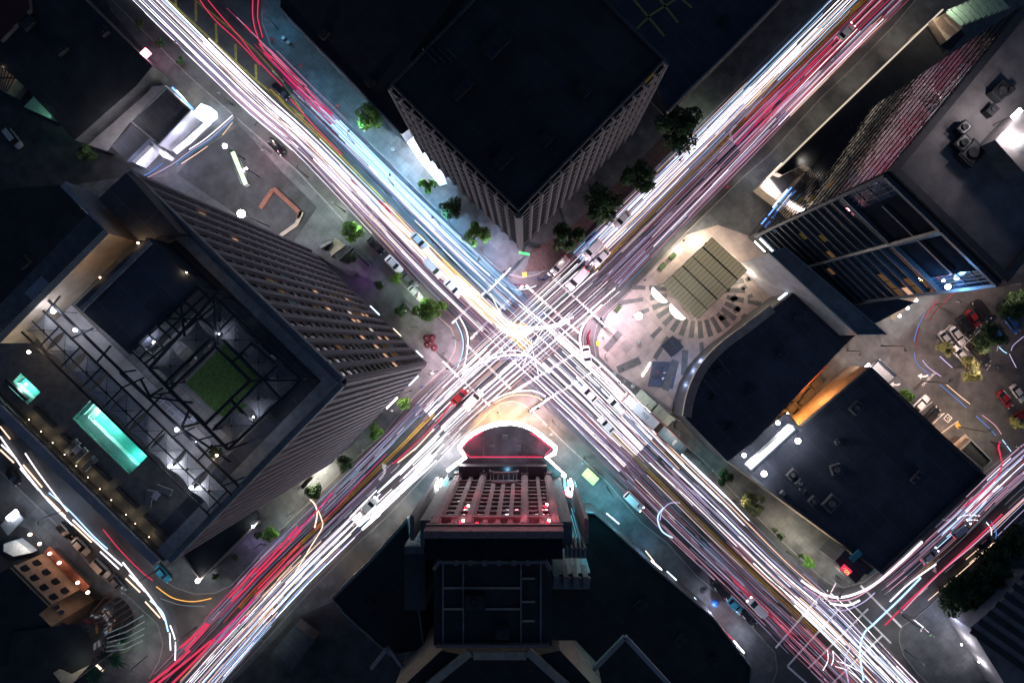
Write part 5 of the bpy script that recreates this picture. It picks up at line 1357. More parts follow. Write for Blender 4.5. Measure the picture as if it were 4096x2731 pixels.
# low plaza things
kb = thing('ticket_kiosk', 'small dark square kiosk on the plaza below the pavilion', 'kiosk', W(2690, 1385, 0))
MB().box(W(2688, 1385), 3.0, 3.0, .15, 2.6, .72).build('body', 'spandrel_dark', kb); MB().box(W(2688, 1385, 2.8), 3.5, 3.5, 2.61, 2.85, .72).build('roof', 'roof_navy', kb)
for k, (x, y) in enumerate(((2597,1458),(2586,1477),(2574,1496))):
    t = thing('light_bench', ['upper','middle','lower'][k] + ' one of three glowing bars in a line on the plaza', 'bench', W(x, y, .14), 'glowing bars on the plaza')
    MB().beam(W(x - 4, y + 8, .35), W(x + 4, y - 8, .35), .3, .25).build('light_bar', 'bulb_small', t)
    MB().beam(W(x - 4, y + 8, .18), W(x + 4, y - 8, .18), .4, .07).build('plinth', 'metal_dark', t)
for k, (x, y, l) in enumerate(((2690,1025,30),(2648,1068,34),(2470,1235,30))):
    a = math.radians(48); dx, dy = math.cos(a) * l / 2, -math.sin(a) * l / 2
    t = thing('planter_box', ['dark hedge planter nearest the pavilion by the kerb','dark hedge planter second from the pavilion by the kerb','small dark hedge planter at the rounded plaza corner'][k], 'planter', W(x, y, .14))
    MB().beam(W(x - dx, y - dy, .45), W(x + dx, y + dy, .45), 1.0, .6).build('trough', 'spandrel_dark', t)
    MB().beam(W(x - dx * .95, y - dy * .95, .9), W(x + dx * .95, y + dy * .95, .9), .8, .3).build('hedge', 'leaf_deep', t)

# ---- north west: small drive in restaurant and its dark neighbours
rs = thing('drive_in_restaurant', 'small drive in restaurant with blue neon edge and white lit corner', 'restaurant', W(660, 480, 0))
MB().prism(at([(524,488),(668,350),(770,445),(640,583)], 5), .14, 5).build('wall', 'stucco_grey', rs)
rp_ = at([(524,488),(668,350),(770,445),(640,583)], 5)
MB().face([(p.x, p.y, 5.02) for p in rp_]).build('roof', 'roof_dark', rs)
parapet(rs, rp_, 5.03, .3, .5, 'coping')
MB().beam(W(690, 352, 5.3), W(770, 436, 5.3), .4, .5).build('neon_edge', 'neon_blue', rs)
MB().beam(W(706, 364, 5.2), W(764, 428, 5.2), .22, .4).build('neon_edge', 'bulb_small', rs)
MB().prism(at([(352,580),(530,410),(545,350),(665,342),(520,490),(430,605)], 3), .15, 3).build('side_roof', 'stucco_grey', rs)
MB().prism(at([(445,587),(528,500),(598,553),(505,645)], 5.5), .16, 5.5).build('dark_roof', 'roof_navy', rs)
MB().prism(at([(508,640),(600,555),(612,585),(545,655)], 4), .17, 4).build('lit_wall', 'paint_white', rs)
MB().prism(at([(600,560),(662,615),(652,628),(594,575)], 4), .18, 4).build('lit_wall', 'paint_white', rs)
cpn = at([(690,600),(740,560),(830,480),(845,495),(760,575),(705,615)], 3)
MB().prism(cpn, 2.7, 3).build('menu_canopy', 'paint_white', rs)
MB().prism(at([(775,440),(800,412),(836,425),(838,450),(805,475),(778,465)], 4), .18, 3.6).build('lit_corner', 'neon_bluewhite', rs)
for x, y in ((700,605),(760,570),(835,490)): MB().tube([W(x, y, .14), W(x, y, 2.7)], .07).build('post', 'metal_dark', rs)
for x, y, col, pw, z in ((815,470,(.9,.9,1),500,5),(735,535,(.62,.66,1),420,4.5),(650,640,(.75,.72,1),420,5),(570,660,(.7,.68,1),260,4),(735,385,(1,.85,.62),340,4.5),(800,430,(1,.95,.85),420,4.2),(700,620,(.72,.7,1),260,3.5),(470,470,(1,.9,.95),420,9),(400,560,(1,.9,.95),300,9)):
    lamp_light(rs, W(x, y, z), col, pw, .3)  # the highest ones are added to brighten the side roof
lowrise('dark_warehouse', 'very dark long roof filling the upper left corner', [(340,0),(610,265),(545,345),(300,560),(80,330),(-300,0),(-300,-300),(150,-200)], 7, 'roof_black', 'concrete_dark')
lowrise('dark_warehouse', 'very dark roof left of the hotel screen wall', [(-50,760),(240,740),(420,935),(0,1340),(-250,1200)], 12, 'roof_black', 'concrete_dark')
lowrise('brick_house', 'dark maroon roof in the far upper left corner', [(-100,-100),(110,-60),(118,40),(0,165),(-100,100)], 8, 'fabric_red', 'concrete_dark')
gp = thing('green_lit_wall', 'pale green lit gable wall in the dark yard at the left edge', 'wall', W(155, 430, 0))
MB().prism(at([(95,428),(146,375),(224,452),(200,476)], 4), .14, 4).build('wall', 'stucco_green', gp)
lamp_light(gp, W(175, 452, 7), (.5, 1, .8), 110, .3)
gh = thing('glass_shed', 'faint amber lit glass shed with dark bars at the left edge', 'shed', W(35, 310, 0))
MB().prism(at([(-10,240),(20,235),(82,308),(28,375),(-10,350)], 4), .14, 4).build('roof', 'stucco_cream', gh)
for k in range(6): MB().beam(W(0 + k * 13, 245 + k * 11, 4.1), W(-10 + k * 7, 350 + k * 4, 4.1), .12, .12).build('bar', 'metal_dark', gh)
MB().beam(W(-10, 312, 4.1), W(82, 312, 4.1), .3, .15).build('bar', 'metal_dark', gh)
lamp_light(gh, W(10, 270, 7), (1, .75, .4), 35, .2)
pk = thing('pink_sign', 'small glaring pink and white lit box sign beside the upper left pavement', 'sign', W(578, 210, 5))
MB().box(W(578, 210, 6), 1.7, 1.3, 5.0, 6.0, .75).build('lit_box', 'neon_pink', pk); MB().box(W(580, 214, 6.1), 1.2, .7, 6.01, 6.15, .75).build('top_face', 'bulb_small', pk)
MB().tube([W(578, 210, .14), W(578, 210, 5)], .1).build('post', 'metal_dark', pk); lamp_light(pk, W(600, 225, 4), (1, .4, .6), 130, .3)
# lot with red paved edge beside the hotel
lot = thing('lot_wall', 'low rust red wall round the small lot beside the hotel', 'wall', W(1150, 820, 0))
MB().strip([(p.x, p.y) for p in plan([(1045,835),(1092,765),(1100,758),(1205,855),(1195,875)])], 1.0, .5, .64).build('wall', 'terracotta', lot)
MB().strip([(p.x, p.y) for p in plan([(1210,848),(1188,900),(1125,945)])], .9, .5, .64).build('wall', 'coping_warm', lot)
bbd = thing('billboard', 'narrow green lit billboard edge on a pole in the small lot', 'billboard', W(960, 680, 8))
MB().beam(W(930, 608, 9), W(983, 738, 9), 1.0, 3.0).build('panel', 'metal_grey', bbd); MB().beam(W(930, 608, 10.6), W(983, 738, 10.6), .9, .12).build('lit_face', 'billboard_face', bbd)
MB().tube([W(958, 678, .14), W(958, 678, 7.5)], .3).build('pole', 'metal_dark', bbd)
# terraces and planters beside the hotel avenue side
for i, (pts, z, mt, lb) in enumerate((([(1320,1000),(1345,950),(1390,985),(1330,1030)], 1.2, 'stucco_cream', 'yellowish lit low roof slab beside the hotel'), ([(1348,1028),(1405,980),(1420,995),(1362,1045)], 1.5, 'spandrel_dark', 'dark square hedge wall beside the yellowish slab'), ([(1425,1000),(1490,1065),(1478,1078),(1413,1012)], 1.2, 'spandrel_dark', 'dark long planter in front of the hotel'), ([(1612,1200),(1625,1190),(1675,1240),(1660,1252)], 1.1, 'spandrel_dark', 'dark long planter below the lit green trees'), ([(1285,985),(1330,960),(1340,975),(1296,1000)], 2.2, 'metal_grey', 'grey machine cluster beside the yellowish slab'))):
    P = plan(pts, 0); t = thing('garden_wall', lb, 'planter', sum(P, Vector()) / len(P)); MB().prism(P, .14, z).build('wall', mt, t); parapet(t, P, z + .003, .15, .12, 'coping')

# ---- lower left: lantern building, curved glass hall
lh = thing('lantern_building', 'tan building with arched dark windows and a row of warm lanterns', 'building', W(250, 2350, 0))
MB().prism(at([(40,2270),(195,2425),(155,2455),(220,2520),(150,2640),(-200,2700),(-200,2400)], 14), .2, 14).build('wall', 'stucco_tan', lh)
MB().face([(p.x, p.y, 14.02) for p in at([(40,2270),(195,2425),(155,2455),(220,2520),(150,2640),(-200,2700),(-200,2400)], 14)]).build('roof', 'roof_black', lh)
la0, la1 = W(40, 2270, 14), W(195, 2425, 14)
lu = Vector((la1 - la0).xy).normalized(); ln_ = Vector((-lu.y, lu.x)); ln_ = ln_ if ln_.dot(-la0.xy) > 0 else -ln_
LL = (la1 - la0).length
def LP(t, o, z): q = la0.xy + lu * t + ln_ * o; return Vector((q.x, q.y, z))
for r in range(2):
    for k in range(4):
        t0 = LL * (.13 + .25 * k); z0 = 7.0 + r * 3.4
        m = MB(); rr = .75
        ring = [LP(t0 - rr, .03, z0), LP(t0 + rr, .03, z0)] + [LP(t0 + rr * math.cos(q), .03, z0 + 1.3 + rr * math.sin(q)) for q in [math.pi * w / 8 for w in range(9)]]
        m.face(ring); m.face([p + Vector((ln_.x, ln_.y, 0)) * .03 for p in ring]); m.build('arch_window', 'recess_black', lh)
MB().beam(LP(0, .3, 13.4), LP(LL, .3, 13.4), .5, .5).build('cornice', 'stucco_tan', lh)
MB().beam(LP(-.2, 1.0, 4.2), LP(LL + 1, 1.0, 4.2), 1.9, .5).build('ledge', 'terracotta', lh)
for x, y in ((205,2440),(222,2460)):
    MB().beam(W(x - 35, y + 18, 10), W(x + 35, y - 18, 10), .9, .12).build('sign_board', 'sign_pale', lh)
for k, (x, y) in enumerate(((120,2137),(158,2174),(199,2213),(237,2250),(311,2329),(351,2368))):
    t = thing('wall_lantern', ['topmost','second from the top','third','fourth','second from the bottom','bottom'][k] + ' warm lantern in the row on the tan building', 'lamp', W(x, y, 5), 'lanterns on the tan building')
    MB().ball(W(x, y, 5.6), .36, 10, 6, 1.3).build('globe', 'bulb_lantern', t); MB().tube([W(x, y, .14), W(x, y, 5.0)], .08, 5).build('post', 'metal_dark', t)
    lamp_light(t, W(x + 12, y - 6, 6.0), (1, .5, .3), 60, .3)
gl_ = thing('curved_glass_hall', 'dark curved hall with copper lit glass ribs beside the palms', 'building', W(300, 2600, 0))
cc = W(250, 2600, 14); R0 = 6.6
disc = [(cc.x + R0 * math.cos(t), cc.y + R0 * math.sin(t)) for t in [math.radians(q) for q in range(-120, 61, 12)]] + [(cc.x - 10, cc.y + 4), (cc.x - 12, cc.y - 6)]
MB().prism(disc, .14, 14.3).build('wall', 'glass_dark', gl_)
MB().face([(x, y, 14.33) for x, y in disc]).build('roof', 'roof_black', gl_)
for k in range(11):
    t = math.radians(62 - k * 8)
    p0 = Vector((cc.x + (R0 + 3.8) * math.cos(t), cc.y + (R0 + 3.8) * math.sin(t), 2.5)); p1 = Vector((cc.x + (R0 + .1) * math.cos(t), cc.y + (R0 + .1) * math.sin(t), 10))
    MB().tube([p0, (p0 + p1) / 2 + Vector((math.cos(t), math.sin(t), 1.3)) * .8, p1], .12, 5).build('rib', 'terracotta' if k < 6 else 'metal_white', gl_)
lamp_light(gl_, W(365, 2570, 8), (1, .5, .25), 90, .2); MB().ball(W(361, 2569, 7.5), .22).build('lamp', 'bulb_warm', gl_)
lamp_light(gl_, W(365, 2620, 4), (.5, .9, 1), 90, .2)
fw = thing('fan_shaped_wall', 'pale cream lit curved wall at the bottom left edge', 'wall', W(280, 2700, 0))
MB().prism(at([(212,2690),(235,2676),(285,2695),(355,2660),(290,2730),(255,2745)], 14.6), .14, 14.6).build('wall', 'stucco_cream', fw); lamp_light(fw, W(285, 2690, 18), (1, 1, .8), 130, .3)
MB().beam(W(372, 2645, 3), W(412, 2682, 3), .35, .3).build('light_bar', 'strip_warm', fw)
# lit forecourt at the left edge
fc = thing('service_canopy', 'glaring white lamp over a small canopy at the left edge', 'canopy', W(45, 2060, 0))
MB().prism(at([(0,2100),(60,2040),(95,2075),(30,2140)], 4), 3.7, 4).build('roof', 'metal_grey', fc); MB().beam(W(30, 2075, 4.6), W(68, 2043, 4.6), .9, .3).build('lamp', 'bulb_white', fc)
for x, y in ((5,2100),(60,2045),(90,2075),(32,2135)): MB().tube([W(x, y, .14), W(x, y, 3.7)], .08).build('post', 'metal_dark', fc)
lamp_light(fc, W(80, 2090, 7), (.45, .7, 1), 420, .3); lamp_light(fc, W(70, 2190, 5), (1, .95, .85), 240, .3)
MB().prism(at([(0,2180),(50,2165),(115,2215),(40,2230),(0,2210)], 3), .15, 2).build('counter', 'paint_white', fc)
# ---- far lower right: striped roof building
zr = thing('striped_roof_building', 'mauve roof with broad dark stripes at the lower right corner', 'building', W(4000, 2600, 0))
zp = at([(3880,2510),(4090,2330),(4400,2330),(4400,2900),(4060,2800),(3960,2640)], 9)
MB().prism(zp, .14, 9).build('wall', 'stucco_grey', zr)
MB().face([(p.x, p.y, 9.02) for p in zp]).build('roof', 'roof_grey', zr)
for k in range(7):
    x, y = 3885 + k * 34, 2520 - k * 36
    MB().beam(W(x, y, 9.1), W(x + 270, y + 190, 9.1), 1.4, .12).build('roof_stripe', 'roof_black', zr)
for x, y, pw in ((3850,2570,260),(3920,2650,260),(3990,2735,200),(3800,2480,260)):
    lamp_light(zr, W(x, y, 4), (.95, .9, 1) if x > 3800 else (.6, .7, 1), pw, .25)
for x, y in ((3846,2577),(3916,2645)): MB().ball(W(x, y, 4.2), .22).build('lamp', 'bulb_small', zr)
bs = thing('lit_signs', 'glaring blue and white lit signs beside the dark grove', 'sign', W(3850, 2485, 0))
bs.name = 'lit_sign'
MB().box(W(3848, 2484, 3), 1.5, 1.1, 2.4, 3.2, .4).build('panel', 'neon_blue', bs); MB().box(W(3846, 2486, 3.3), .9, .8, 3.25, 3.5, .4).build('lamp', 'bulb_small', bs)
MB().tube([W(3848, 2484, .14), W(3848, 2484, 2.4)], .1).build('post', 'metal_dark', bs)

# dim fittings on the dark roofs
for x, y, z, sx, sy, a, lb in ((2010,640,ZN,3.2,2.2,.78,'dark machine box near the front corner of the black office roof'),(2180,560,ZN,2.0,2.0,.78,'dark fan box right of the middle of the black office roof'),(1850,360,ZN,4.5,1.6,.78,'long dark duct box on the left half of the black office roof'),(2330,360,ZN,2.6,1.8,-.78,'dark machine box on the right half of the black office roof'),(1980,180,ZN,5.0,3.0,.78,'large dark plant box at the top of the black office roof'),
  (1300,140,ZP,2.4,1.8,.78,'dark box on the low roof beside the upper teal pavement'),(1480,330,ZP,2.0,2.0,.78,'dark fan box on the low roof beside the forecourt'),(2890,90,ZQ,2.4,1.6,.78,'dark box on the roof parking deck near the upper right avenue'),
  (250,200,7,2.6,2.0,.7,'dark box on the upper left warehouse roof'),(420,130,7,1.8,1.8,.7,'dark fan box on the upper left warehouse roof near the avenue'),(120,100,7,3.0,1.8,.7,'long dark box at the left of the upper left warehouse roof'),
  (2560,2420,8,2.4,2.0,.78,'dark machine box on the long shop roof, upper part'),(2720,2560,8,3.0,1.8,.78,'long dark duct on the long shop roof, lower part'),(2860,2640,8,1.6,1.6,.78,'small dark fan box at the lower end of the long shop roof'),(1480,2420,8,2.2,2.0,.78,'dark machine box on the roof left of the theatre'),
  (1900,2400,45,3.4,2.4,0,'dark machine box in the middle of the theatre roof'),(2010,2520,45,2.2,2.2,0,'dark fan box near the back of the theatre roof'),(3420,560,7,2.4,1.6,.8,'dark box on the strip roof below the glass tower front'),(100,1050,12,2.6,2.0,.7,'dark box on the roof left of the hotel screen wall')):
    roof_unit(x, y, z + .03, sx, sy, 1.0, a, lb, 'roof_black')
# ------------------------------------------------------------------ trees
def crown_mesh(seed, R, H, n_blob, n_leaf, leaf):
    rnd = random.Random(seed); m = MB()
    blobs = []
    for i in range(n_blob):
        a = rnd.uniform(0, 6.283); r = R * math.sqrt(rnd.random()) * .78
        blobs.append((r * math.cos(a), r * math.sin(a), H * (0.55 + .42 * rnd.random()) - r * .35, R * rnd.uniform(.26, .44)))
    for i in range(n_leaf):
        bx, by, bz, br = blobs[i % n_blob]
        v = Vector((rnd.gauss(0, 1), rnd.gauss(0, 1), rnd.gauss(0, .8))).normalized() * br * rnd.uniform(.55, 1.08)
        c = Vector((bx, by, bz)) + v
        nrm = (v.normalized() + Vector((rnd.uniform(-.7, .7), rnd.uniform(-.7, .7), rnd.uniform(-.3, .9)))).normalized()
        t = nrm.cross(Vector((rnd.random() - .5, rnd.random() - .5, rnd.random() - .5))).normalized(); b = nrm.cross(t)
        s = leaf * rnd.uniform(.6, 1.25)
        m.face([c - t * s, c + b * s * .55, c + t * s, c - b * s * .55])
    return m, blobs
def make_tree(seed, R, H, mat, nb=13, nl=1500, leaf=.26):
    t = thing('street_tree', '', 'tree', (0, 0, 0))
    m, blobs = crown_mesh(seed, R, H, nb, nl, leaf)
    tr = MB()
    tr.tube([(0, 0, 0), (.05, .03, H * .25), (-.04, .08, H * .5), (0, 0, H * .72)], [.2, .16, .12, .05], 7)
    for bx, by, bz, br in blobs[:8]:
        tr.tube([(0, .03, H * .42), (bx * .5, by * .5, (H * .5 + bz) / 2), (bx, by, bz)], [.09, .06, .025], 5)
    tr.build('trunk', 'bark', t)
    m.build('crown', mat, t)
    return t
protos = {}
trees = [
 ('g', 1475, 473, 55, 'dark topped green tree on the teal lit pavement by the forecourt'), ('g', 1711, 742, 36, 'small tree between the white forecourt and the blue pavement'), ('d', 1806, 835, 44, 'dark tree in front of the pale office fins'), ('g', 1904, 935, 53, 'broad green tree nearest the crossing on the blue pavement'),
 ('g', 1411, 930, 45, 'bright green tree beside the dark parked car on the hotel pavement'), ('g', 1585, 1113, 27, 'small green tree just behind the white parked car'), ('g', 1700, 1237, 50, 'large bright green tree at the hotel corner'), ('g', 1748, 1232, 38, 'smaller crown right of the large bright tree at the hotel corner'),
 ('d', 2715, 510, 92, 'huge dark tree with bright green street side at the top of the brick pavement'), ('d', 2548, 705, 72, 'second of four dark crowns along the brick pavement, counting from the top'), ('d', 2409, 818, 76, 'third of four dark crowns along the brick pavement, counting from the top'), ('d', 2284, 945, 66, 'lowest dark crown on the brick pavement, nearest the crossing'),
 ('g', 1618, 1614, 28, 'small tree on the beige pavement nearest the crossing, beside the hotel'), ('g', 1503, 1727, 34, 'green tree on the pavement halfway along the hotel lower side'), ('d', 1379, 1852, 34, 'dark tree just above the glaring entrance light'), ('d', 1259, 1963, 36, 'spiky dark tree just below the glaring entrance light'), ('g', 1081, 2133, 33, 'round green tree by the purple lit pavement'),
 ('d', 2897, 1915, 35, 'dark green tree by the kerb below the billboard'), ('o', 3015, 2015, 50, 'large olive tree at the left corner of the store'), ('g', 3235, 2250, 26, 'green tree on the pavement near the red store sign'), ('d', 3124, 2144, 15, 'lower of two tiny trees at the store pavement kerb'), ('d', 3100, 2124, 12, 'upper of two tiny trees at the store pavement kerb'), ('d', 3203, 2222, 10, 'tiny round shrub beside the green store tree'),
 ('o', 3878, 1475, 48, 'bright olive tree in the parking lot below the black car'), ('o', 3785, 1395, 34, 'ragged olive tree at the corner of the parking island'), ('g', 3623, 1583, 32, 'green tree beside the white car parked at the store'), ('d', 3955, 1350, 58, 'dark crown over the blue cars of the parking lot'), ('o', 3920, 1390, 28, 'olive lit lower edge crown beneath the dark parking lot tree'), ('d', 4062, 1225, 56, 'dark crown at the right edge of the parking lot'), ('o', 4070, 1690, 26, 'olive shrub tree on the lower parking island'),
 ('d', 3815, 2385, 70, 'dark crown at the street end of the lower right grove'), ('d', 3895, 2330, 72, 'second dark crown of the lower right grove'), ('d', 3965, 2265, 66, 'dark crown in the middle of the lower right grove'), ('d', 4035, 2205, 62, 'dark crown near the upper end of the grove'), ('d', 3872, 2418, 42, 'dark crown of the grove right above the blue sign'), ('d', 3945, 2395, 58, 'dark crown on the roof side of the grove'), ('d', 4080, 2150, 52, 'dark crown at the right edge of the picture, top of the grove'), ('d', 4020, 2330, 50, 'dark crown squeezed between grove and striped roof'),
 ('d', 345, 615, 34, 'dark leafy shrub tree beside the restaurant side roof'), ('d', 1400, 1035, 24, 'small shrub behind the dark hotel hedge wall'), ('d', 1515, 1140, 18, 'tiny shrub at the garden wall below the purple light'), ('d', 1605, 1240, 26, 'low shrub by the lit hotel terrace'), ('d', 880, 1800, 20, 'roof'),
 ('d', 555, 95, 20, 'small dark tree on the upper left pavement'), ('d', 640, 175, 18, 'dark shrub on the upper left pavement, next to the pink sign'), ('d', 720, 240, 18, 'dark shrub further down the upper left pavement'),
 ('d', 1030, 2140, 16, 'round hedge ball on the purple lit pavement'),  ('d', 940, 2230, 14, 'round hedge ball near the annex lit edge'), ('d', 860, 2305, 13, 'round hedge ball near the starburst lamp'),
]
TM = {'g': 'leaf_green', 'd': 'leaf_deep', 'o': 'leaf_olive'}
for i, (k, x, y, r, lb) in enumerate(trees):
    key = (k, i % 2)
    R = r / PXM * .96
    on_roof = lb == 'roof'
    if key not in protos:
        o = make_tree(20 + i, 2.4, 6.0, TM[k], nl=1700 if k != 'd' else 1900, leaf=.24); protos[key] = o
    else:
        o = copy_tree(protos[key])
    s = R / 2.25
    zs = min(1.25, max(.45, s))
    if on_roof:
        o.location = W(x, y, ZT + .06); o.scale = (.32, .32, .3); o['label'] = 'little potted tree in the warm lit corner of the hotel roof'
        o.name = 'potted_tree'
    else:
        h = 6.0 * zs * .7
        o.location = (*W(x, y, h).xy, .1); o.scale = (s, s, zs); o['label'] = lb
    o.rotation_euler.z = i * 1.7
    if 'shrub' in lb or 'hedge ball' in lb: o['category'] = 'shrub'
def make_palm():
    t = thing('palm_tree', '', 'palm', (0, 0, 0), 'palms by the curved hall')
    MB().tube([(0, 0, 0), (.1, 0, 2), (.05, .1, 4), (0, 0, 6)], [.28, .22, .2, .22], 8).build('trunk', 'bark', t)
    m = MB(); rnd = random.Random(4)
    for k in range(26):
        a = k * 2.399; tilt = rnd.uniform(.1, 1.0); L = rnd.uniform(2.2, 3.0)
        d = Vector((math.cos(a), math.sin(a), 0)); sd = Vector((-d.y, d.x, 0))
        pts = [Vector((0, 0, 6.1)) + d * L * f + Vector((0, 0, 1)) * (tilt * L * .6 * f - 1.5 * L * .5 * f * f) for f in (0, .25, .5, .75, 1)]
        for j in range(4):
            for q in range(3):
                f = (q + .5) / 3; p = pts[j].lerp(pts[j + 1], f); w = .62 * (1 - (j + f) / 4.6)
                for s in (-1, 1):
                    m.face([p, p + d * .34 + sd * s * w - Vector((0, 0, .1)), p + d * .2 + sd * s * w * .95 - Vector((0, 0, .13)), p + d * -.09])
    m.build('frond_crown', 'leaf_palm', t)
    return t
pm = make_palm()
for i, (x, y, s, lb) in enumerate(((483,2545,.95,'bright green palm beside the copper lit glass ribs'),(466,2632,1.05,'large dark green palm in the middle of the palm garden'),(379,2697,1.0,'palm at the bottom edge of the palm garden'))):
    o = pm if i == 0 else copy_tree(pm)
    o.location = (*W(x, y, 6).xy, .12); o.scale = (s,) * 3; o.rotation_euler.z = i * 2.1; o['label'] = lb

# ------------------------------------------------------------------ vehicles
def make_car(van=False, lit=False, name='parked_car'):
    t = thing(name, '', 'car', (0, 0, 0))
    L2, hw = (2.3, .9) if not van else (2.5, .95)
    zs, zr = (.92, 1.42) if not van else (1.05, 1.85)
    def loft(secs):
        m = MB(); k = len(secs[0]); b = 0
        for s in secs: m.v += [Vector(p) for p in s]
        for i in range(len(secs) - 1):
            for q in range(k):
                r = (q + 1) % k
                m.f.append((i * k + q, i * k + r, (i + 1) * k + r, (i + 1) * k + q))
        m.f.append(tuple(range(k))); m.f.append(tuple(range((len(secs) - 1) * k, len(secs) * k)))
        return m
    def sec(x, w, z0, z1):
        return [(x, -w * .88, z0), (x, w * .88, z0), (x, w, z0 + .25), (x, w * .98, z1 - .14), (x, w * .82, z1), (x, -w * .82, z1), (x, -w * .98, z1 - .14), (x, -w, z0 + .25)]
    hood = zs - .12 if not van else zs - .05
    loft([sec(-L2, hw * .8, .35, zs - .2), sec(-L2 + .18, hw * .96, .25, zs - .03), sec(-L2 * .5, hw, .2, zs), sec(.5, hw, .2, zs), sec(L2 * .55, hw * .98, .2, hood), sec(L2 - .3, hw * .92, .25, hood - .1), sec(L2, hw * .7, .35, hood - .3)]).build('body', 'paint_carwhite', t, True)
    r0, r1, f1, f0 = (-1.75, -1.15, .25, .98) if not van else (-2.38, -2.1, .75, 1.5)
    def cab(x, w, z): return [(x, -w, z), (x, w, z)]
    a = [(r0, -hw * .8, zs - .02), (r0, hw * .8, zs - .02), (f0, hw * .82, zs - .05), (f0, -hw * .82, zs - .05)]
    b = [(r1, -hw * .66, zr), (r1, hw * .66, zr), (f1, hw * .68, zr), (f1, -hw * .68, zr)]
    def pane(p): return MB().face(p)
    pane([a[3], a[2], b[2], b[3]]).build('windscreen', 'glass_dark', t)
    pane([a[1], a[0], b[0], b[1]]).build('rear_window', 'glass_dark', t)
    pane([a[0], a[3], b[3], b[0]]).build('side_window', 'glass_dark', t)
    pane([a[2], a[1], b[1], b[2]]).build('side_window', 'glass_dark', t)
    MB().prism([(r1 - .08, -hw * .67), (r1 - .08, hw * .67), (f1 + .06, hw * .69), (f1 + .06, -hw * .69)], zr + .003, zr + .05).build('roof', 'paint_carwhite', t)
    for x in (-L2 * .6, L2 * .6):
        for s in (-1, 1):
            w = MB(); w.tube([(x, s * (hw - .2), .32), (x, s * (hw + .01), .32)], .32, 14); wo = w.build('wheel', 'tyre', t)
            MB().tube([(x, s * (hw + .011), .32), (x, s * (hw + .03), .32)], .19, 10).build('rim', 'rim', wo)
    for s in (-1, 1):
        MB().beam((L2 - .22, s * hw * .62, hood - .22), (L2 - .02, s * hw * .55, hood - .26), .3, .16).build('headlight', 'headlight_on' if lit else 'lamp_off', t)
        MB().beam((-L2 + .02, s * hw * .62, zs - .22), (-L2 - .03, s * hw * .62, zs - .22), .34, .18).build('taillight', 'taillight_on' if lit else 'tail_off', t)
        MB().beam((f0 - .15, s * (hw + .02), zs + .02), (f0 - .1, s * (hw + .2), zs + .04), .12, .14).build('mirror', 'paint_carblack', t)
    return t
CARP = {(False, False): make_car(False, False), (True, False): make_car(True, False, 'parked_van'), (False, True): make_car(False, True, 'waiting_car'), (True, True): make_car(True, True, 'waiting_van')}
used = set()
PC = {'w': 'paint_carwhite', 's': 'paint_carsilver', 'k': 'paint_carblack', 'g': 'paint_cargrey', 'r': 'paint_carred', 'b': 'paint_carblue', 't': 'paint_carteal', 'e': 'paint_carbeige'}
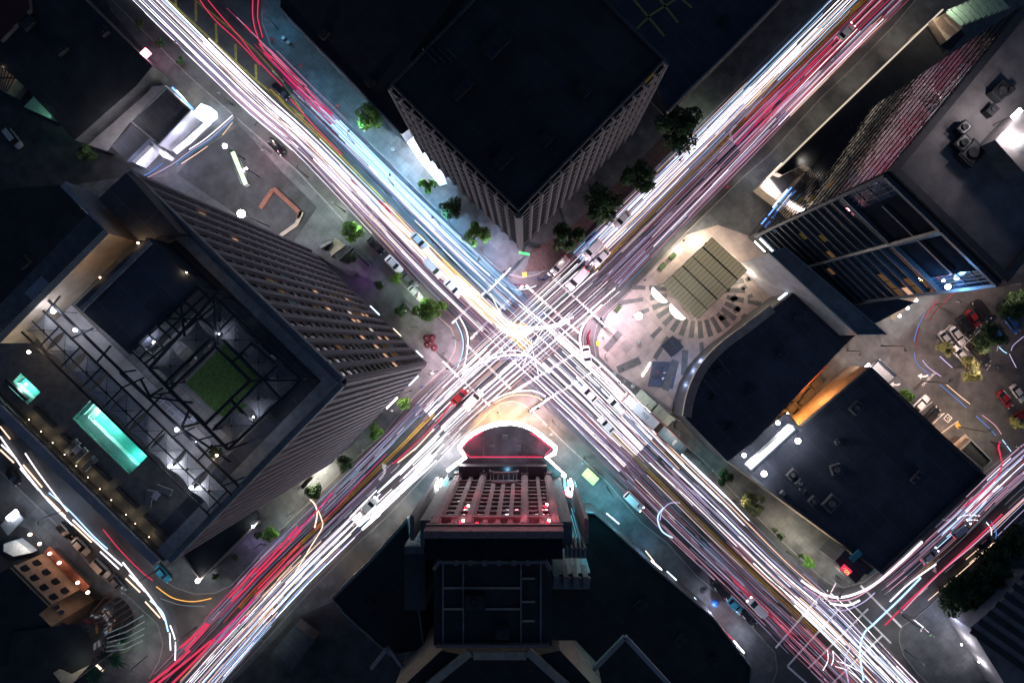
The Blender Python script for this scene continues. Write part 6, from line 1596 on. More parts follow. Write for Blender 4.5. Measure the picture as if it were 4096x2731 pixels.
# px, py, plan heading in degrees, colour, van, lit, scale, label
cars = [
 (1503,983,-46,'k',0,0,1,'black car under the bright green tree on the hotel avenue'), (1576,1058,-46,'w',0,0,1.05,'white parked car on the hotel side of the avenue'), (1637,1122,-46,'g',0,0,1,'grey parked car right behind the small tree by the hotel'), (1662,1172,-46,'s',0,0,.9,'silver car parked nearest the crossing by the hotel'),
 (1102,586,-46,'k',0,0,1,'black car parked below the red glow on the upper avenue'), (1125,368,-44,'k',1,0,.9,'dark van standing in the median gap of the upper avenue'), (55,555,-52,'s',1,0,1,'pale van parked alone in the dark left yard'),
 (322,2185,-46,'e',0,0,1.05,'beige car uppermost in the kerb row on the lower left street'), (403,2272,-46,'e',1,0,1.0,'beige van in the middle of the kerb row, lower left street'), (468,2335,-48,'g',0,0,1.05,'grey car with bright reflection at the end of the kerb row'), (651,2294,-50,'t',0,0,1,'teal grey car parked on the hotel side near the annex'), (268,2125,-46,'k',1,0,1,'black van at the head of the kerb row by the lanterns'), (50,1905,-60,'k',0,0,1,'black car at the left edge beside the trails'),
 (3683,1615,45,'w',0,0,1.05,'white car parked nose out against the dark store wall'), (3722,1662,45,'k',1,0,1,'black open backed van parked beside the white car at the store'), (3829,1343,-53,'s',0,0,1.05,'silver car in the middle of the upper parking row'), (3862,1302,-53,'k',1,0,1,'black van between silver and red cars in the lot'), (3893,1274,-53,'r',0,0,1,'red car in the upper parking row'), (3925,1243,-53,'k',1,0,1.1,'large black van above the red car'), (3783,1358,-53,'s',0,0,.95,'silver car half under the ragged olive tree'), (3918,1415,-48,'k',1,0,1.15,'large black van in the lower parking row'), (3849,1425,-48,'s',0,0,.95,'silver car beside the large black van, above the olive tree'), (3819,1398,-48,'w',0,0,.85,'small white car behind the parking island'), (3990,1345,-53,'b',0,0,1,'blue car in the shade of the dark lot tree'), (4045,1295,-53,'b',1,0,1,'blue van at the right edge of the upper row'), (4020,1597,-53,'r',0,0,1,'dark red car at the end of the lower island row'), (4072,1573,-53,'s',0,0,1,'silver car next to the dark red car at the lower island'), (4078,1662,30,'r',0,0,.9,'maroon car near the olive shrub at the right edge'),
 (2886,2360,-48,'k',1,0,1.1,'black car with white rim light first in the row by the lit shops'), (2941,2423,-48,'t',0,0,1,'teal car second in the row by the lit shops'), (2995,2470,-48,'k',0,0,1,'black car last in the row by the lit shops'), (3028,2428,134,'w',1,1,1.1,'white lit van waiting beside the row by the lit shops'),
 (2536,2006,-44,'w',1,1,1.05,'white lit van by the kerb below the green tent'), (3843,2113,40,'w',1,1,1,'white van turning on the lower right street'), (3943,2166,40,'g',0,0,1,'dark car standing by the grove kerb with red lamp'), (3721,2222,40,'w',0,1,1,'white car waiting near the arrow on the lower right street'),
 (1730,1071,-46,'w',1,1,1.05,'white van in the queue beside the yellow glow, upper avenue'), (1812,1153,-46,'w',0,1,1.05,'white car first in line at the hotel side crosswalk'), (1677,966,-46,'s',0,1,1.05,'silver car ahead of the white van in the glowing queue'), 
 (2488,879,-134,'w',0,1,1.05,'white car between the trees and the yellow line, upper right avenue'), (2370,997,-134,'w',1,1,1.05,'white van in the kerb lane of the upper right avenue'), (2405,1031,-134,'w',0,1,1.05,'white car beside the yellow line behind the crosswalk'), (2240,1062,-134,'s',1,1,1,'silver van at the corner crosswalk of the brick pavement'), (2310,1115,-134,'w',1,1,1.2,'long white van first at the upper right crosswalk'),
 (2357,1575,134,'w',0,1,1.05,'bright white sedan first at the lower right crosswalk'), (2427,1700,134,'w',0,1,1,'white car third in the lane beside the lower yellow line'), (2348,1425,-80,'w',0,1,1.05,'white car turning round the plaza corner'), (2466,1625,134,'w',1,1,1,'white van in the bus side lane near the plaza'),
 (3386,126,46,'w',0,1,1.05,'white car among red trails at the top right'), (1891,1601,46,'w',1,1,1.1,'white van first at the lower left crosswalk beside the marquee'), (1838,1585,46,'r',0,1,1,'red car first beside the yellow line, lower left avenue'), (1477,2024,46,'w',0,1,1.05,'white car far down the lower left avenue'), 
]
for x, y, a, c, v, l, s, lb in cars:
    key = (bool(v), bool(l))
    if key in used: o = copy_tree(CARP[key])
    else: o = CARP[key]; used.add(key)
    lot = (x > 3560 and 1140 < y < 1800)
    z = .15 if lot else (.15 if (x, y) in ((651, 2294), (55, 555)) else .006)
    o.location = (*W(x, y, .8).xy, z); o.rotation_euler.z = math.radians(a); o.scale = (s, s, 1 if s < 1 else s)
    o['label'] = lb
    if v: o['category'] = 'van'
    for ch in o.children:
        if ch.name.split('.')[0] in ('body', 'roof'): paint(ch, PC[c])
# articulated bus at the plaza kerb
bus = thing('city_bus', 'long articulated bus with pale front roof waiting at the plaza kerb', 'bus', W(2600, 1690, 0))
u = (W(2708, 1780) - W(2500, 1590)).normalized(); r = Vector((u.y, -u.x, 0))
b0 = W(2497, 1588, 1.5)
def B(t, o, z): q = b0 + u * t + r * o; return Vector((q.x, q.y, z))
def bx(t0, t1, w, z0, z1, nm, mat, o=0.0): return MB().prism([B(t0, -w + o, 0), B(t1, -w + o, 0), B(t1, w + o, 0), B(t0, w + o, 0)], z0, z1).build(nm, mat, bus)
bx(0, 9.6, 1.27, .35, 2.95, 'body', 'paint_busred'); bx(10.7, 18.0, 1.27, .35, 2.95, 'body', 'paint_busred')
bx(9.61, 10.69, 1.12, .5, 2.85, 'bellows', 'tyre')
bx(.15, 9.5, 1.16, 2.951, 3.12, 'roof', 'busroof'); bx(10.8, 17.9, 1.16, 2.951, 3.12, 'roof', 'busroof_dim')
bx(.5, 2.9, .95, 3.121, 3.4, 'roof_box', 'metal_white'); bx(14.6, 15.2, .7, 3.121, 3.3, 'roof_box', 'busroof'); bx(16, 17.2, .8, 3.121, 3.35, 'roof_box', 'busroof_dim')
for s in (-1, 1):
    bx(.9, 9.2, .02, 1.5, 2.6, 'window_band', 'glass_dark', s * 1.285); bx(11.1, 17.4, .02, 1.5, 2.6, 'window_band', 'glass_dark', s * 1.285)
    for t in (2.6, 8.2, 12.6, 16.2):
        MB().tube([B(t, s * 1.0, .48), B(t, s * 1.3, .48)], .47, 14).build('wheel', 'tyre', bus)
MB().prism([B(-.03, -1.1, 0), B(-.001, -1.1, 0), B(-.001, 1.1, 0), B(-.03, 1.1, 0)], 1.2, 2.7).build('windscreen', 'glass_dark', bus)
for s in (-.85, .85): MB().ball(B(-.06, s, .8), .16).build('headlight', 'headlight_on', bus); MB().ball(B(18.05, s, 1.2), .15).build('taillight', 'taillight_on', bus)
for t in (1.2, 5.8, 9.2, 11.2, 14.8): MB().ball(B(t, 1.32, .9), .13).build('side_lamp', 'trail_amber', bus)
ang = math.atan2(u.y, u.x)
q = B(6.0, 0, 3.13)
add_mesh('roof_number', text_mesh('7572', 1.0, .01), 'sign_black', bus, q, (0, 0, ang - math.pi / 2 + math.pi / 2))
lamp_light(bus, B(1.5, 0, 6.5), (.9, .93, 1), 420, .3)
# bus shelters and tent
for k, (x, y, lb) in enumerate(((2585,1602,'pale lit bus shelter roof beside the front of the bus'),(2650,1658,'dim bus shelter roof beside the bus joint'))):
    t = thing('bus_shelter', lb, 'bus shelter', W(x, y, .14)); c = W(x, y, 2.6)
    for i in range(3):
        e = u * (-1.75 + i * 1.75)
        MB().box((c.x + e.x, c.y + e.y), 1.68, 2.4, 2.5, 2.62, ang).build('roof_panel', 'shelter_glass', t)
    for i in (-1, 1):
        e = u * 2.4 * i; p = r * -.9
        MB().tube([(c.x + e.x + p.x, c.y + e.y + p.y, .14), (c.x + e.x + p.x, c.y + e.y + p.y, 2.5)], .06).build('post', 'metal_dark', t)
    MB().beam(c + u * -2.2 + r * -.8 - Vector((0, 0, 2.05)), c + u * 2.2 + r * -.8 - Vector((0, 0, 2.05)), .4, .08).build('bench', 'metal_grey', t)
    if k == 0: lamp_light(t, c + Vector((0, 0, 3)), (1, 1, .85), 90, .2)
tn = thing('market_tent', 'glowing yellow green tent by the teal lit pavement', 'tent', W(2362, 1906, .14)); c = W(2362, 1906, 2.6)
for i in range(4):
    e = Vector((u.x, u.y, 0)) * (-1.35 + i * .9)
    MB().box((c.x + e.x, c.y + e.y), .86, 2.1, 2.4, 2.55 + .1 * (1.5 - abs(i - 1.5)), ang).build('roof_panel', 'canvas_green', tn)
for i in (-1, 1):
    for j in (-1, 1):
        e = u * 1.6 * i + r * .9 * j; MB().tube([(c.x + e.x, c.y + e.y, .14), (c.x + e.x, c.y + e.y, 2.4)], .05).build('post', 'metal_dark', tn)
lamp_light(tn, c + Vector((0, 0, 2.6)), (.95, 1, .55), 150, .3)
# ------------------------------------------------------------------ people
def person_mesh(seed, stride):
    me = bpy.data.meshes.new('person'); rnd = random.Random(seed)
    J = {'pel': (0, 0, .95), 'sp': (0, 0, 1.2), 'ch': (0.01, 0, 1.42), 'ne': (.02, 0, 1.54), 'he': (.03, 0, 1.68), 'top': (.02, 0, 1.78)}
    R = {'pel': .15, 'sp': .14, 'ch': .17, 'ne': .06, 'he': .1, 'top': .075}
    E = [('pel', 'sp'), ('sp', 'ch'), ('ch', 'ne'), ('ne', 'he'), ('he', 'top')]
    for s, n in ((1, 'l'), (-1, 'r')):
        f = stride * s
        J.update({'sh' + n: (0, .2 * s, 1.43), 'el' + n: (-f * .12, .27 * s, 1.15), 'wr' + n: (.08 - f * .3, .25 * s, .92), 'ha' + n: (.1 - f * .34, .24 * s, .82),
                  'hi' + n: (0, .1 * s, .9), 'kn' + n: (f * .25 + .03, .11 * s, .5), 'an' + n: (f * .42 - .03, .11 * s, .08), 'to' + n: (f * .42 + .16, .12 * s, .04)})
        R.update({'sh' + n: .08, 'el' + n: .055, 'wr' + n: .04, 'ha' + n: .045, 'hi' + n: .12, 'kn' + n: .075, 'an' + n: .05, 'to' + n: .045})
        E += [('ch', 'sh' + n), ('sh' + n, 'el' + n), ('el' + n, 'wr' + n), ('wr' + n, 'ha' + n), ('pel', 'hi' + n), ('hi' + n, 'kn' + n), ('kn' + n, 'an' + n), ('an' + n, 'to' + n)]
    ks = list(J)
    me.from_pydata([J[k] for k in ks], [(ks.index(a), ks.index(b)) for a, b in E], [])
    o = bpy.data.objects.new('person', me); COL.objects.link(o)
    md = o.modifiers.new('skin', 'SKIN'); sub = o.modifiers.new('sub', 'SUBSURF'); sub.levels = 1; sub.render_levels = 1
    for i, k in enumerate(ks):
        v = me.skin_vertices[0].data[i]; v.radius = (R[k], R[k]); v.use_root = (k == 'pel')
    bpy.context.view_layer.update()
    out = bpy.data.meshes.new_from_object(o.evaluated_get(bpy.context.evaluated_depsgraph_get()))
    bpy.data.objects.remove(o)
    return out
PM = [person_mesh(1, .9), person_mesh(2, .1)]
hair = MB().ball((0.0, 0, 1.72), .115, 8, 6)
def make_person(k):
    t = thing('person', '', 'person', (0, 0, 0))
    b = add_mesh('body', PM[k].copy(), 'cloth_dark', t)
    h = MB(); h.ball((.005, 0, 1.73), .112, 8, 6, .9); h.build('hair', 'sign_black', t)
    return t
pp_ = [make_person(0), make_person(1)]
people = [(2180,1110,0,'b','person in blue walking across the corner crosswalk by the brick pavement'), (2150,1118,0,'b','second person in blue behind the first at the brick corner'), (2025,1098,1,'r','person in red standing at the kerb by the blue pavement'),
 (1992,1648,1,'k','person standing on the orange lit corner, left of the middle'), (2115,1645,1,'k','person standing at the right kerb of the orange corner'), (2205,1735,0,'w','person in white walking past the right end of the marquee'), (2190,1702,1,'e','person by the kerb right of the marquee'),
 (2400,1548,0,'k','person stepping off the plaza kerb'), (2420,1415,0,'w','person walking on the plaza beside the yellow ramp'), (2408,1345,0,'w','person in white at the plaza corner'), (2490,1475,1,'k','person standing alone on the plaza near the bus stop'), (2535,1445,0,'e','person crossing the middle of the plaza'),
 (2645,1470,1,'k','person at the top of the group on the blue floor'), (2630,1490,1,'r','person in red in the group on the blue floor'), (2648,1512,1,'w','person in white in the group on the blue floor'), (2620,1525,0,'b','person in blue at the lower edge of the group'), (2655,1490,1,'w','person in pale clothes at the right of the group'), (2610,1505,1,'k','dark person at the left of the group'),
 (1570,1640,1,'w','person in white by the small tree on the hotel pavement'), (1690,1545,0,'b','person in blue walking on the beige pavement'), (1655,1500,1,'w','person standing near the beige pavement box'), (1625,1245,1,'w','person in white by the hotel terrace'), (1775,1415,0,'k','person on the rounded hotel corner'),
 (1096,167,0,'r','person in red on the teal pavement near the curve'), (1210,270,0,'r','person in red by the upper teal kerb'), (1357,430,0,'r','person in red further down the teal pavement'), (1462,530,1,'w','person in white below the dark topped tree'), (2730,965,1,'k','person waiting at the pavilion bench'), (2576,1123,1,'k','person at the kerb beside the pavilion'), (2905,750,0,'r','person in red on the road edge, upper right avenue')]
cm = {'b': 'cloth_blue', 'r': 'cloth_red', 'k': 'cloth_dark', 'w': 'cloth_white', 'e': 'fabric_dark'}
for i, (x, y, k, c, lb) in enumerate(people):
    o = pp_[k] if i in (0, 2) else copy_tree(pp_[k])
    zz = .006 if 'crosswalk' in lb or 'stepping' in lb or 'road edge' in lb else .15
    o.location = (*W(x, y).xy, zz); o.rotation_euler.z = i * 1.3; o['label'] = lb
    for ch in o.children:
        if ch.name.startswith('body'): paint(ch, cm[c])

# ------------------------------------------------------------------ lamps and signals
def street_lamp(px, py, h, col, power, r, label, mat='bulb_white', arm=(0, 0), name='street_lamp', rl=None):
    c = W(px, py, h); t = thing(name, label, 'lamp', (c.x, c.y, .14))
    big = r > .22
    ax = Vector((0, 0)) if big else Vector((math.cos(px * 1.3 + py), math.sin(px * 1.3 + py))) * .9
    bx_, by_ = c.x - ax.x, c.y - ax.y
    MB().lathe([(.001, 0), (.16, 0), (.12, .5), (.08, h - .4), (.06, h - .1), (.001, h - .1)], (bx_, by_, .14), 8).build('pole', 'metal_dark', t)
    if big:
        MB().ball((c.x, c.y, h), r, 14, 8, .8).build('lamp_head', mat, t)
        lamp_light(t, (c.x, c.y, h - r - .1), col, power, rl or r * .6)
        if r > .5: lamp_light(t, (c.x, c.y, h + r + .1), col, power * .1, .2)
    else:
        # shaded head on a short arm: light only goes down, as street lamps do
        MB().tube([(bx_, by_, h), (bx_ + ax.x * .5, by_ + ax.y * .5, h + .22), (c.x, c.y, h + .2)], .05, 6).build('arm', 'metal_dark', t)
        MB().lathe([(.001, .26), (.2, .24), (.3, .1), (.28, .06), (.001, .05)], (c.x, c.y, h), 10).build('lamp_shade', 'metal_grey', t)
        MB().ball((c.x, c.y, h - .02), .12, 8, 5, .5).build('bulb', mat, t)
        lamp_light(t, (c.x, c.y, h - .2), col, power, .2, 165, aim=(c.x, c.y, 0))
    return t
WH = (1, .97, 1)
street_lamp(965, 855, 15, (1, .95, 1), 6500, .8, 'huge glaring floodlight mast over the small lot beside the hotel', 'bulb_white', name='floodlight_mast')
street_lamp(900, 585, 10, WH, 1500, .5, 'glaring lamp at the top end of the green lit billboard', 'bulb_white')
street_lamp(2555, 1264, 9, (.88, .86, 1), 1800, .8, 'glaring white globe lamp on the plaza', 'bulb_white')
street_lamp(790, 2322, 6, (.9, 1, .92), 420, .45, 'starburst lamp at the lower end of the annex edge', 'bulb_white')
street_lamp(1012, 2105, 6, (.9, 1, .95), 260, .26, 'small bright lamp at the upper end of the annex edge', 'bulb_white')
street_lamp(985, 675, 7, WH, 260, .25, 'small lamp beside the green lit billboard')
G = (.78, 1, .80); T = (.16, .6, 1.0); WM = (1, .84, .66); PK = (1, .74, .66)
for x, y, h, col, pw, lb in (
  (1330,812,7,G,1500,'pale green street lamp on the hotel avenue above the bright tree'), (1440,900,6,G,700,'pale green street lamp beside the bright tree'), (1660,1185,6,G,900,'pale green street lamp by the hotel corner trees'), (1190,660,7,(.9,1,.95),420,'street lamp on the avenue pavement by the red wall'),
  (1063,80,6,T,360,'teal street lamp at the top of the curved kerb'), (1215,345,7,T,620,'teal street lamp on the upper teal pavement'), (1395,525,7,(.35,.8,1),1600,'teal street lamp beside the dark topped tree'), (1560,700,7,(.3,.66,1),3200,'blue street lamp beside the white forecourt'), (1730,870,7,(.3,.66,1),3000,'blue street lamp by the middle office tree'), (1915,1040,7,(.25,.6,1),1900,'blue street lamp nearest the crossing'),
  (880,370,8,(.8,.9,1),900,'street lamp on the upper left pavement by the restaurant'), (700,170,8,(.7,.85,1),520,'street lamp on the upper left pavement near the pink sign'), (1020,500,7,(1,.85,.8),420,'warm street lamp on the kerb by the restaurant drive'), (1050,600,5,(1,.25,.4),420,'red glowing lamp at the drive entrance'),
  (2250,1030,6,PK,60,'dim pink lamp under the lowest brick pavement tree'), (2720,640,6,PK,60,'dim pink lamp under the topmost brick pavement tree'), (2770,330,7,G,200,'dim lamp by the roof parking parapet'), (2440,870,6,PK,60,'dim pink lamp between the middle dark trees'), (2800,470,5,(.9,1,.7),420,'lamp on the street side of the huge dark tree'),
  (1640,1315,5,WM,260,'warm terrace lamp in front of the hotel'), (1440,1100,4,(.7,.2,1),110,'purple garden lamp beside the hotel'), (1720,1480,7,PK,900,'warm lamp over the beige hotel pavement near the corner'), (1610,1560,7,PK,700,'warm lamp over the beige hotel pavement further down'), (1815,1350,6,PK,520,'warm lamp at the rounded hotel corner'), (1450,1800,6,G,130,'dim lamp by the middle hotel pavement trees'),
  (1150,2050,5,WM,300,'warm lamp under the lower hotel facade'), (1000,2190,4,(.7,.5,1),200,'purple lamp at the annex pavement'), (1120,2120,4,(.8,1,.9),220,'pale lamp by the round green tree'),
  (2330,1850,6,(.6,1,.85),460,'greenish lamp beside the tent'), (2450,1985,6,(.3,.85,1),420,'teal lamp on the pavement beside the shop fronts'), (2230,1700,6,(1,.7,.5),320,'warm lamp at the right marquee kerb'),
  (2500,1520,8,(.9,.95,1),420,'white lamp on the plaza near the bus front'), (2720,1740,7,(1,.8,.65),420,'warm lamp on the pavement at the bus rear'), (2850,1880,6,(.4,.85,.9),200,'teal lamp by the dark green kerb tree'), (2960,2010,6,WM,300,'warm lamp at the olive store tree'), (3200,2260,7,G,520,'pale green lamp on the kerb by the store'), (3400,2330,7,(.85,.95,.85),520,'pale lamp at the rounded store corner'),
  (3620,1400,9,PK,1400,'pinkish lamp at the parking lot drive'), (3830,1200,9,PK,1500,'pinkish lamp at the upper end of the parking lot'), (3800,1520,9,PK,1700,'pinkish lamp beside the bright olive tree'), (3990,1470,9,PK,1400,'pinkish lamp in the middle of the parking lot'), (3960,1720,9,(1,.8,.6),900,'warm lamp at the parking lot exit'), (4070,1780,9,(1,.85,.65),700,'warm lamp at the right edge above the lower right street'), (4075,1140,9,PK,700,'pinkish lamp at the right edge of the parking lot'), (3440,1420,6,(1,.75,.6),420,'warm lamp at the alley mouth'),
  (3680,2520,8,(.85,.9,1),300,'pale lamp on the rounded corner below the grove'), (3700,2650,8,(.9,.95,.85),420,'pale lamp on the lower right pavement'), (540,2330,8,(.75,.85,1),330,'pale lamp at the lower left junction'), (420,2440,7,(.7,.9,1),220,'pale lamp in front of the curved glass hall'), (480,2600,6,(.6,1,.8),320,'green lamp in the palm garden'), (530,2690,6,(1,.7,.75),420,'pinkish lamp at the bottom of the palm garden'), (700,2560,9,(1,.8,.75),700,'pinkish lamp over the lower left junction'), (1240,2330,7,(1,.8,.9),260,'pinkish lamp on the lower left avenue pavement'), (1050,2560,8,(.9,1,.9),260,'pale lamp by the bottom edge pavement'), (150,2090,8,(.5,.7,1),300,'blue lamp in the forecourt at the left edge')):
    street_lamp(x, y, h, col, pw * (1.5 if col[2] > col[0] * 2 else 1.1), .2, lb, 'bulb_small')
# glaring entrance light of the hotel on the lower avenue
ent = thing('entrance_canopy', 'small hotel entrance canopy over a glaring warm white patch', 'canopy', W(1260, 1895, 0))
MB().prism(at([(1200,1945),(1240,1900),(1252,1910),(1212,1958)], 3.5), 3.2, 3.5).build('roof', 'metal_dark', ent)
for x, y in ((1205,1945),(1243,1905)): MB().tube([W(x, y, .14), W(x, y, 3.2)], .07).build('post', 'metal_dark', ent)
for x, y, pw in ((1268,1885,1500),(1235,1925,700)): lamp_light(ent, W(x, y, 3), (1, .93, .75), pw, .3)
MB().beam(W(1218, 1900, 4.4), W(1236, 1884, 4.4), .5, .5).build('lamp', 'bulb_warm', ent)
for x, y, l in ((3110,1255,0),): pass
# signal masts reaching over the crossing
def mast(base, tip, label):
    a, b = W(*base, 6), W(*tip, 6)
    t = thing('signal_mast', label, 'traffic light', (a.x, a.y, .14))
    MB().lathe([(.001, 0), (.2, 0), (.14, 3), (.11, 6.1), (.001, 6.1)], (a.x, a.y, .14), 8).build('pole', 'metal_grey', t)
    MB().tube([(a.x, a.y, 5.9), (*(a.xy * .5 + b.xy * .5), 6.15), (b.x, b.y, 6.2)], [.13, .1, .07], 8).build('arm', 'metal_white', t)
    d = (b - a).normalized()
    # luminaire added to the mast for a pinkish glow on the ground, shaded above
    MB().tube([(a.x, a.y, 6.1), (a.x, a.y, 9.2), (a.x + d.x * 1.6, a.y + d.y * 1.6, 9.6)], .07, 6).build('added_lamp_arm', 'metal_grey', t)
    MB().lathe([(.001, .26), (.25, .24), (.36, .1), (.3, .05), (.001, .04)], (a.x + d.x * 1.9, a.y + d.y * 1.9, 9.5), 10).build('lamp_shade', 'metal_grey', t)
    MB().ball((a.x + d.x * 1.9, a.y + d.y * 1.9, 9.5), .14, 8, 5, .5).build('bulb', 'bulb_small', t)
    lamp_light(t, (a.x + d.x * 1.9, a.y + d.y * 1.9, 9.3), (1, .70, .84), 6500 if base[0] < 3000 else 420, .25, 165, aim=(a.x + d.x * 5, a.y + d.y * 5, 0))
    for f in (.55, .97):
        p = a + (b - a) * f
        h = MB().box((p.x, p.y), .4, .4, 5.1, 6.05, math.atan2(d.y, d.x)).build('signal_head', 'sign_black', t)
        for k, m_ in enumerate(('neon_green', 'lamp_off', 'tail_off')):
            MB().ball((p.x + d.y * .22, p.y - d.x * .22, 5.25 + k * .3), .11, 8, 5).build('lens', m_, h)
mast((2422,1303), (2200,1100), 'pale signal mast reaching from the plaza corner over the upper right crosswalk')
mast((2122,1645), (2240,1560), 'pale signal mast reaching from the marquee corner over the lower right crosswalk')
mast((1772,1447), (1842,1513), 'short pale signal mast at the rounded hotel corner')
mast((2042,1072), (1950,1170), 'bluish signal mast at the brick corner over the hotel avenue')
mast((3345,2330), (3300,2405), 'pale signal mast at the rounded store corner')
mast((3655,2475), (3735,2545), 'pale signal mast lying over the corner below the grove')
gs = thing('green_sign', 'small glowing green sign at the foot of the office corner', 'sign', W(2097, 1010, 3)); MB().beam(W(2076, 1010, 3), W(2118, 1018, 3), .4, .5).build('panel', 'neon_green', gs); MB().tube([W(2097, 1008, .14), W(2097, 1010, 2.8)], .05).build('post', 'metal_dark', gs)
# corner planter with red parasols
pz = thing('red_parasols', '', 'parasol', (0, 0, 0)); bpy.data.objects.remove(pz)
for k, (x, y) in enumerate(((1712,1352),(1728,1372),(1742,1390),(1715,1378),(1735,1350))):
    t = thing('red_parasol', ['upper left','middle','lowest','left','upper right'][k] + ' one of five dark red parasols at the hotel corner', 'parasol', W(x, y, .14), 'red parasols at the hotel corner')
    c = W(x, y, 0); MB().lathe([(.001, 2.75), (.42, 2.6), (.85, 2.3), (.87, 2.2)], (c.x, c.y, 0), 8).build('canopy', 'fabric_red', t); MB().tube([(c.x, c.y, .14), (c.x, c.y, 2.72)], .035, 6).build('pole', 'metal_grey', t)
    MB().ball((c.x, c.y, 2.82), .08, 6, 4).build('finial', 'paint_white', t)
for k, (x, y, lb) in enumerate(((2850,2395,'dark blue parasol by the lit shop fronts'), (2805,2345,'black parasol by the lit shop fronts'))):
    t = thing('parasol', lb, 'parasol', W(x, y, .14)); c = W(x, y, 0)
    MB().lathe([(.001, 2.75), (.6, 2.6), (.95, 2.3), (.97, 2.2)], (c.x, c.y, 0), 8).build('canopy', 'paint_carblue' if k == 0 else 'fabric_dark', t); MB().tube([(c.x, c.y, .14), (c.x, c.y, 2.72)], .035, 6).build('pole', 'metal_grey', t)
for k, (x, y, lb) in enumerate(((1730,1490,'pale utility box on the beige hotel pavement'),(1140,160,'round black bin on the curved teal pavement, upper'),(1160,178,'round black bin on the curved teal pavement, lower'),(1575,603,'round black bin beside the white forecourt'),(2555,1370,'round dark planter at the plaza middle'),(2690,1672,'round dark bollard behind the second bus shelter'),(2455,1492,'dark bollard upper one at the plaza kerb'),(2530,1543,'dark bollard lower one at the plaza kerb'))):
    t = thing('street_bin', lb, 'bin', W(x, y, .14)); c = W(x, y, 0)
    MB().lathe([(.001, .14), (.42, .14), (.46, 1.0), (.001, 1.0)], (c.x, c.y, .005), 10).build('drum', 'metal_white' if k == 0 else 'tyre', t); MB().lathe([(.48, 1.006), (.5, 1.08), (.3, 1.14), (.001, 1.16)], (c.x, c.y, .005), 10).build('lid', 'metal_grey', t)
# ------------------------------------------------------------------ light trails: thin luminous bars at lamp height above the lanes
RT_ = random.Random(42)
NTR = [0]
EXTRA = {}
def trail(path, w, col, z, label, group, h=.08):
    path = [Vector((p[0], p[1])) for p in path]
    if NTR[0] < 300:
        NTR[0] += 1
        o = MB().strip(path, w, h, z).build('light_trail', 'trail_' + col)
        tag(o, label, 'light trail', group)
    else:
        EXTRA.setdefault(col, MB()).strip(path, w, h, z)
CN = {'white': 'white', 'white_hot': 'glaring white', 'warm': 'warm white', 'blue_white': 'bluish white', 'lavender': 'lavender', 'pink': 'pink', 'red': 'red', 'dim_red': 'dim red', 'blue': 'blue', 'grey': 'faint grey', 'amber': 'amber', 'magenta': 'magenta', 'yellow_hot': 'yellow white', 'faint': 'faint', 'faint_pink': 'faint pink', 'faint_blue': 'faint blue'}
WHERE = {}
def zone(st, s0, s1, u0, u1, n, cols, where, lmin=.3, lmax=1.6, w=(.08, .2), pair=.5, drift=.02):
    for i in range(int(n * 1.45) if 'between the bright' not in where else n):
        col = RT_.choice(cols)
        L = RT_.uniform(lmin, lmax); a = RT_.uniform(s0, max(s0 + .02, s1 - L * .5)); b = min(s1, a + L)
        u = RT_.uniform(u0, u1); du = RT_.uniform(-drift, drift)
        ww = RT_.uniform(*w) * .46
        z = RT_.uniform(.62, .78) if col not in ('red', 'dim_red', 'magenta') else RT_.uniform(.8, .95)
        lb = '%s light trail %s' % (CN[col], where)
        grp = '%s light trails %s' % (CN[col], where)
        n_ = max(3, int((b - a) * 5) + 2)
        wob = RT_.uniform(-.006, .006); ph = RT_.uniform(0, 6)
        base = [street_pt(st, a + (b - a) * k / (n_ - 1), u + du * k / (n_ - 1) + wob * math.sin(ph + k * .9)) for k in range(n_)]
        trail(base, ww, col, z, lb, grp)
        if RT_.random() < pair and u + .075 < u1 + .04:
            base2 = [street_pt(st, a + (b - a) * k / (n_ - 1), u + .085 + du * k / (n_ - 1) + wob * math.sin(ph + k * .9)) for k in range(n_)]
            trail(base2, ww, col, z, lb, grp)
Wt = ['white', 'white', 'white_hot', 'warm', 'blue_white']
# hand placed single trails first: turns, loops and the thick red ones
def hand(pts, w, col, label, z=.7, step=5):
    trail(smooth_path([(v.x, v.y) for v in plan(pts, z)], step), w, col, z, label, None)
hand([(1838,1268),(1865,1321),(1872,1379),(1856,1469)], .26, 'white', 'inner white arc turning round the hotel corner')
hand([(1822,1282),(1848,1340),(1852,1400),(1830,1470)], .2, 'blue_white', 'outer bluish arc turning round the hotel corner')
hand([(2410,1219),(2343,1286),(2320,1348),(2334,1424),(2370,1482)], .5, 'white', 'broad white arc turning round the plaza corner')
hand([(2400,1235),(2352,1290),(2332,1350),(2345,1424),(2385,1482)], .28, 'pink', 'pinkish arc beside the broad one at the plaza corner')
hand([(2362,1320),(2352,1345),(2360,1380)], .35, 'red', 'short red arc at the plaza corner')
hand([(1847,1495),(1914,1455),(1986,1428),(2057,1420),(2124,1428),(2200,1490)], .45, 'white', 'broad white arc sweeping across the lower part of the crossing')
hand([(1843,1510),(1910,1465),(1986,1440),(2057,1432),(2110,1440),(2165,1490)], .22, 'lavender', 'lavender arc just inside the broad sweep of the crossing')
hand([(1935,1432),(2010,1408),(2080,1404),(2150,1440)], .2, 'white', 'thin white arc above the broad sweep of the crossing')
hand([(1968,1603),(2039,1571),(2128,1562),(2182,1585)], .35, 'white', 'white arc curling round the orange corner, outer')
hand([(1975,1612),(2042,1582),(2120,1580),(2170,1600)], .25, 'warm', 'white arc curling round the orange corner, inner')
hand([(1985,1245),(2039,1290),(2124,1308),(2213,1299),(2294,1268)], .4, 'white', 'white arc curving left turn in the upper part of the crossing')
hand([(1992,1262),(2042,1300),(2124,1318),(2220,1308),(2280,1285)], .3, 'white', 'second white arc of the left turn in the upper crossing')
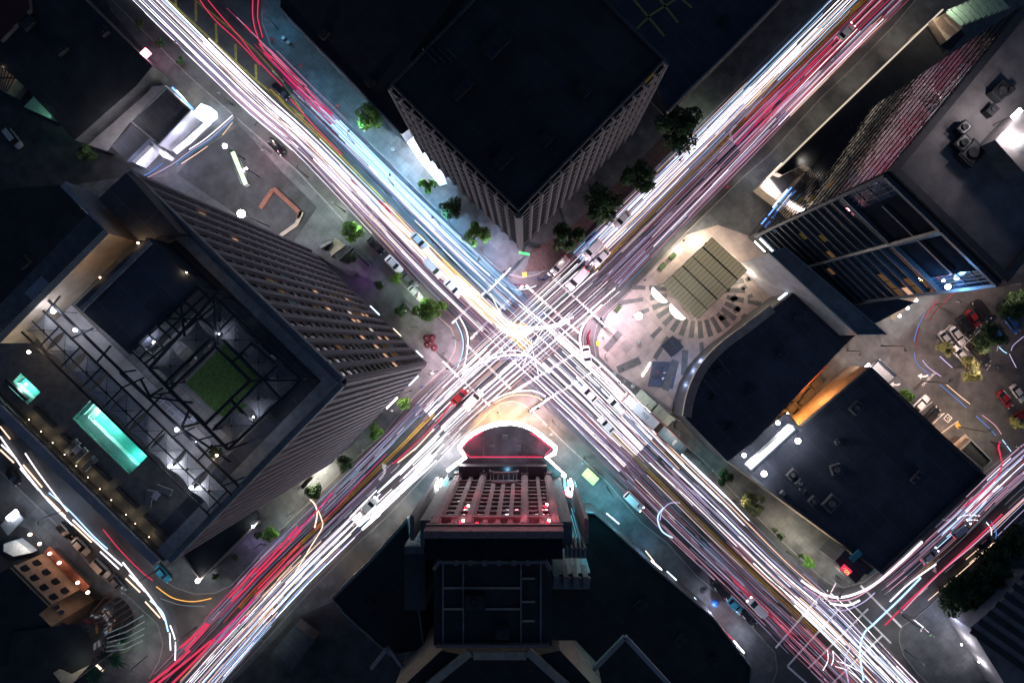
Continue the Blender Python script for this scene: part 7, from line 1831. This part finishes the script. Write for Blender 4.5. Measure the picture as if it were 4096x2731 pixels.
hand([(1975,1230),(2020,1280),(2070,1298),(2110,1295)], .5, 'amber', 'amber arc at the end of the glowing queue')
hand([(1990,1300),(2040,1335),(2090,1345),(2130,1320)], .7, 'white_hot', 'glaring short arc in the heart of the crossing')
hand([(1985,1290),(2030,1322),(2080,1330),(2125,1310)], .6, 'white_hot', 'second glaring short arc in the heart of the crossing')
hand([(2015,1140),(2060,1158),(2110,1155),(2145,1142)], .14, 'white', 'thin white arc in front of the brick corner')
hand([(2018,1122),(2055,1136),(2100,1138)], .14, 'magenta', 'thin magenta arc in front of the brick corner')
hand([(2010,1385),(2004,1410),(1995,1440)], .14, 'white', 'short hooked white trail left of the crossing heart')
hand([(2125,1360),(2130,1400),(2155,1500)], .14, 'white', 'thin upright white trail in the lower crossing')
hand([(1960,1170),(1990,1230),(2050,1330),(2110,1390)], .16, 'white', 'thin slanting white trail through the crossing heart')
hand([(2170,1320),(2120,1400),(2090,1470)], .16, 'white', 'thin slanting white trail crossing the others')
# lower right junction
hand([(3205,2320),(3280,2370),(3350,2388),(3420,2375),(3500,2335),(3600,2250),(3690,2165)], .5, 'white', 'broad white curve turning at the store corner')
hand([(3215,2345),(3290,2392),(3360,2402),(3430,2385),(3520,2325),(3650,2210)], .22, 'pink', 'pinkish curve under the broad one at the store corner')
hand([(3320,2412),(3390,2420),(3440,2400)], .4, 'white', 'short white hook below the store corner')
hand([(3330,2435),(3380,2440),(3450,2410),(3500,2370)], .18, 'lavender', 'lavender curve below the store corner')
hand([(3684,2309),(3600,2395),(3500,2490),(3455,2535),(3440,2610),(3455,2720)], .38, 'blue_white', 'long bluish curve bending from the lower right street downward')
hand([(3745,2255),(3640,2330),(3560,2405)], .3, 'white', 'short white trail beside the yellow line, lower right street')
hand([(3310,2598),(3312,2640),(3292,2680)], .15, 'white', 'short curved white pair at the bottom junction, left'); hand([(3332,2602),(3334,2635),(3326,2660)], .2, 'white', 'short curved white pair at the bottom junction, right')
hand([(3348,2643),(3390,2658),(3452,2692)], .15, 'white', 'curled white trail at the bottom junction, upper'); hand([(3342,2664),(3390,2680),(3430,2710)], .15, 'white', 'curled white trail at the bottom junction, lower')
hand([(3400,2590),(3380,2640),(3395,2730)], .3, 'lavender', 'lavender curve near the bottom junction')
hand([(4010,2055),(3900,2160),(3780,2270),(3640,2400),(3540,2500)], .3, 'red', 'long red trail on the grove side of the lower right street', .9)
hand([(4100,1990),(3990,2090),(3880,2190),(3750,2300),(3605,2450)], .22, 'pink', 'long pink trail on the grove side of the lower right street', .9)
hand([(3830,2075),(3860,2060),(3920,2062)], .15, 'white', 'curled white trail in front of the turning van, upper'); hand([(3868,2082),(3890,2078),(3912,2080)], .15, 'white', 'curled white trail in front of the turning van, lower')
hand([(3946,2088),(3965,2115),(3965,2150)], .15, 'white', 'curled white trail by the red lamp car, left'); hand([(3965,2085),(3985,2125),(3983,2155)], .16, 'blue', 'curled bluish trail by the red lamp car, right')
hand([(3993,1790),(4005,1835),(4008,1860),(3985,1910),(3930,1965),(3860,2025)], .3, 'red', 'red curve leaving the parking lot exit', .9)
hand([(4000,1765),(3995,1790),(4003,1820)], .4, 'red', 'thick red dab at the parking lot exit', .9)
# parking lot trails
hand([(3830,1155),(3790,1195),(3770,1215)], 0.08, 'red', 'upper thin red trail entering the lot', .9); hand([(3750,1200),(3720,1240),(3700,1275)], 0.11, 'red', 'left thin red trail entering the lot', .9); hand([(3772,1215),(3740,1250),(3718,1285)], 0.09, 'dim_red', 'right thin red trail entering the lot', .9)
hand([(3698,1258),(3675,1300),(3655,1365)], 0.11, 'blue', 'upper blue arc of the parking lot drive'); hand([(3678,1310),(3666,1350),(3665,1395)], 0.11, 'dim_red', 'dim red arc inside the blue one', .9)
hand([(3658,1412),(3670,1455),(3722,1500)], 0.12, 'blue', 'lower blue arc of the parking lot drive'); hand([(3690,1440),(3715,1470),(3765,1505)], 0.17, 'lavender', 'lavender arc beside the drive lettering')
hand([(3760,1538),(3810,1580),(3866,1630)], 0.13, 'blue', 'blue streak along the drive, upper'); hand([(3905,1664),(3950,1705),(3985,1742)], 0.14, 'blue', 'blue streak along the drive, lower')
hand([(3787,1538),(3830,1575),(3880,1615)], 0.08, 'warm', 'thin warm streak along the drive, upper'); hand([(3930,1660),(3980,1700),(4006,1736)], 0.11, 'pink', 'pink streak along the drive, lower')
hand([(3760,1425),(3785,1448),(3810,1470)], 0.22, 'lavender', 'lavender streak along the parking island')
hand([(3997,1388),(4015,1405),(4028,1412)], 0.13, 'blue_white', 'curled bluish trail right of the lot, left branch'); hand([(4045,1402),(4055,1380),(4096,1345)], 0.09, 'lavender', 'curled lavender trail right of the lot, upper branch'); hand([(4038,1415),(4050,1440),(4066,1470)], 0.11, 'lavender', 'curled lavender trail right of the lot, lower branch')
hand([(4010,1758),(4030,1785),(4045,1805)], 0.12, 'blue_white', 'short bluish streak at the lot exit')
# restaurant drive
hand([(935,470),(880,520),(830,562),(760,605),(700,650),(640,685)], 0.12, 'lavender', 'lavender sweep along the restaurant drive')
hand([(932,480),(876,532),(826,572),(764,612),(700,660)], .2, 'faint_blue', 'faint bluish sweep along the restaurant drive'); hand([(930,462),(870,515),(815,560),(756,598)], .16, 'white', 'thin white sweep along the restaurant drive')
hand([(930,490),(890,540)], 0.06, 'warm', 'thin orange streak at the restaurant drive mouth'); hand([(830,585),(780,620),(725,655)], 0.06, 'warm', 'thin orange streak along the restaurant drive'); hand([(675,665),(630,690),(560,725)], 0.07, 'pink', 'thin pink streak at the end of the restaurant drive'); hand([(650,655),(600,690),(548,715)], 0.17, 'blue', 'blue streak at the end of the restaurant drive')
# loops on the avenues
hand([(2655,2030),(2635,2055),(2632,2085),(2650,2125),(2690,2150)], .3, 'blue_white', 'pale looping swirl on the lower right avenue'); hand([(2720,2010),(2680,2012),(2650,2040),(2640,2080)], .2, 'lavender', 'upper limb of the pale swirl on the lower right avenue')
hand([(1240,1995),(1262,2022),(1268,2060),(1258,2110)], .3, 'warm', 'looping warm swirl on the lower left avenue, left'); hand([(1272,2040),(1284,2070),(1288,2110),(1240,2190),(1180,2290)], .22, 'warm', 'looping warm swirl on the lower left avenue, right')
# curving red pair at the top
hand([(1012,-20),(1010,40),(1014,90),(1028,140),(1052,195),(1085,235)], .22, 'red', 'outer red curve turning at the top', .9); hand([(1034,-20),(1030,60),(1034,90),(1050,150)], .22, 'red', 'inner red curve turning at the top', .9)
hand([(1035,175),(1068,215),(1110,250),(1200,345),(1330,460)], .24, 'red', 'long red trail sweeping along the teal pavement', .9); hand([(1090,245),(1150,310),(1230,390),(1320,455)], .22, 'magenta', 'broad magenta trail along the teal pavement', .9)
hand([(785,-20),(850,70),(950,165),(1040,260)], .2, 'red', 'red trail beside the hatched island, lower', .9); hand([(815,-20),(880,60),(960,150),(1030,240),(1130,345)], .2, 'red', 'red trail beside the hatched island, upper', .9); hand([(978,100),(1006,130)], .3, 'red', 'short thick red dash near the top curve', .9); hand([(1160,395),(1270,520),(1370,620)], .22, 'red', 'red trail beside the yellow line of the upper avenue', .9)
hand([(1395,715),(1440,755),(1475,790)], .2, 'red', 'red streak amid the white bundle by the hotel', .9); hand([(1515,800),(1545,830),(1570,865)], .24, 'red', 'red streak heading into the glowing queue', .9)
# thick reds at the lower left
for k, (a, b, w_) in enumerate((((1190,2105),(1024,2290),.42),((1205,2118),(1024,2305),.42),((1200,2170),(1030,2355),.34),((1215,2185),(1020,2380),.36),((835,2495),(740,2600),.6),((825,2490),(720,2590),.6),((1024,2270),(915,2390),.5),((1024,2305),(925,2405),.44),((860,2555),(680,2740),.5),((845,2560),(620,2740),.5),((760,2600),(590,2740),.6),((1020,2390),(850,2560),.4),((985,2460),(870,2570),.4))):
    hand([a, ((a[0] + b[0]) / 2 + 2, (a[1] + b[1]) / 2 + 2), b], w_, 'red' if k not in (11, 12) else 'magenta', 'thick red trail %s of the lower left avenue' % ['uppermost on the hotel side','second on the hotel side','third on the hotel side','fourth on the hotel side','ending beside the junction, right','ending beside the junction, left','running past the annex lamp, left','running past the annex lamp, right','at the bottom edge, right','at the bottom edge, middle','at the bottom edge, left','in the middle lane, upper','in the middle lane, lower'][k], .9)
hand([(1260,2120),(1340,2035),(1440,1925),(1545,1815)], .12, 'magenta', 'thin magenta trail past the hotel trees', .9)
hand([(1740,1695),(1660,1775),(1570,1855)], .24, 'red', 'upper red line beside the yellow centre line', .9); hand([(1735,1715),(1670,1785),(1590,1850)], .22, 'warm', 'warm line beside the yellow centre line', .8); hand([(1850,1560),(1800,1620),(1750,1690)], .3, 'red', 'red line behind the first red car', .9)
hand([(1330,1970),(1260,2050),(1160,2150)], .3, 'magenta', 'magenta trail on the hotel side further down', .9)
# left street
for k, (pts, w_, c) in enumerate((([(0,1705),(40,1755)], .25, 'warm'), ([(0,1745),(60,1830),(110,1900),(200,2010),(290,2100)], .3, 'white'), ([(5,1778),(66,1836)], .3, 'white'), ([(0,1798),(55,1850)], .3, 'warm'), ([(100,1812),(160,1900),(270,2045)], .26, 'white'), ([(92,1858),(168,1948)], .3, 'warm'), ([(80,1872),(155,1960)], .3, 'white'), ([(195,1970),(280,2045),(370,2140),(430,2195)], .24, 'blue_white'), ([(182,1985),(262,2065)], .3, 'warm'), ([(290,2078),(370,2155),(488,2262)], .3, 'white'), ([(288,2095),(366,2168)], .28, 'warm'), ([(412,2117),(480,2200),(560,2280),(610,2320)], .18, 'red'), ([(400,2205),(475,2275)], .26, 'white'), ([(490,2248),(540,2310),(610,2400),(660,2480)], .34, 'white'), ([(502,2312),(560,2368)], .28, 'warm'), ([(516,2298),(580,2365)], .26, 'white'), ([(580,2405),(640,2470)], .26, 'warm'), ([(600,2400),(650,2450),(672,2525)], .34, 'blue_white'), ([(680,2500),(700,2560),(700,2640)], .24, 'white'), ([(678,2530),(682,2600)], .24, 'white'), ([(625,2345),(690,2390),(770,2405),(845,2392)], .16, 'amber'), ([(640,2392),(720,2418),(820,2425)], .12, 'grey'))):
    hand(pts, w_, c, '%s trail, %s along the lower left street' % (CN[c], ['first of all at the left edge','long main streak','upper short dash','lower short dash','inner long streak','upper of a dash pair','lower of a dash pair','middle streak','dash below the middle streak','long streak before the bend','dash beside the parked row','thin streak on the hotel side','dash beside the beige van','main curve at the bend','dash outside the bend','dash inside the bend','last dash before the junction','last curve before the junction','outer curve into the junction','inner short streak into the junction','curve round the annex corner','outer faint curve round the annex corner'][k]))
# bundles
zone('A', 0, 3.4, .17, .33, 11, Wt + ['lavender', 'pink'], 'on the hotel side of the upper avenue', .8, 2.4, (.1, .26))
zone('A', 0, 3.4, .31, .47, 12, Wt + ['warm', 'white_hot'], 'beside the yellow line of the upper avenue, hotel side', .8, 2.4, (.12, .34))
zone('A', 1.9, 3.5, .44, .53, 8, Wt, 'beside the yellow line of the upper avenue, hotel side', .5, 1.2, (.12, .3))
zone('A', 2.5, 3.65, .45, .56, 28, ['yellow_hot', 'yellow_hot', 'white_hot', 'white', 'pink', 'amber'], 'in the glowing yellow queue of the upper avenue', .15, .6, (.14, .5), drift=.015)
zone('A', 1.5, 3.4, .68, .95, 26, ['white', 'blue_white', 'lavender', 'blue_white', 'faint_blue'], 'on the forecourt side of the upper avenue', .6, 1.8, (.1, .3))
zone('A', 1.9, 3.2, .76, .93, 14, ['white', 'blue_white', 'blue_white', 'white_hot'], 'in front of the white forecourt', .4, 1.0, (.25, .6))
zone('A', .5, 2.0, .79, .97, 9, ['red', 'pink', 'pink', 'lavender', 'magenta'], 'along the upper teal pavement', .5, 1.4, (.12, .3))
zone('A', 3.2, 5.0, .18, .92, 40, ['white', 'white_hot', 'white', 'pink', 'lavender', 'white_hot'], 'across the crossing from upper left to lower right', 1.0, 1.8, (.05, .17), drift=.03)
zone('B', 3.4, 5.4, .08, .92, 32, ['white', 'warm', 'pink', 'white_hot', 'white'], 'across the crossing from upper right to lower left', 1.0, 2.0, (.05, .15), drift=.03)
zone('A', 4.3, 10, .50, .60, 11, Wt + ['pink'], 'in the queue lane of the lower right avenue', .6, 2.0, (.1, .3))
zone('A', 4.3, 10, .60, .87, 22, Wt + ['white', 'lavender'], 'on the bus side of the lower right avenue', .8, 2.8, (.1, .28))
zone('A', 4.4, 10, .06, .42, 14, ['grey', 'lavender', 'pink', 'warm', 'blue_white', 'grey'], 'on the theatre side of the lower right avenue', .5, 2.0, (.06, .14))
zone('A', 6.2, 9, .06, .40, 9, ['red', 'red', 'dim_red'], 'past the lit shop fronts', .4, 1.3, (.1, .24))
zone('B', 0, 3.6, .64, .80, 17, Wt, 'beside the yellow line of the upper right avenue', .6, 2.0, (.1, .28))
zone('B', 0, 3.7, .78, .95, 15, Wt + ['blue', 'red'], 'on the tree side of the upper right avenue', .5, 1.8, (.08, .26))
zone('B', .4, 3.4, .14, .36, 12, ['white', 'pink', 'lavender', 'white'], 'on the plaza side of the upper right avenue', .4, 1.1, (.1, .34))
zone('B', .4, 3.4, .36, .53, 8, ['pink', 'warm', 'lavender', 'red', 'grey'], 'in the middle lane of the upper right avenue', .4, 1.2, (.08, .2))
zone('B', 0, 1.9, .32, .52, 14, ['red', 'red', 'magenta', 'dim_red', 'pink'], 'at the top of the upper right avenue', .4, 1.2, (.12, .36))
zone('B', 0, 1.3, .06, .26, 6, ['red', 'dim_red', 'warm', 'lavender'], 'at the pavement side of the upper right avenue top', .5, 1.3, (.1, .24))
zone('B', 5.0, 6.9, .04, .34, 18, ['white_hot', 'white_hot', 'white'], 'in the glare beside the marquee', .3, 1.1, (.2, .5))
zone('B', 6.4, 10, .05, .42, 16, Wt + ['warm', 'lavender'], 'running down to the bottom edge', .8, 2.2, (.1, .28))
zone('B', 6.8, 9.8, .05, .16, 7, ['blue', 'blue_white', 'blue'], 'at the shop side of the lower left avenue', .5, 1.6, (.1, .24))
zone('B', 5.2, 9.0, .68, .93, 14, ['grey', 'blue_white', 'grey', 'lavender', 'grey'], 'on the hotel side of the lower left avenue', .4, 1.2, (.06, .16))
zone('B', 7, 9.6, .64, .94, 6, ['red', 'dim_red', 'magenta'], 'in the far hotel side lanes', .4, 1.2, (.12, .26))
zone('B', 7.6, 9.8, .44, .54, 5, ['warm', 'amber', 'warm'], 'beside the lower yellow line', .4, 1.0, (.1, .2))
zone('D', .9, 4, .55, .92, 13, ['white', 'pink', 'lavender', 'blue_white', 'red'], 'on the store side of the lower right street', .4, 1.2, (.08, .26))
zone('D', .3, 3.6, .08, .42, 4, ['grey', 'lavender', 'grey', 'dim_red', 'warm'], 'on the grove side of the lower right street', .4, 1.2, (.06, .16))
zone('A', 7.6, 9.4, .35, .85, 8, ['white', 'lavender', 'blue_white'], 'across the bottom junction', .5, 1.4, (.1, .26))
# fine faint streaks between the bright ones
FT = ['faint', 'faint', 'faint_pink', 'faint_blue', 'grey', 'lavender', 'pink']
for st, s0, s1, u0, u1, n in (('A', 0, 3.6, .15, .5, 74), ('A', 1.2, 3.6, .68, .97, 74), ('A', 3.2, 5.2, .12, .95, 78), ('B', 3.4, 5.5, .05, .95, 68), ('A', 4.3, 10, .06, .42, 57), ('A', 4.3, 10, .5, .88, 85), ('B', .2, 3.7, .1, .54, 68), ('B', 0, 3.7, .62, .95, 74), ('B', 5, 10, .03, .55, 74), ('B', 5, 10, .66, .93, 44), ('D', .6, 4, .5, .92, 44)):
    zone(st, s0, s1, u0, u1, n, FT + (['faint_blue'] * 6 if st == 'A' and u0 > .6 and s1 < 4 else ['faint_pink'] * 2), 'between the bright ones', .4, 2.0, (.06, .2), .4, .02)
if EXTRA:
    cols = list(EXTRA)
    allm = MB(); me_m = []
    for c in cols:
        n0 = len(allm.v); allm.v += EXTRA[c].v
        for f in EXTRA[c].f: allm.f.append(tuple(q + n0 for q in f)); me_m.append(cols.index(c))
    o = allm.build('light_streaks', 'trail_' + cols[0])
    for c in cols[1:]: o.data.materials.append(MAT['trail_' + c])
    for p, k in zip(o.data.polygons, me_m): p.material_index = k
    tag(o, 'mass of thin white and coloured light streaks filling the avenue lanes', 'light trails', None, 'stuff')
print('TRAILS', NTR, len(COL.objects))
